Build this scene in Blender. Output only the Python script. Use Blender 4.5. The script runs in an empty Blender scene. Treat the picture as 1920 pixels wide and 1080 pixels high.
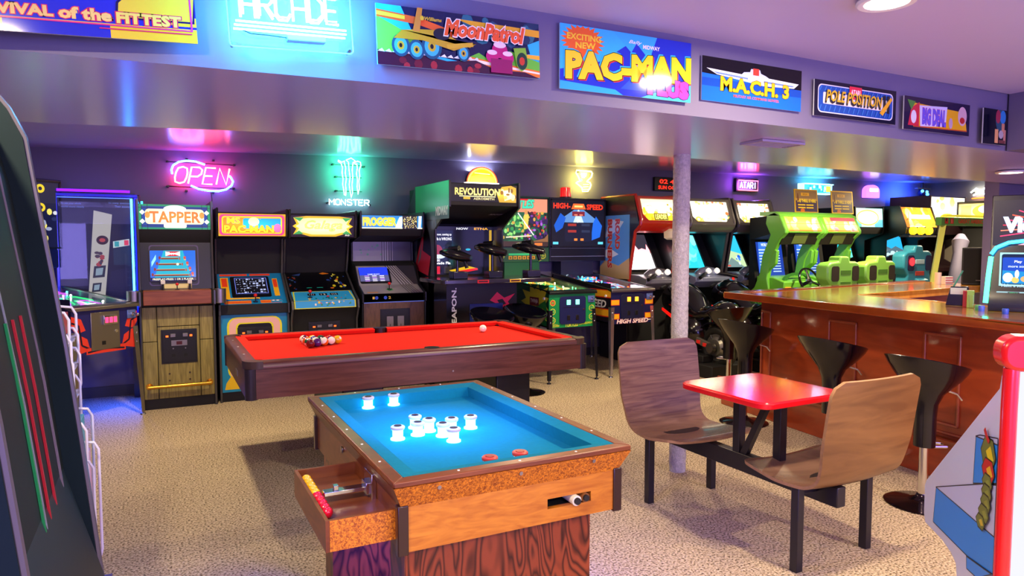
import bpy, bmesh, math, random
from mathutils import Vector, Matrix
from math import pi, sin, cos, radians as rad
random.seed(3)
sc = bpy.context.scene
col = sc.collection

# ---------------------------------------------------------------- camera, world, exposure
cam = bpy.data.cameras.new('camera')
cam.sensor_width = 36
cam.lens = 1300 / 1920 * 36
cam.clip_start = .02
camo = bpy.data.objects.new('camera', cam)
col.objects.link(camo)
camo.location = (0, 0, 1.45)
camo.rotation_euler = (pi / 2 - math.atan(83 / 1300), 0, -rad(27.1))
sc.camera = camo
sc.view_settings.view_transform = 'Standard'
sc.view_settings.look = 'None'
sc.view_settings.gamma = 1
sc.view_settings.use_curve_mapping = False
sc.view_settings.exposure = 0.75
world = bpy.data.worlds.new('world')
sc.world = world
world.use_nodes = True
world.node_tree.nodes['Background'].inputs[0].default_value = (.36, .29, 1.0, 1)
world.node_tree.nodes['Background'].inputs[1].default_value = 1.25


def area(name, loc, size, power, colr, rot=(0, 0, 0), sy=None, spread=180):
    l = bpy.data.lights.new(name, 'AREA')
    l.energy = power
    l.color = colr
    l.shape = 'DISK' if sy is None else 'RECTANGLE'
    l.size = size
    if sy: l.size_y = sy
    l.spread = rad(spread)
    o = bpy.data.objects.new(name, l)
    o.location = loc
    o.rotation_euler = rot
    col.objects.link(o)
    return o


WARM = (1, .80, .50)
# recessed ceiling lamps (only those in view have housings)
LAMPS = [(2.35, 1.65, 2.318, 24), (-.55, 1.1, 2.318, 34), (.9, -1.2, 2.318, 60), (3.6, -.6, 2.318, 60), (5.75, 2.98, 1.992, 16),
         (.2, 5.3, 2.36, 22), (2.6, 4.9, 2.38, 14), (4.1, 5.0, 2.40, 20), (7.2, 5.0, 2.42, 34), (10.4, 5.6, 2.44, 60), (7.6, 1.4, 2.3, 40)]
for i, (x, y, z, p) in enumerate(LAMPS):
    area('ceiling_lamp_light', (x, y, z - .012), .13, p * 1.2, WARM)


# unseen purple fill lights added behind the camera, standing in for machine glow
area('rear_fill_light', (-1.2, -2.6, 1.3), 2.2, 62, (.30, .25, 1), (rad(105), 0, rad(-12)), 1.2)
area('rear_fill_light', (3.6, -2.6, 1.3), 2.2, 58, (.42, .28, 1), (rad(105), 0, rad(5)), 1.2)


# ---------------------------------------------------------------- materials
def hx(s):
    s = s.lstrip('#')
    r = []
    for i in (0, 2, 4):
        c = int(s[i:i + 2], 16) / 255
        r.append(c / 12.92 if c <= .04045 else ((c + .055) / 1.055) ** 2.4)
    return tuple(r)


MC = {}


def node(nt, t, **kw):
    n = nt.nodes.new(t)
    for k, v in kw.items():
        if k in n.inputs: n.inputs[k].default_value = v
        else: setattr(n, k, v)
    return n


def M(c, r=.5, m=0., e=0., coat=0., var=0., vs=8., bump=0., bs=60., alpha=1., trans=0., spec=.5):
    key = (c, r, m, e, coat, var, vs, bump, bs, alpha, trans, spec)
    if key in MC: return MC[key]
    ma = bpy.data.materials.new('mat_%d' % len(MC))
    MC[key] = ma
    ma.use_nodes = True
    nt = ma.node_tree
    b = nt.nodes['Principled BSDF']
    lc = hx(c) + (1,)
    b.inputs['Base Color'].default_value = lc
    b.inputs['Roughness'].default_value = r
    b.inputs['Metallic'].default_value = m
    b.inputs['Coat Weight'].default_value = coat
    b.inputs['Coat Roughness'].default_value = .08
    b.inputs['Alpha'].default_value = alpha
    b.inputs['Transmission Weight'].default_value = trans
    b.inputs['Specular IOR Level'].default_value = spec
    if e:
        b.inputs['Emission Color'].default_value = lc
        b.inputs['Emission Strength'].default_value = e
    if var or bump:
        tc = node(nt, 'ShaderNodeTexCoord')
        if var:
            n = node(nt, 'ShaderNodeTexNoise', Scale=vs, Detail=5.)
            nt.links.new(tc.outputs['Object'], n.inputs['Vector'])
            mx = node(nt, 'ShaderNodeMix', data_type='RGBA')
            mx.inputs[6].default_value = tuple(x * (1 - var) for x in lc[:3]) + (1,)
            mx.inputs[7].default_value = tuple(min(1, x * (1 + var)) for x in lc[:3]) + (1,)
            nt.links.new(n.outputs['Fac'], mx.inputs[0])
            nt.links.new(mx.outputs[2], b.inputs['Base Color'])
        if bump:
            n2 = node(nt, 'ShaderNodeTexNoise', Scale=bs, Detail=3.)
            nt.links.new(tc.outputs['Object'], n2.inputs['Vector'])
            bp = node(nt, 'ShaderNodeBump', Strength=bump, Distance=.01)
            nt.links.new(n2.outputs['Fac'], bp.inputs['Height'])
            nt.links.new(bp.outputs['Normal'], b.inputs['Normal'])
    return ma


def wood(name, c1, c2, r=.35, stretch=(1, 1, 1), sc_=6., dist=3., coat=0., bands=True, contrast=(.3, .7), bd='DIAGONAL'):
    ma = bpy.data.materials.new(name)
    ma.use_nodes = True
    nt = ma.node_tree
    b = nt.nodes['Principled BSDF']
    b.inputs['Roughness'].default_value = r
    b.inputs['Coat Weight'].default_value = coat
    b.inputs['Coat Roughness'].default_value = .1
    tc = node(nt, 'ShaderNodeTexCoord')
    mp = node(nt, 'ShaderNodeMapping')
    mp.inputs['Scale'].default_value = stretch
    nt.links.new(tc.outputs['Object'], mp.inputs[0])
    if bands:
        w = node(nt, 'ShaderNodeTexWave', Scale=sc_, Distortion=dist, Detail=3.)
        w.inputs['Detail Scale'].default_value = 1.2
        w.bands_direction = bd
        fac = w.outputs['Fac']
        nt.links.new(mp.outputs[0], w.inputs[0])
    else:
        w = node(nt, 'ShaderNodeTexNoise', Scale=sc_, Detail=6., Distortion=dist)
        fac = w.outputs['Fac']
        nt.links.new(mp.outputs[0], w.inputs[0])
    cr = node(nt, 'ShaderNodeValToRGB')
    cr.color_ramp.elements[0].position = contrast[0]
    cr.color_ramp.elements[1].position = contrast[1]
    cr.color_ramp.elements[0].color = hx(c1) + (1,)
    cr.color_ramp.elements[1].color = hx(c2) + (1,)
    nt.links.new(fac, cr.inputs[0])
    nt.links.new(cr.outputs[0], b.inputs['Base Color'])
    return ma


def fir():
    ma = bpy.data.materials.new('red_stained_fir'); ma.use_nodes = True
    nt = ma.node_tree; b = nt.nodes['Principled BSDF']; b.inputs['Roughness'].default_value = .35
    tc = node(nt, 'ShaderNodeTexCoord'); mp = node(nt, 'ShaderNodeMapping'); mp.inputs['Scale'].default_value = (5.5, 3, 1.3)
    n = node(nt, 'ShaderNodeTexNoise', Scale=1.3, Detail=2.5, Distortion=.4)
    mu = node(nt, 'ShaderNodeMath', operation='MULTIPLY'); mu.inputs[1].default_value = 16
    pi_ = node(nt, 'ShaderNodeMath', operation='PINGPONG'); pi_.inputs[1].default_value = .5
    cr = node(nt, 'ShaderNodeValToRGB'); e = cr.color_ramp.elements
    e[0].position = .02; e[0].color = hx('#3a0f08') + (1,); e[1].position = .36; e[1].color = hx('#8a3c20') + (1,)
    nt.links.new(tc.outputs['Object'], mp.inputs[0]); nt.links.new(mp.outputs[0], n.inputs['Vector']); nt.links.new(n.outputs['Fac'], mu.inputs[0])
    nt.links.new(mu.outputs[0], pi_.inputs[0]); nt.links.new(pi_.outputs[0], cr.inputs[0]); nt.links.new(cr.outputs[0], b.inputs['Base Color'])
    return ma


def artmat(name, strength=0., hot=0., rough=.3, tube=.5):
    """printed artwork: colour from the face colours; lit panels have a lamp tube behind them."""
    if name in bpy.data.materials: return bpy.data.materials[name]
    ma = bpy.data.materials.new(name)
    ma.use_nodes = True
    nt = ma.node_tree
    b = nt.nodes['Principled BSDF']
    a = node(nt, 'ShaderNodeAttribute', attribute_name='Col')
    b.inputs['Roughness'].default_value = rough
    if strength:
        nt.links.new(a.outputs['Color'], b.inputs['Emission Color'])
        b.inputs['Base Color'].default_value = (.01, .01, .012, 1)
        b.inputs['Emission Strength'].default_value = strength
        if hot:
            tc = node(nt, 'ShaderNodeTexCoord')
            mp = node(nt, 'ShaderNodeMapping')
            mp.inputs['Location'].default_value = (-.5, -tube, 0)
            mp2 = node(nt, 'ShaderNodeMapping')
            mp2.inputs['Scale'].default_value = (1.5, 2.2, 0)
            gr = node(nt, 'ShaderNodeVectorMath', operation='LENGTH')
            nt.links.new(tc.outputs['Generated'], mp.inputs[0])
            nt.links.new(mp.outputs[0], mp2.inputs[0])
            nt.links.new(mp2.outputs[0], gr.inputs[0])
            mr = node(nt, 'ShaderNodeMapRange')
            mr.interpolation_type = 'SMOOTHSTEP'
            mr.inputs[1].default_value = 0
            mr.inputs[2].default_value = 1
            mr.inputs[3].default_value = strength * hot
            mr.inputs[4].default_value = strength
            nt.links.new(gr.outputs['Value'], mr.inputs[0])
            nt.links.new(mr.outputs[0], b.inputs['Emission Strength'])
    else:
        nt.links.new(a.outputs['Color'], b.inputs['Base Color'])
    return ma


BLACK = M('#0b0b10', .38)
BLACKG = M('#06060c', .12, coat=.6)
MATTE = M('#08080c', .7)
CHROME = M('#d8d8dc', .12, 1)
STEEL = M('#9a968e', .32, 1)
BRASS = M('#d8a63c', .25, 1)
DGREY = M('#2a2a30', .5)
RED = M('#d01818', .3)
WHITE = M('#e8e6e4', .4)
GOLD = M('#d9b020', .4)
RUBBER = M('#0a0a0a', .6)
PRINT = artmat('printed_art')
LIT = artmat('backlit_art', .75, 2.0)
LITS = artmat('backlit_art_soft', .8)
LITH = artmat('backlit_art_bright', 1.3, 3.)
SCREEN = artmat('crt_picture', .9, 0, .08)
SCREENB = artmat('crt_picture_bright', 2.2, 0, .08)


# ---------------------------------------------------------------- mesh helpers
class MB:
    def __init__(s):
        s.v = []; s.f = []; s.m = []

    def add(s, vs, fs, mi=0):
        b = len(s.v)
        s.v += [tuple(v) for v in vs]
        s.f += [tuple(b + i for i in f) for f in fs]
        s.m += [mi] * len(fs)
        return s

    def box(s, x0, y0, z0, x1, y1, z1, mi=0):
        x0, x1 = sorted((x0, x1)); y0, y1 = sorted((y0, y1)); z0, z1 = sorted((z0, z1))
        return s.add([(x0, y0, z0), (x1, y0, z0), (x1, y1, z0), (x0, y1, z0), (x0, y0, z1), (x1, y0, z1), (x1, y1, z1), (x0, y1, z1)],
                     [(0, 3, 2, 1), (4, 5, 6, 7), (0, 1, 5, 4), (1, 2, 6, 5), (2, 3, 7, 6), (3, 0, 4, 7)], mi)

    def prism(s, poly, a0, a1, ax='x', mi=0):
        n = len(poly)
        f = {'x': lambda p, a: (a, p[0], p[1]), 'y': lambda p, a: (p[0], a, p[1]), 'z': lambda p, a: (p[0], p[1], a)}[ax]
        vs = [f(p, a0) for p in poly] + [f(p, a1) for p in poly]
        fs = [tuple(range(n)), tuple(range(2 * n - 1, n - 1, -1))] + [(i, n + i, n + (i + 1) % n, (i + 1) % n) for i in range(n)]
        return s.add(vs, fs, mi)

    def ring(s, rings, closed=False, caps=True, mi=0):
        n = len(rings[0])
        vs = [p for r in rings for p in r]
        fs = []
        k = len(rings)
        for j in range(k if closed else k - 1):
            for i in range(n):
                a = j * n + i; b_ = j * n + (i + 1) % n
                c = ((j + 1) % k) * n + (i + 1) % n; d = ((j + 1) % k) * n + i
                fs.append((a, b_, c, d))
        if caps and not closed:
            fs += [tuple(range(n - 1, -1, -1)), tuple(range((k - 1) * n, k * n))]
        return s.add(vs, fs, mi)

    def tube(s, pts, r, n=8, closed=False, mi=0):
        pts = [Vector(p) for p in pts]
        rs = r if isinstance(r, (list, tuple)) else [r] * len(pts)
        rings = []
        k = len(pts)
        up = None
        for i, p in enumerate(pts):
            a = pts[(i - 1) % k] if (closed or i > 0) else p
            b = pts[(i + 1) % k] if (closed or i < k - 1) else p
            d = (b - a)
            d = d.normalized() if d.length > 1e-9 else Vector((0, 0, 1))
            if up is None:
                up = Vector((0, 0, 1)) if abs(d.z) < .9 else Vector((0, 1, 0))
            x = d.cross(up)
            if x.length < 1e-4:
                x = d.cross(Vector((1, .2, 0)))
            x.normalize(); y = x.cross(d).normalized()
            up = y
            rings.append([p + rs[i] * (cos(2 * pi * j / n) * x + sin(2 * pi * j / n) * y) for j in range(n)])
        return s.ring(rings, closed, True, mi)

    def cyl(s, p0, p1, r0, r1=None, n=16, mi=0):
        return s.tube([p0, p1], [r0, r0 if r1 is None else r1], n, mi=mi)

    def lathe(s, prof, c=(0, 0, 0), n=20, mi=0, sx=1, sy=1):
        return s.ring([[(c[0] + sx * r * cos(2 * pi * j / n), c[1] + sy * r * sin(2 * pi * j / n), c[2] + z) for j in range(n)] for r, z in prof], mi=mi)

    def ball(s, c, r, n=16, mi=0, sz=1):
        return s.lathe([(max(1e-4, r * sin(pi * k / (n // 2))), -r * cos(pi * k / (n // 2)) * sz) for k in range(n // 2 + 1)], c, n, mi)

    def xf(s, mat):
        s.v = [tuple(mat @ Vector(v)) for v in s.v]
        return s

    def build(s, name, mats, parent=None, bevel=0, seg=2, mat=None, ang=35):
        me = bpy.data.meshes.new(name)
        me.from_pydata(s.v, [], s.f)
        for m_ in (mats if isinstance(mats, (list, tuple)) else [mats]): me.materials.append(m_)
        me.polygons.foreach_set('material_index', s.m)
        bm = bmesh.new(); bm.from_mesh(me); bmesh.ops.recalc_face_normals(bm, faces=bm.faces); bm.to_mesh(me); bm.free()
        me.shade_smooth(); me.set_sharp_from_angle(angle=rad(ang))
        o = bpy.data.objects.new(name, me)
        col.objects.link(o)
        if parent: o.parent = parent
        if mat is not None: o.matrix_local = mat
        if bevel:
            b = o.modifiers.new('bevel', 'BEVEL'); b.width = bevel; b.segments = seg; b.limit_method = 'ANGLE'; b.angle_limit = rad(40)
        return o


def tag(o, label=None, cat=None, group=None, kind=None):
    if label: o['label'] = label
    if cat: o['category'] = cat
    if group: o['group'] = group
    if kind: o['kind'] = kind
    return o


def root(name, label, cat, loc=(0, 0, 0), rz=0, group=None):
    o = bpy.data.objects.new(name, None)
    o.empty_display_size = .1
    col.objects.link(o)
    o.location = loc; o.rotation_euler = (0, 0, rad(rz))
    return tag(o, label, cat, group)


def copy_tree(o, label=None, loc=None, rz=None, parent=None):
    c = o.copy(); col.objects.link(c)
    if parent:
        c.parent = parent
    for ch in list(o.children): copy_tree(ch, parent=c)
    if label: c['label'] = label
    if loc: c.location = loc
    if rz is not None: c.rotation_euler = (0, 0, rad(rz))
    return c


TC = {}


def textmesh(s, off, shear):
    k = (s, off, shear)
    if k in TC: return TC[k]
    cu = bpy.data.curves.new('t', 'FONT')
    cu.body = s; cu.resolution_u = 2; cu.offset = off; cu.shear = shear
    cu.fill_mode = 'FRONT'
    o = bpy.data.objects.new('t', cu)
    col.objects.link(o)
    bpy.context.view_layer.update()
    me = bpy.data.meshes.new_from_object(o.evaluated_get(bpy.context.evaluated_depsgraph_get()))
    vs = [tuple(v.co) for v in me.vertices]; fs = [tuple(p.vertices) for p in me.polygons]
    bpy.data.objects.remove(o); bpy.data.curves.remove(cu); bpy.data.meshes.remove(me)
    TC[k] = (vs, fs)
    return TC[k]


class Art:
    """flat artwork in units 0..U by 0..V on a w by h metre sheet"""
    def __init__(s, w, h, U=100., bg=None, V=None):
        s.w, s.h, s.U = w, h, U
        s.V = V or U * h / w
        s.v = []; s.f = []; s.c = []; s.z = 0
        if bg: s.rect(0, 0, s.U, s.V, bg)

    def raw(s, vs, fs, c):
        b = len(s.v)
        s.z += .00012
        s.v += [(x / s.U * s.w, y / s.V * s.h, s.z) for x, y in vs]
        s.f += [tuple(b + i for i in f) for f in fs]
        s.c += [hx(c)] * len(fs)
        return s

    def poly(s, pts, c): return s.raw(pts, [tuple(range(len(pts)))], c)

    def rect(s, a, b, c_, d, c): return s.poly([(a, b), (c_, b), (c_, d), (a, d)], c)

    def rrect(s, a, b, c_, d, r, c):
        p = []
        for cx, cy, st in ((c_ - r, b + r, -90), (c_ - r, d - r, 0), (a + r, d - r, 90), (a + r, b + r, 180)):
            p += [(cx + r * cos(rad(st + k * 22.5)), cy + r * sin(rad(st + k * 22.5))) for k in range(5)]
        return s.poly(p, c)

    def ell(s, cx, cy, rx, ry, c, n=24): return s.poly([(cx + rx * cos(2 * pi * k / n), cy + ry * sin(2 * pi * k / n)) for k in range(n)], c)

    def star(s, cx, cy, rx, ry, c, n=14, q=.65, rnd=0):
        return s.poly([(cx + (1 if k % 2 else q) * rx * cos(pi * k / n) * (1 + rnd * random.uniform(-1, 1)), cy + (1 if k % 2 else q) * ry * sin(pi * k / n)) for k in range(2 * n)], c)

    def line(s, pts, wd, c):
        for (x0, y0), (x1, y1) in zip(pts, pts[1:]):
            L = math.hypot(x1 - x0, y1 - y0) or 1
            nx, ny = -(y1 - y0) / L * wd / 2, (x1 - x0) / L * wd / 2
            s.poly([(x0 + nx, y0 + ny), (x0 - nx, y0 - ny), (x1 - nx, y1 - ny), (x1 + nx, y1 + ny)], c)
        return s

    def text(s, t, a, b, c_, d, c, bold=.02, shear=0, slope=0, out=None, oc='#000000', sh=None):
        """fit text t into the box (a,b)-(c_,d)"""
        vs, fs = textmesh(t, 0., shear)
        x0 = min(v[0] for v in vs); x1 = max(v[0] for v in vs); y0 = min(v[1] for v in vs); y1 = max(v[1] for v in vs)

        def mp(V_, dx=0, dy=0): return [(a + (x - x0) / (x1 - x0) * (c_ - a) + dx, b + (y - y0) / (y1 - y0) * (d - b) + slope * ((x - x0) / (x1 - x0) * (c_ - a)) + dy) for x, y, _ in V_]
        if sh:
            V2, F2 = textmesh(t, bold, shear); s.raw(mp(V2, sh[0], sh[1]), F2, sh[2])
        if out:
            V2, F2 = textmesh(t, bold + out, shear); s.raw(mp(V2), F2, oc)
        V2, F2 = textmesh(t, bold, shear)
        return s.raw(mp(V2), F2, c)

    def blobs(s, n, box, cols, r=(1, 4)):
        for _ in range(n):
            s.ell(random.uniform(box[0], box[2]), random.uniform(box[1], box[3]), random.uniform(*r), random.uniform(*r), random.choice(cols), 8)
        return s

    def build(s, name, mat, parent=None, M4=None):
        me = bpy.data.meshes.new(name)
        s.v = [(min(max(x, 0), s.w), min(max(y, 0), s.h), z) for x, y, z in s.v]
        me.from_pydata(s.v, [], s.f)
        at = me.color_attributes.new('Col', 'FLOAT_COLOR', 'CORNER')
        dat = []
        for f, c in zip(s.f, s.c): dat += (list(c) + [1.]) * len(f)
        at.data.foreach_set('color', dat)
        me.materials.append(mat)
        o = bpy.data.objects.new(name, me)
        col.objects.link(o)
        if parent: o.parent = parent
        if M4 is not None: o.matrix_local = M4
        return o


def face(x, p0, off=.0015, p1=None, ang=None):
    """matrix of a sheet whose lower left corner is (x, p0) facing -Y, leaning along p0->p1 (y,z)"""
    if p1 is not None: dy, dz = p1[0] - p0[0], p1[1] - p0[1]
    else: dy, dz = sin(rad(ang or 0)), cos(rad(ang or 0))
    L = math.hypot(dy, dz); dy /= L; dz /= L
    return Matrix(((1, 0, 0, x), (0, dy, -dz, p0[0] - dz * off), (0, dz, dy, p0[1] + dy * off), (0, 0, 0, 1)))


def place(M4, mb):
    return mb.xf(M4)


def sideface(x, y, z, left=True, off=.0015):
    """sheet on a side: left faces -X (its u runs from back to front), right faces +X"""
    if left: return Matrix(((0, 0, -1, x - off), (-1, 0, 0, y), (0, 1, 0, z), (0, 0, 0, 1)))
    return Matrix(((0, 0, 1, x + off), (1, 0, 0, y), (0, 1, 0, z), (0, 0, 0, 1)))


# ---------------------------------------------------------------- the room
def struct(name, mb, mats, bevel=0, parent=None):
    o = mb.build(name, mats, parent, bevel)
    if not parent: o['kind'] = 'structure'
    return o


def carpet():
    ma = bpy.data.materials.new('carpet')
    ma.use_nodes = True
    nt = ma.node_tree
    b = nt.nodes['Principled BSDF']
    b.inputs['Roughness'].default_value = 1.25
    b.inputs['Specular IOR Level'].default_value = .1
    tc = node(nt, 'ShaderNodeTexCoord')
    n = node(nt, 'ShaderNodeTexNoise', Scale=95., Detail=4.)
    n2 = node(nt, 'ShaderNodeTexNoise', Scale=2.2, Detail=2.)
    for k in (n, n2): nt.links.new(tc.outputs['Object'], k.inputs['Vector'])
    cr = node(nt, 'ShaderNodeValToRGB')
    e = cr.color_ramp.elements
    e[0].position = .36; e[0].color = hx('#5f5140') + (1,)
    e[1].position = .62; e[1].color = hx('#dac8a8') + (1,)
    x = cr.color_ramp.elements.new(.47); x.color = hx('#b6a283') + (1,)
    nt.links.new(n.outputs['Fac'], cr.inputs[0])
    mx = node(nt, 'ShaderNodeMix', data_type='RGBA', blend_type='MULTIPLY')
    mx.inputs[0].default_value = .35
    nt.links.new(cr.outputs[0], mx.inputs[6]); nt.links.new(n2.outputs['Color'], mx.inputs[7])
    nt.links.new(cr.outputs[0], b.inputs['Base Color'])
    bp = node(nt, 'ShaderNodeBump', Strength=.9, Distance=.012)
    nt.links.new(n.outputs['Fac'], bp.inputs['Height'])
    nt.links.new(bp.outputs['Normal'], b.inputs['Normal'])
    return ma


GREYWALL = M('#6a6480', .6, var=.06, vs=3)
CEIL = M('#b8ace2', .20, bump=.04, bs=4, spec=.8)  # lilac in both ceiling colours stands in for purple light in the room
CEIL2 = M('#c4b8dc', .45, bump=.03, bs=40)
struct('floor', MB().box(-2.2, -3, -.05, 13.2, 7.7, 0), carpet())
# alcove ceiling heights are bent to follow the lens bow along the back wall
xs = [-2.2, -1.12, .01, 2.27, 5.44, 8.38, 11.43, 13.2]
hs = [2.29, 2.309, 2.349, 2.405, 2.437, 2.461, 2.486, 2.49]
m = MB()
for i in range(len(xs) - 1):
    m.add([(xs[i], 3.6, hs[i]), (xs[i + 1], 3.6, hs[i + 1]), (xs[i + 1], 7.7, hs[i + 1]), (xs[i], 7.7, hs[i]),
           (xs[i], 3.6, hs[i] + .1), (xs[i + 1], 3.6, hs[i + 1] + .1), (xs[i + 1], 7.7, hs[i + 1] + .1), (xs[i], 7.7, hs[i] + .1)],
          [(0, 3, 2, 1), (4, 5, 6, 7), (0, 1, 5, 4), (2, 3, 7, 6)])
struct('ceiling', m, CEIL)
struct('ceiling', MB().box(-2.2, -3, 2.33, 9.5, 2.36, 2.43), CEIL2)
bx = [-2.2, -.4, .68, 2.01, 4.16, 9.5]
byf = [2.55, 2.445, 2.36, 2.345, 2.37, 2.40]
byb = [3.95, 3.82, 3.60, 3.50, 3.50, 3.7]
m = MB()
for i in range(5):
    a, b = i, i + 1
    m.add([(bx[a], byf[a], 2.0), (bx[b], byf[b], 2.0), (bx[b], byb[b], 2.0), (bx[a], byb[a], 2.0),
           (bx[a], byf[a], 2.5), (bx[b], byf[b], 2.5), (bx[b], byb[b], 2.5), (bx[a], byb[a], 2.5)],
          [(0, 3, 2, 1), (2, 3, 7, 6), (4, 5, 6, 7)])
    m.add([(bx[a], byf[a], 2.0), (bx[b], byf[b], 2.0), (bx[b], byf[b], 2.5), (bx[a], byf[a], 2.5)], [(0, 1, 2, 3)], 1)
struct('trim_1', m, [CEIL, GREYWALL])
bpy.data.objects['trim_1']['label'] = 'boxed-in beam across the room, grey face and glossy underside'
struct('wall_back', MB().box(-2.2, 7.55, 0, 13.2, 7.7, 2.6), GREYWALL)
struct('wall_left', MB().box(-2.3, -3, 0, -2.2, 7.7, 2.6), GREYWALL)
WARMLITWALL = M('#8d8378', .6, var=.05, vs=3)  # warm lamplight put into the wall colour
struct('wall_right', MB().box(12.0, 3.9, 0, 12.15, 7.55, 2.6), WARMLITWALL)
struct('wall_front_right', MB().box(7.0, 3.72, 0, 12.1, 3.85, 2.5), GREYWALL)
struct('wall_side_right', MB().box(9.5, -3, 0, 9.6, 3.72, 2.5), GREYWALL)
m = MB()
m.box(-2.2, 7.535, 0, 13.2, 7.55, .1)
struct('baseboard_back', m, M('#3a3744', .5))
# recessed lamps
for i, (x, y, z, p) in enumerate(LAMPS):
    if i in (0, 4):
        lab = ['round recessed ceiling light at the top of the picture above the bar stools', '', '', '', 'round recessed light in the beam above the jukebox'][i]
        r_ = root('ceiling_light', lab, 'ceiling light', (x, y, z - .004))
        MB().lathe([(.075, .006), (.1, .006), (.102, 0), (.095, -.008), (.075, -.006), (.075, .006)], (0, 0, 0), 28).build('trim_ring', WHITE, r_)
        MB().cyl((0, 0, .004), (0, 0, 0), .075, n=24).build('lamp_lens', M('#fff0d8', .4, e=9.), r_)
# vent on the beam underside
v = root('ceiling_vent', 'white rectangular air vent on the beam underside near the carpeted pole', 'vent', (3.0, 2.75, 1.998))
MB().box(-.16, -.08, -.012, .16, -.065, 0).box(-.16, .065, -.012, .16, .08, 0).box(-.16, -.065, -.012, -.145, .065, 0).box(.145, -.065, -.012, .16, .065, 0).build('frame', M('#a9a2b0', .4), v)
for k in range(6):
    MB().box(-.145, -.06 + k * .022, -.01, .145, -.052 + k * .022, -.002).build('slat', M('#a9a2b0', .4), v)
# carpeted pole
m = MB()
random.seed(7)
rings = []
for k in range(120):
    z = 2.0 * k / 119
    rings.append([((.052 + random.uniform(-.0025, .0025)) * cos(2 * pi * j / 44), (.052 + random.uniform(-.0025, .0025)) * sin(2 * pi * j / 44), z) for j in range(44)])
m.ring(rings)
o = m.build('support_pole', M('#c4c0b4', .95, var=.5, vs=55, bump=1, bs=160, spec=.1))
o.location = (2.93, 3.40, 0)
tag(o, 'floor to ceiling support pole wrapped in light grey carpet', 'pole')

# ---------------------------------------------------------------- woods
W_TABLE = wood('walnut_laminate', '#4a2620', '#6e4038', .30, (1.2, 1.2, 14), 2.2, 1.2, bands=False, contrast=(.3, .75))
W_BUMP = wood('varnished_oak', '#a85e14', '#c98125', .3, (3, 3, 14), 2., 2.5, coat=.4, bands=False, contrast=(.3, .7))
W_SIDE = wood('brown_varnish', '#5f2c17', '#7d4322', .35, (1, 3, 12), 2., 2., bands=False)
W_CHIP = wood('chipboard', '#8a3f0c', '#e08a1e', .4, (1, 1, 1), 150., 1., bands=False, contrast=(.38, .64))
W_FIR = fir()
W_CHAIR = wood('chair_laminate', '#563a34', '#866656', .26, (1, 1.5, 14), 2.4, 1.5, coat=.3, bands=False, contrast=(.28, .75))
W_CHAIRB = wood('chair_back_laminate', '#6e4a22', '#8a6230', .35, (.6, .6, 4), 3, 2., bands=False)
W_BAR = wood('cherry_bar_front', '#8a3214', '#a8431c', .28, (1, 1, 4), 1.5, 2.5, coat=.5, bands=False)
W_TOP = wood('honey_bar_top', '#c9791c', '#e09a34', .16, (3, .6, 1), 3., 2., coat=.7, bands=False)
W_RIM = wood('dark_bar_rim', '#7a2c0c', '#94400f', .2, (1, 1, 5), 2.5, 2., coat=.6, bands=False)


def rrpoly(x0, y0, x1, y1, r, n=6):
    p = []
    for cx, cy, st in ((x1 - r, y0 + r, -90), (x1 - r, y1 - r, 0), (x0 + r, y1 - r, 90), (x0 + r, y0 + r, 180)):
        p += [(cx + r * cos(rad(st + k * 90 / n)), cy + r * sin(rad(st + k * 90 / n))) for k in range(n + 1)]
    return p


# ---------------------------------------------------------------- bumper pool table
FELT = M('#0c7490', .9, var=.12, vs=60, spec=.1)
bt = root('bumper_pool_table', 'small wooden bumper pool table with blue-green cloth in the foreground', 'pool table', (0, 0, 0))
X0, X1, Y0, Y1 = .555, 1.35, 1.79, 3.0
m = MB()
# top frame of four mitred rails with flared outside
for (a, b, c, d) in (((X0, Y0), (X1, Y0), (X1 - .04, Y0 + .04), (X0 + .04, Y0 + .04)), ((X1, Y0), (X1, Y1), (X1 - .04, Y1 - .04), (X1 - .04, Y0 + .04)),
                     ((X1, Y1), (X0, Y1), (X0 + .04, Y1 - .04), (X1 - .04, Y1 - .04)), ((X0, Y1), (X0, Y0), (X0 + .04, Y0 + .04), (X0 + .04, Y1 - .04))):
    MB().add([(*a, .782), (*b, .782), (*c, .782), (*d, .782), (*a, .80), (*b, .80), (*c, .80), (*d, .80)],
             [(0, 3, 2, 1), (4, 5, 6, 7), (0, 1, 5, 4), (1, 2, 6, 5), (2, 3, 7, 6), (3, 0, 4, 7)]).build('top_rail', W_SIDE, bt, .004)
# skirts
def skirt(p, q, inx, iny, mt, name):
    (ax, ay), (bx_, by_) = p, q
    MB().add([(ax, ay, .782), (bx_, by_, .782), (bx_ + inx[1], by_ + iny[1], .718), (ax + inx[0], ay + iny[0], .718),
              (ax + .03 * (inx[0] > 0) - .03 * (inx[0] < 0), ay + .0, .782)], [(0, 1, 2, 3)]).build(name, mt, bt)
i_ = .03
m = MB().add([(X0, Y0, .782), (X1, Y0, .782), (X1 - i_, Y0 + i_, .715), (X0 + i_, Y0 + i_, .715), (X0 + .02, Y0 + .05, .782), (X1 - .02, Y0 + .05, .782), (X1 - .05, Y0 + .05, .715), (X0 + .05, Y0 + .05, .715)],
              [(0, 1, 2, 3), (4, 7, 6, 5), (0, 4, 5, 1), (3, 2, 6, 7), (0, 3, 7, 4), (1, 5, 6, 2)])
m.build('front_skirt', W_CHIP, bt)
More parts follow.
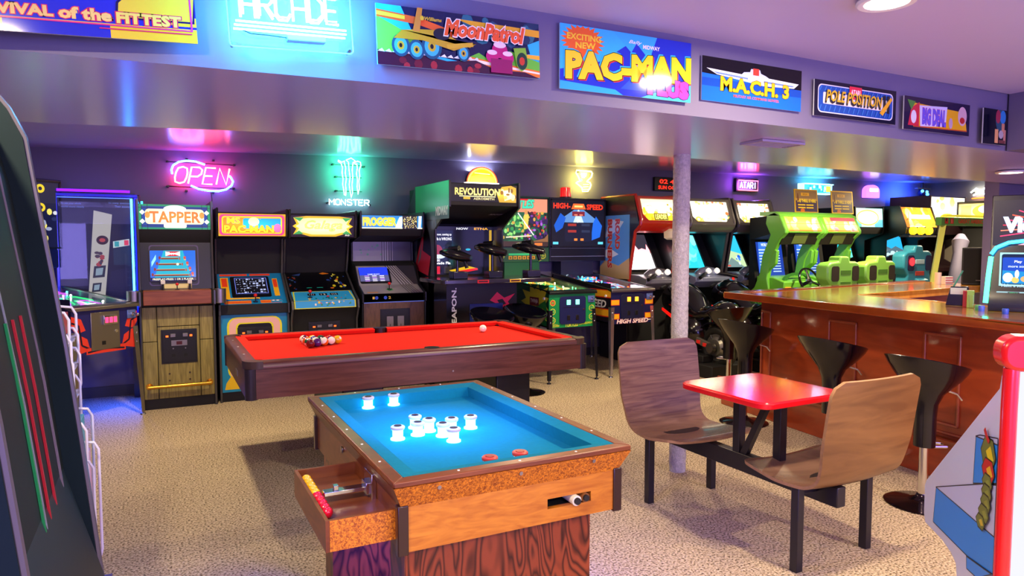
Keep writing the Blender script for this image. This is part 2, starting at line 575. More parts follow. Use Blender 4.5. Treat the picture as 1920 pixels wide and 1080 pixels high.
m = MB().add([(X1, Y1, .782), (X0, Y1, .782), (X0 + i_, Y1 - i_, .715), (X1 - i_, Y1 - i_, .715), (X1, Y1 - .05, .782), (X0, Y1 - .05, .782), (X0 + .05, Y1 - .05, .715), (X1 - .05, Y1 - .05, .715)],
              [(0, 1, 2, 3), (4, 7, 6, 5), (0, 4, 5, 1), (3, 2, 6, 7), (0, 3, 7, 4), (1, 5, 6, 2)])
m.build('back_skirt', W_CHIP, bt)
for s, xx, nm in ((1, X0, 'left_skirt'), (-1, X1, 'right_skirt')):
    MB().add([(xx, Y0, .782), (xx, Y1, .782), (xx + s * i_, Y1 - i_, .715), (xx + s * i_, Y0 + i_, .715), (xx + s * .05, Y0 + .05, .782), (xx + s * .05, Y1 - .05, .782), (xx + s * .05, Y1 - .05, .715), (xx + s * .05, Y0 + .05, .715)],
             [(0, 1, 2, 3), (4, 7, 6, 5), (0, 4, 5, 1), (3, 2, 6, 7), (0, 3, 7, 4), (1, 5, 6, 2)]).build('side_skirt', W_SIDE, bt)
# body panels
bx0, bx1, by0, by1 = X0 + .03, X1 - .03, Y0 + .03, Y1 - .03
# front panel with the ball slot: built around a hole
hx0, hx1, hz0, hz1 = 1.055, 1.215, .628, .660
pm = MB()
pm.box(bx0, by0, .585, bx1, by0 + .02, hz0).box(bx0, by0, hz1, bx1, by0 + .02, .72).box(bx0, by0, hz0, hx0, by0 + .02, hz1).box(hx1, by0, hz0, bx1, by0 + .02, hz1)
pm.build('front_panel', W_BUMP, bt)
MB().box(hx0 - .02, by0 + .021, hz0 - .02, hx1 + .02, by0 + .09, hz0 - .005).box(hx0 - .02, by0 + .088, hz0 - .02, hx1 + .02, by0 + .095, hz1 + .02).build('slot_tray', MATTE, bt)
sl = MB().cyl((1.155, by0 - .012, .642), (1.155, by0 + .07, .645), .0165, n=18)
s_ = sl.build('cue_tip', M('#e8e2cc', .3), bt)
MB().cyl((1.155, by0 - .02, .642), (1.155, by0 - .012, .642), .011, n=16).build('bumper_cap', RUBBER, s_)
s_ = MB().cyl((1.192, by0 - .004, .644), (1.192, by0 + .07, .645), .015, n=18).build('cue_tip', M('#7a4a20', .3), bt)
MB().cyl((1.192, by0 - .012, .644), (1.192, by0 - .004, .644), .010, n=16).build('bumper_cap', RUBBER, s_)
MB().box(bx0, by1 - .02, .585, bx1, by1, .72).build('back_panel', W_BUMP, bt)
MB().box(bx0, by0 + .02, .585, bx0 + .02, by1 - .02, .72).build('side_panel', W_SIDE, bt)
MB().box(bx1 - .02, by0 + .02, .585, bx1, by1 - .02, .72).build('side_panel', W_SIDE, bt)
for x, y in ((bx0, by0), (bx1, by0), (bx0, by1), (bx1, by1)):
    MB().box(x - .012 if x == bx0 else x - .02, y - .006 if y == by0 else y - .02, .578, x + .02 if x == bx0 else x + .012, y + .02 if y == by0 else y + .006, .722).build('corner_trim', M('#2a1210', .3, coat=.3), bt, .003)
# bed, cushions
MB().box(bx0 + .02, by0 + .02, .725, bx1 - .02, by1 - .02, .745).build('cloth_bed', FELT, bt)
c0x, c1x, c0y, c1y = X0 + .04, X1 - .04, Y0 + .04, Y1 - .04
for s, a, b in (('x', c0x, 1), ('x', c1x, -1)):
    MB().prism([(a, .745), (a + b * .045, .745), (a + b * .05, .79), (a, .799)], c0y, c1y, 'y').build('cushion', FELT, bt)
for a, b in ((c0y, 1), (c1y, -1)):
    MB().prism([(a, .745), (a + b * .045, .745), (a + b * .05, .79), (a, .799)], c0x, c1x, 'x').build('cushion', FELT, bt)
# rail sights and screws
PEARL = M('#f2eee6', .3)
for k in range(1, 6):
    for xx in (X0 + .02, X1 - .02):
        MB().cyl((xx, Y0 + k * 1.21 / 6, .80), (xx, Y0 + k * 1.21 / 6, .8012), .004, n=10).build('rail_sight', PEARL, bt)
for k in range(1, 4):
    for yy in (Y0 + .02, Y1 - .02):
        MB().cyl((X0 + k * .795 / 4, yy, .80), (X0 + k * .795 / 4, yy, .8012), .004, n=10).build('rail_sight', PEARL, bt)
for xx in (.69, .95, 1.21):
    MB().cyl((xx, Y0 + .005, .765), (xx, Y0 + .0125, .765), .006, n=12).build('skirt_bolt', STEEL, bt)
# pedestals
for yy in (1.90, 2.86):
    p = MB().box(.62, yy, .0, 1.265, yy + .03, .585).box(.62, yy + .03, 0, .64, yy + .14, .585).box(1.245, yy + .03, 0, 1.265, yy + .14, .585)
    p.build('pedestal', W_FIR, bt)
# side ball tray
tr = MB().box(.385, 1.87, .612, .395, 2.33, .70).box(.385, 1.86, .612, .585, 1.87, .70).box(.385, 2.33, .612, .585, 2.34, .70)
tr.box(.395, 1.87, .612, .585, 2.33, .662)
tr.build('ball_tray', W_SIDE, bt)
MB().box(.396, 1.8585, .613, .584, 1.8598, .699).build('tray_end', W_CHIP, bt)
cs = MB().box(.568, 2.06, .655, .584, 2.145, .74).build('coin_plate', CHROME, bt, .002)
MB().box(.43, 2.085, .685, .568, 2.12, .697).box(.46, 2.092, .697, .475, 2.112, .712).box(.555, 2.075, .675, .57, 2.13, .71).build('coin_slide', CHROME, cs, .0015)
MB().cyl((.583, 2.50, .70), (.578, 2.50, .70), .012, n=14).build('lock', STEEL, bt)
# bumpers, lit from inside
BLIT = M('#58c8ff', .3, e=7.)
for k, (x, y) in enumerate([(.79, 2.90), (.905, 2.905), (.862, 2.50), (.893, 2.43), (.972, 2.40), (1.050, 2.40), (.755, 2.38), (.915, 2.345), (.925, 2.265), (.838, 2.40), (.898, 1.905), (1.005, 1.908)]):
    b = MB().lathe([(.026, 0), (.026, .005), (.019, .009), (.019, .034), (.024, .038)], (x, y, .7452), 20).build('bumper', BLIT if k < 10 else M('#d8ecf4', .3, e=.5), bt)
    MB().lathe([(.024, 0), (.0255, .003), (.0255, .009), (.022, .012)], (x, y, .7832), 20).build('bumper_ring', M('#b8322c', .4) if k > 9 else M('#c9b8c4', .4), b)
    MB().cyl((x, y, .7952), (x, y, .797), .014, n=16).build('bumper_cap', M('#3a1014' if k < 10 else '#8c1a16', .4), b)
MB().box(.80, 2.935, .7452, .895, 2.94, .756).build('light_bar', M('#9feaff', .3, e=1.2), bt)
for k in range(10):
    yl = k < 5
    y = 2.285 - k * .0345
    o = MB().ball((0, 0, 0), .017, 16).build('bumper_pool_ball', M('#f0b010' if yl else '#c81030', .12, coat=.6))
    o.location = (.414, y, .6795)
    tag(o, ['first', 'second', 'third', 'fourth', 'fifth'][k % 5] + (' yellow' if yl else ' red') + ' bumper ball in the side tray, counted from the far end', 'ball', ('yellow' if yl else 'red') + ' balls in the side tray')
# area light added over the cloth for bumper glow; blue lamp under the table
area('bumper_light', (.92, 2.45, 1.15), .45, 3.2, (.03, .35, 1))
bpy.data.objects['bumper_light'].data.spread = rad(110)
area('under_table_light', (.95, 2.4, .57), .3, 16, (.05, .05, 1))

# ---------------------------------------------------------------- pool table
RFELT = M('#d8281e', .9, var=.06, vs=40, spec=.1)
pt = root('pool_table', 'large pool table with red cloth and walnut laminate sides', 'pool table')
PX0, PX1, PY0, PY1 = .40, 2.62, 3.96, 5.27
cabm = MB().prism(rrpoly(PX0 + .012, PY0 + .012, PX1 - .012, PY1 - .012, .05), .60, .765, 'z')
cabm.build('cabinet', W_TABLE, pt)
for cx, cy in ((PX0, PY0), (PX1, PY0), (PX0, PY1), (PX1, PY1)):
    sx = 1 if cx == PX0 else -1; sy = 1 if cy == PY0 else -1
    MB().prism(rrpoly(min(cx + sx * .006, cx + sx * .075), min(cy + sy * .006, cy + sy * .075), max(cx + sx * .006, cx + sx * .075), max(cy + sy * .006, cy + sy * .075), .03), .595, .766, 'z').build('corner_leg_cover', M('#241a26', .35), pt)
RW = .10
for nm, (a, b, c, d) in (('front', (PX0 + RW, PY0, PX1 - RW, PY0 + RW)), ('back', (PX0 + RW, PY1 - RW, PX1 - RW, PY1)), ('l', (PX0, PY0 + RW, PX0 + RW, PY1 - RW)), ('r', (PX1 - RW, PY0 + RW, PX1, PY1 - RW))):
    hz = nm in ('front', 'back')
    if hz:
        s = 1 if nm == 'front' else -1
        e = b if nm == 'front' else d
        prof = [(e, .768), (e, .79), (e + s * .012, .803), (e + s * RW * .7, .806), (e + s * RW * .7, .768)]
        MB().prism(prof, a, c, 'x').build('top_rail', W_TABLE, pt, ang=60)
        mid = (a + c) / 2
        for u, w_ in ((a + .01, mid - .05), (mid + .05, c - .01)):
            MB().prism([(e + s * RW * .7, .768), (e + s * RW * .7, .805), (e + s * (RW + .03), .80), (e + s * (RW + .025), .785), (e + s * (RW + .012), .768)], u, w_, 'x').build('cushion', RFELT, pt)
    else:
        s = 1 if nm == 'l' else -1
        e = a if nm == 'l' else c
        MB().prism([(e, .768), (e, .79), (e + s * .012, .803), (e + s * RW * .7, .806), (e + s * RW * .7, .768)], b, d, 'y').build('top_rail', W_TABLE, pt, ang=60)
        MB().prism([(e + s * RW * .7, .768), (e + s * RW * .7, .805), (e + s * (RW + .03), .80), (e + s * (RW + .025), .785), (e + s * (RW + .012), .768)], b + .01, d - .01, 'y').build('cushion', RFELT, pt)
for cx, cy in ((PX0, PY0), (PX1, PY0), (PX0, PY1), (PX1, PY1)):
    sx = 1 if cx == PX0 else -1; sy = 1 if cy == PY0 else -1
    c_ = MB()
    # corner casting with a quarter ring around the pocket
    pts_o = [(cx + sx * (.085 - .085 * cos(rad(t))), cy + sy * (.085 - .085 * sin(rad(t)))) for t in range(0, 91, 15)]
    pts_i = [(cx + sx * .10, cy + sy * .055), (cx + sx * .055, cy + sy * .10)]
    poly = [(cx + sx * 0, cy + sy * .10)] + pts_o + [(cx + sx * .10, cy)] + pts_i
    c_.prism(poly, .766, .807, 'z').build('corner_casting', M('#4a3630', .3), pt)
    MB().cyl((cx + sx * .095, cy + sy * .095, .771), (cx + sx * .095, cy + sy * .095, .779), .052, n=22).build('pocket', BLACK, pt)
for yy in (PY0 + .085, PY1 - .085):
    MB().cyl(((PX0 + PX1) / 2, yy, .771), ((PX0 + PX1) / 2, yy, .8065), .048, n=22).build('pocket', BLACK, pt)
MB().box(PX0 + .06, PY0 + .06, .75, PX1 - .06, PY1 - .06, .77).build('cloth_bed', RFELT, pt)
for xx in (.98, 2.02):
    MB().box(xx, 4.18, 0, xx + .26, 5.05, .60).build('pedestal', M('#15141c', .4), pt, .01)
for k in range(1, 4):
    MB().cyl((PX0 + .035, PY0 + k * 1.31 / 4, .806), (PX0 + .035, PY0 + k * 1.31 / 4, .8075), .006, n=10).build('rail_sight', PEARL, pt)
MB().box(PX0 + .009, 4.42, .655, PX0 + .013, 4.52, .69).build('maker_plate', STEEL, pt)
MB().cyl((1.62, PY0 + .012, .66), (1.62, PY0 + .008, .66), .006, n=10).build('screw', STEEL, pt)

# balls
BC = [('yellow', '#e8b010'), ('blue', '#142a9a'), ('red', '#c81818'), ('purple', '#4a1a6a'), ('orange', '#e06010'), ('green', '#0c5a30'), ('maroon', '#6a1418')]
spec = [(n, c, False) for n, c in BC] + [('black', '#0a0a0c', False)] + [(n, c, True) for n, c in BC]
order = [0, 9, 2, 12, 7, 5, 3, 10, 1, 8, 6, 13, 4, 14, 11]
IVORY = M('#f0e8da', .12, coat=.6)
def pool_ball(loc, c, stripe, lab, rot):
    mt = M(c, .12, coat=.6)
    r = .0286
    pr = [(max(1e-4, r * sin(pi * k / 12)), -r * cos(pi * k / 12)) for k in range(13)]
    m_ = MB()
    base = M_IV = IVORY
    n = 20
    for k in range(12):
        mi = 1 if (not stripe or 4 <= k <= 7) else 0
        ra = [(pr[k][0] * cos(2 * pi * j / n), pr[k][0] * sin(2 * pi * j / n), pr[k][1]) for j in range(n)]
        rb = [(pr[k + 1][0] * cos(2 * pi * j / n), pr[k + 1][0] * sin(2 * pi * j / n), pr[k + 1][1]) for j in range(n)]
        m_.ring([ra, rb], caps=False, mi=mi)
    # number disc
    m_.lathe([(.0001, .0006), (.010, .0006 - .0016), (.010, -.004)], (0, 0, .0286), 14, 0)
    o = m_.build('pool_ball', [IVORY, mt])
    o.location = loc; o.rotation_euler = rot
    return tag(o, lab, 'ball', 'racked pool balls')
k = 0
for row in range(5):
    for j in range(row + 1):
        n, c, st = spec[order[k]]
        lab = ('%s and white striped pool ball in the racked triangle on red cloth' if st else 'solid %s pool ball in the racked triangle on red cloth') % n
        pool_ball((1.08 - row * .0508, 4.72 + (j - row / 2) * .0582, .77 + .0291), c, st, lab, (random.uniform(0, 6), random.uniform(0, 6), random.uniform(0, 6)))
        k += 1
o = MB().ball((0, 0, 0), .0286, 20).build('cue_ball', IVORY); o.location = (2.22, 4.83, .7988)
tag(o, 'white cue ball alone at the right end of the red cloth', 'ball')

# ---------------------------------------------------------------- booth table with two seats
bo = root('booth_table', 'red topped square table with two bent plywood seats joined on one black frame', 'table', (0, 0, 0))
TX0, TX1, TY0, TY1 = 2.355, 2.90, 2.165, 2.735
def slab(name, x0, y0, x1, y1, r, z0, z1, mt, parent, bev):
    return MB().prism(rrpoly(x0, y0, x1, y1, r), z0, z1, 'z').build(name, mt, parent, bev)
tt = slab('table_top', TX0, TY0, TX1, TY1, .06, .715, .748, M('#d8141c', .14, coat=.7, bump=.04, bs=90), bo, .006)
slab('top_edge_band', TX0 - .003, TY0 - .003, TX1 + .003, TY1 + .003, .063, .718, .743, M('#e01020', .25), tt, .003)
BM = M('#16131b', .38)
MB().box(2.60, 1.98, .30, 2.655, 3.18, .39).build('beam', BM, bo, .004)
for yy in (2.30, 2.56):
    MB().box(2.605, yy, .385, 2.65, yy + .045, .715).build('table_post', BM, bo, .003)
MB().add([], []).prism([(2.37, .70), (2.40, .70), (2.56, .39), (2.52, .39)], 2.612, 2.642, 'x').build('brace', BM, bo)
MB().box(2.45, 2.28, .703, 2.80, 2.32, .715).box(2.45, 2.56, .703, 2.80, 2.60, .715).build('top_bracket', BM, bo)
for (lx, ly) in ((2.40, 3.02), (2.875, 3.04), (2.465, 2.07), (2.955, 2.09)):
    MB().box(lx, ly, 0, lx + .04, ly + .04, .385).build('leg', BM, bo, .003)
MB().box(2.44, 3.03, .345, 2.875, 3.07, .385).box(2.505, 2.08, .345, 2.955, 2.12, .385).build('seat_rail', BM, bo, .003)
MB().box(2.50, 2.12, .372, 2.78, 2.20, .395).box(2.50, 2.92, .372, 2.78, 3.03, .395).build('seat_mount', BM, bo, .002)

def bent_seat(x0, x1, yb, s, name, mt_in, mt_out):
    """bent plywood shell: yb = y at the seat bend, s=+1 seat goes +Y"""
    prof = []   # (d, z) along centre, d forward from back
    pts = [(-.085, .885), (-.065, .76), (-.045, .62), (-.028, .52), (-.005, .45), (.04, .415), (.10, .405), (.20, .408), (.31, .425), (.375, .435), (.41, .428)]
    # smooth
    P = []
    for i in range(len(pts) - 1):
        p0 = pts[max(0, i - 1)]; p1 = pts[i]; p2 = pts[i + 1]; p3 = pts[min(len(pts) - 1, i + 2)]
        for t in (0, .25, .5, .75):
            P.append(tuple(.5 * (2 * p1[k] + (-p0[k] + p2[k]) * t + (2 * p0[k] - 5 * p1[k] + 4 * p2[k] - p3[k]) * t * t + (-p0[k] + 3 * p1[k] - 3 * p2[k] + p3[k]) * t ** 3) for k in (0, 1)))
    P.append(pts[-1])
    n = len(P)
    L = [0]
    for i in range(1, n): L.append(L[-1] + math.dist(P[i], P[i - 1]))
    T = L[-1]
    cx = (x0 + x1) / 2; hw0 = (x1 - x0) / 2
    NW = 14
    vs = []; th = .014
    for side in (0, 1):
        for i in range(n):
            a = P[max(0, i - 1)]; b = P[min(n - 1, i + 1)]
            tx, tz = b[0] - a[0], b[1] - a[1]; q = math.hypot(tx, tz); nx, nz = -tz / q, tx / q
            e = min(L[i], T - L[i]); R = .07
            hw = hw0 - (R - math.sqrt(max(0, R * R - (R - e) ** 2)) if e < R else 0)
            waist = .02 * sin(pi * min(1, max(0, (L[i] - .30) / .35)))
            hw -= waist
            for j in range(NW + 1):
                u = -1 + 2 * j / NW
                dx = hw * u
                dish = .012 * (1 - u * u)
                o_ = side * th
                d = P[i][0] + nx * -(o_ + dish) * 1.0; z = P[i][1] + nz * -(o_ + dish)
                vs.append((cx + dx, yb + s * d, z))
    fs = []; W = NW + 1; B = n * W
    mi = []
    for i in range(n - 1):
        for j in range(NW):
            fs.append((i * W + j, i * W + j + 1, (i + 1) * W + j + 1, (i + 1) * W + j)); mi.append(0)
            fs.append((B + i * W + j, B + (i + 1) * W + j, B + (i + 1) * W + j + 1, B + i * W + j + 1)); mi.append(1)
    per = [j for j in range(W)] + [i * W + NW for i in range(1, n)] + [(n - 1) * W + j for j in range(NW - 1, -1, -1)] + [i * W for i in range(n - 2, 0, -1)]
    for k in range(len(per)):
        a, b = per[k], per[(k + 1) % len(per)]
        fs.append((a, b, B + b, B + a)); mi.append(2)
    m_ = MB(); m_.add(vs, fs); m_.m = mi
    return m_.build(name, [mt_in, mt_out, M('#9a7450', .5, var=.3, vs=60)], bo, ang=50)
bent_seat(2.33, 2.91, 3.14, -1, 'seat', W_CHAIR, W_CHAIRB)
bent_seat(2.42, 3.0, 1.97, 1, 'seat', W_CHAIR, W_CHAIRB)

# ---------------------------------------------------------------- bar
bar = root('bar_counter', 'angled cherry wood bar with panelled front and glossy honey coloured top', 'bar')
ZT = 1.05
C = Vector((4.205, 4.336)); Fd = Vector((3.80, 1.1)); Bk = Vector((8.9, 4.93))
inn = Vector((5.02, 3.66)); innF = Vector((4.62, 1.1)); innB = Vector((7.35, 3.92))
BKe = Vector((7.40, 4.76))
def pr(poly, z0, z1, name, mt, par=bar, bev=0): return MB().prism([tuple(p) for p in poly], z0, z1, 'z').build(name, mt, par, bev)
def off(a, b, d):
    n = Vector((-(b - a).y, (b - a).x)).normalized(); return n * d
# worktops
tf = pr([C, inn, innF, Fd], ZT - .045, ZT - .008, 'front_top', W_TOP)
tb = pr([C, BKe, innB, inn], ZT - .045, ZT - .0085, 'back_top', W_TOP)
def strip(a, b, wd, z0, z1, name, mt, par, bev=.004):
    d = (b - a).normalized(); n = Vector((-d.y, d.x)) * wd
    return MB().prism([tuple(a), tuple(b), tuple(b + n), tuple(a + n)], z0, z1, 'z').build(name, mt, par, bev)
strip(Fd, C, -.13, ZT - .055, ZT, 'front_rim', W_RIM, bar)
strip(C, BKe, -.12, ZT - .055, ZT, 'back_rim', W_RIM, bar)
strip(innF, inn, .03, ZT - .07, ZT - .004, 'inner_rim', W_TOP, bar)
strip(inn, innB, .03, ZT - .07, ZT - .004, 'inner_rim', W_TOP, bar)
# carcass front and plinth
A0 = Vector((4.52, 4.22)); A1 = Vector((4.14, 1.15))
B1 = Vector((7.38, 4.52))
pr([A0, B1, B1 + Vector((0, -.08)), A0 + Vector((.09, -.08)), A1 + Vector((.10, 0)), A1], .24, ZT - .05, 'carcass', W_BAR)
pr([A0 + Vector((-.0, .45)), A0 + Vector((.9, .5)), A0 + Vector((.6, -.1)), A1 + Vector((.45, 0)), A1 + Vector((-.06, 0)), A0 + Vector((-.06, -.0))], 0, .24, 'footing', W_BAR, bar, .006)
pr([A0 + Vector((-.02, .46)), A0 + Vector((.0, .0)), A0 + Vector((.10, -.1)), A1 + Vector((.1, 0)), A1 + Vector((-.085, 0)), A0 + Vector((-.085, 0)), A0 + Vector((-.04, .46))], .235, .262, 'footing_cap', W_RIM, bar, .005)
# inner cabinets behind the bar
pr([innF + Vector((-.12, 0)), inn + Vector((-.08, .05)), innB + Vector((0, .10)), innB + Vector((0, .14)), inn + Vector((-.12, .10)), innF + Vector((-.15, 0))], .1, ZT - .05, 'inner_wall', W_BAR)
dr = (A1 - A0).normalized(); nr = Vector((dr.y, -dr.x))
if nr.x > 0: nr = -nr
def on(d, o=0): return A0 + dr * d + nr * o
MLD = M('#a04c30', .2, coat=.6)
for (d0, d1) in ((.01, .125), (.74, 1.0), (1.53, 1.78), (2.32, 2.57)):
    fr = root('panel_moulding', None, None); fr.parent = bar
    z0, z1 = .33, .893
    def bbox(a, b, za, zb):
        p = [on(a, 0), on(b, 0), on(b, .014), on(a, .014)]
        return [tuple(q) for q in p], za, zb
    mm = MB()
    for (a, b, za, zb) in ((d0, d1, z1 - .016, z1), (d0, d1, z0, z0 + .016), (d0, d0 + .014, z0, z1), (d1 - .014, d1, z0, z1)):
        p, q, r_ = bbox(a, b, za, zb)
        mm.prism(p, q, r_, 'z')
    bpy.data.objects.remove(fr)
    mm.build('panel_moulding', MLD, bar, .003)
# lower kick moulding line
mm = MB().prism([tuple(on(0)), tuple(on(3.08)), tuple(on(3.08, .012)), tuple(on(0, .012))], .275, .29, 'z')
mm.build('base_moulding', MLD, bar, .003)

# ---------------------------------------------------------------- bar stools
def make_stool():
    s = root('bar_stool', 'x', 'stool')
    n = 30
    rings = []
    for r, z in [(.026, .325), (.055, .33), (.056, .50), (.062, .57), (.088, .63), (.13, .675), (.17, .72), (.203, .765), (.222, .80), (.216, .804), (.17, .768), (.10, .748), (.04, .742)]:
        k = max(0, (r - .06) / .15)
        rings.append([(r * cos(2 * pi * j / n) * (1 + .08 * k), r * sin(2 * pi * j / n) * (1 - .10 * k), z - k * .05 * cos(2 * pi * j / n)) for j in range(n)])
    MB().ring(rings).build('seat', M('#04040e', .16, coat=.2), s, ang=60)
    MB().cyl((0, 0, .03), (0, 0, .34), .024, n=18).build('gas_lift_pole', CHROME, s)
    MB().lathe([(.19, 0), (.192, .006), (.17, .014), (.08, .026), (.035, .045), (.028, .06)], n=32).build('base', M('#3a3038', .12, .9), s, ang=60)
    MB().tube([(.03, .0, .32), (.12, .05, .32), (.16, .0, .32), (.12, -.05, .32), (.03, 0, .32)], .009, 8).build('footrest', CHROME, s)
    MB().tube([(.04, -.03, .66), (.15, -.08, .62), (.18, -.09, .585)], .006, 8).build('lever', CHROME, s)
    return s
st = make_stool()
stools = [((3.765, 2.33), 0, 'black glossy bar stool by the bar nearest the camera'),
          ((3.95, 3.08), 0, 'black glossy bar stool at the bar directly behind the red table'),
          ((4.21, 4.09), 0, 'black glossy bar stool at the left corner of the bar'),
          ((4.95, 5.02), 80, 'black glossy bar stool beyond the bar corner, mostly hidden behind another'),
          ((3.17, 5.90), -90, 'black bar stool by the movie shooter cabinet, right one, base seen past the pool table'),
          ((2.72, 5.72), -90, 'black bar stool by the movie shooter cabinet, left one behind the pool table')]
for i, ((x, y), rz, lab) in enumerate(stools):
    if i == 0: st.location = (x, y, 0); st['label'] = lab; st['group'] = 'black bar stools'
    else:
        s2 = copy_tree(st, lab, (x, y, 0), rz)
        s2.scale = (1, 1, 1.0)

# ---------------------------------------------------------------- upright cabinets
TM = M('#5a5a60', .3, .6)
SIDEBLK = M('#14131a', .35, coat=.3)


def joystick(par, x, y, z, ball=RED, tilt=0, s=1.):
    j = MB().cyl((x, y, z), (x, y, z + .006 * s), .022 * s, n=16).cyl((x, y, z), (x, y - tilt, z + .05 * s), .005 * s, n=8).build('joystick', BLACK, par)
    MB().ball((x, y - tilt, z + .06 * s), .0165 * s, 14).build('ball_knob', ball, j)
    return j


def button(par, x, y, z, c='#d8d8d8', r=.012):
    return MB().lathe([(r * 1.3, 0), (r * 1.3, .003), (r, .004), (r * .9, .009), (.001, .009)], (x, y, z), 16).build('button', M(c, .3), par)


def coin_door(par, x0, x1, z0, z1, y, style='red'):
    d = MB().box(x0, y - .006, z0, x1, y, z1).box(x0 + .012, y - .009, z0 + .012, x1 - .012, y - .006, z1 - .012).build('coin_door', BLACK, par, .002)
    w, h = x1 - x0, z1 - z0
    cx = (x0 + x1) / 2
    if style == 'plain':
        for s in (-1, 1):
            MB().box(cx + s * .045 * w / .25 - .028 * w / .25, y - .014, z0 + h * .3, cx + s * .045 * w / .25 + .028 * w / .25, y - .009, z0 + h * .78).build('coin_plate', STEEL, d, .002)
            MB().box(cx + s * .045 * w / .25 - .003, y - .016, z0 + h * .38, cx + s * .045 * w / .25 + .003, y - .014, z0 + h * .55).build('coin_slot', BLACK, d)
        MB().cyl((x1 - .03, y - .018, z0 + h * .38), (x1 - .03, y - .009, z0 + h * .38), .008, n=12).build('lock', STEEL, d)
        return d
    for s in (-1, 1):
        MB().box(cx + s * w * .17 - w * .07, y - .024, z1 - h * .22, cx + s * w * .17 + w * .07, y - .009, z1 - h * .12).build('coin_entry', STEEL, d, .002)
        MB().box(cx + s * w * .33 - w * .035, y - .013, z1 - h * .22, cx + s * w * .33 + w * .035, y - .009, z1 - h * .17).build('reject_button', M('#ff4a10', .3, e=3.), d)
        MB().box(cx + s * w * .17 - w * .05, y - .0095, z0 + h * .2, cx + s * w * .17 + w * .05, y - .0088, z0 + h * .28).build('return_cup', MATTE, d)
        MB().cyl((cx + s * w * .17, y - .016, z0 + h * .44), (cx + s * w * .17, y - .009, z0 + h * .44), .006, n=12).build('lock', STEEL, d)
    MB().box(cx - w * .22, y - .012, z0 + h * .52, cx + w * .22, y - .009, z0 + h * .68).build('price_plate', STEEL, d)
    MB().box(cx - w * .08, y - .0135, z0 + h * .55, cx + w * .08, y - .012, z0 + h * .65).build('label_plate', M('#3a0808', .3, e=.3), d)
    return d


def upright(name, label, x0, x1, y, con, depth=.80, side=SIDEBLK, inner=MATTE, tm=TM, th=.02, lip=.028, group='upright arcade cabinets along the back wall', rz=0, mat_seg=None, loc=None):
    """con: list of (dy, z) from the bottom front upwards. Returns root; x runs 0..w, y 0 = front plane"""
    w = x1 - x0
    r = root(name, label, 'arcade cabinet', loc or (x0, y, 0), rz, group)
    H = con[-1][1]
    inner_poly = con + [(depth, H), (depth, con[0][1])]
    out = []
    for i, (a, b) in enumerate(con):
        out.append((a - lip, b + (lip if i == len(con) - 1 else 0)))
    out[0] = (con[0][0] - lip * .3, 0)
    side_poly = out + [(depth + .01, H + lip), (depth + .01, 0)]
    for s, a in ((0, 0), (1, w - th)):
        p = MB().prism(side_poly, a, a + th, 'x').build('side_panel', side, r, .002)
        e = MB()
        path = [(a + th / 2, q[0] - .001, q[1]) for q in out] + [(a + th / 2, depth, H + lip)]
        e.tube(path, .0105, 8)
        e.build('edge_moulding', tm, p)
    mb = MB().prism(inner_poly, th, w - th, 'x')
    mb.build('body', inner, r)
    MB().box(th, con[0][0] + .01, 0, w - th, depth, con[0][1]).build('kick_base', BLACK, r)
    return r, w, th


def seg(con, i, th=.02, off=.0015): return face(th, con[i], off, con[i + 1])
def seglen(con, i): return math.dist(con[i], con[i + 1])


# ---- tavern cabinet
con = [(0, .09), (0, .905), (-.10, .925), (-.10, 1.035), (.03, 1.05), (.07, 1.46), (.0, 1.575), (0, 1.79)]
r, w, th = upright('arcade_cabinet', 'arcade cabinet with olive plank front, brass foot rail and bartending screen', -.150, .452, 6.75, con, .76)
a = Art(w - .04, .215, 100, '#0a3a8c')
a.rect(0, 0, 100, 3, '#0d8a5a').rect(0, a.V - 3, 100, a.V, '#0d8a5a').rect(0, 0, 4, a.V, '#0d8a5a').rect(96, 0, 100, a.V, '#0d8a5a')
for x in (4, 12, 88, 96): a.line([(x, 0), (x, a.V)], .7, '#101010')
for y in (5, a.V - 5): a.line([(0, y), (100, y)], .6, '#101010')
for cx in (5, 95):
    a.poly([(cx - 4, 12), (cx, 8), (cx + 4, 12), (cx, 16)], '#e8f4e0').poly([(cx - 4, 26), (cx, 22), (cx + 4, 26), (cx, 30)], '#e8f4e0')
a.rrect(9, 8, 91, a.V - 7, 5, '#fff2b8').rrect(34, 2, 66, 10, 3, '#fff8e0').ell(50, a.V - 7, 16, 6, '#ffffff')
a.text('TAPPER', 15, 11, 85, 27, '#d86a1c', .02, out=.01, oc='#8a3408')
a.ell(12, 22, 3.5, 5, '#e08a30').ell(88, 22, 3.5, 5, '#e08a30')
a.build('marquee', LIT, r, seg(con, 6))
# upper glass and monitor
sg = Art(w - .04, seglen(con, 4), 100, '#08080c')
V = sg.V
sg.rrect(12, 6, 82, V - 4, 4, '#4a3a6a').rrect(13.5, 7.5, 80.5, V - 5.5, 4, '#100e16').build('bezel', PRINT, r, seg(con, 4))
sc_ = Art(.36, .265, 100, '#1c62c8')
V = sc_.V
sc_.poly([(30, V), (72, V), (90, 6), (8, 6)], '#18a0b8').rect(34, V - 14, 66, V - 2, '#cc2020').poly([(34, V - 14), (50, V - 8), (34, V - 2)], '#e8d8d0').poly([(66, V - 14), (50, V - 8), (66, V - 2)], '#e8d8d0')
sc_.text('Tapper', 38, V - 11, 62, V - 4, '#ffffff', .03)
for k, (xa, xb, yy) in enumerate([(24, 62, 52), (18, 68, 38), (13, 76, 24), (8, 84, 11)]):
    sc_.rect(xa, yy, xb, yy + 3.5, '#6a3414').rect(xa, yy + 3.5, xb, yy + 4.5, '#d89a50').ell(xa - 3, yy + 4, 2.5, 4, '#7a3018').rect(xb + 1, yy - 1, xb + 4, yy + 5, '#a04a20')
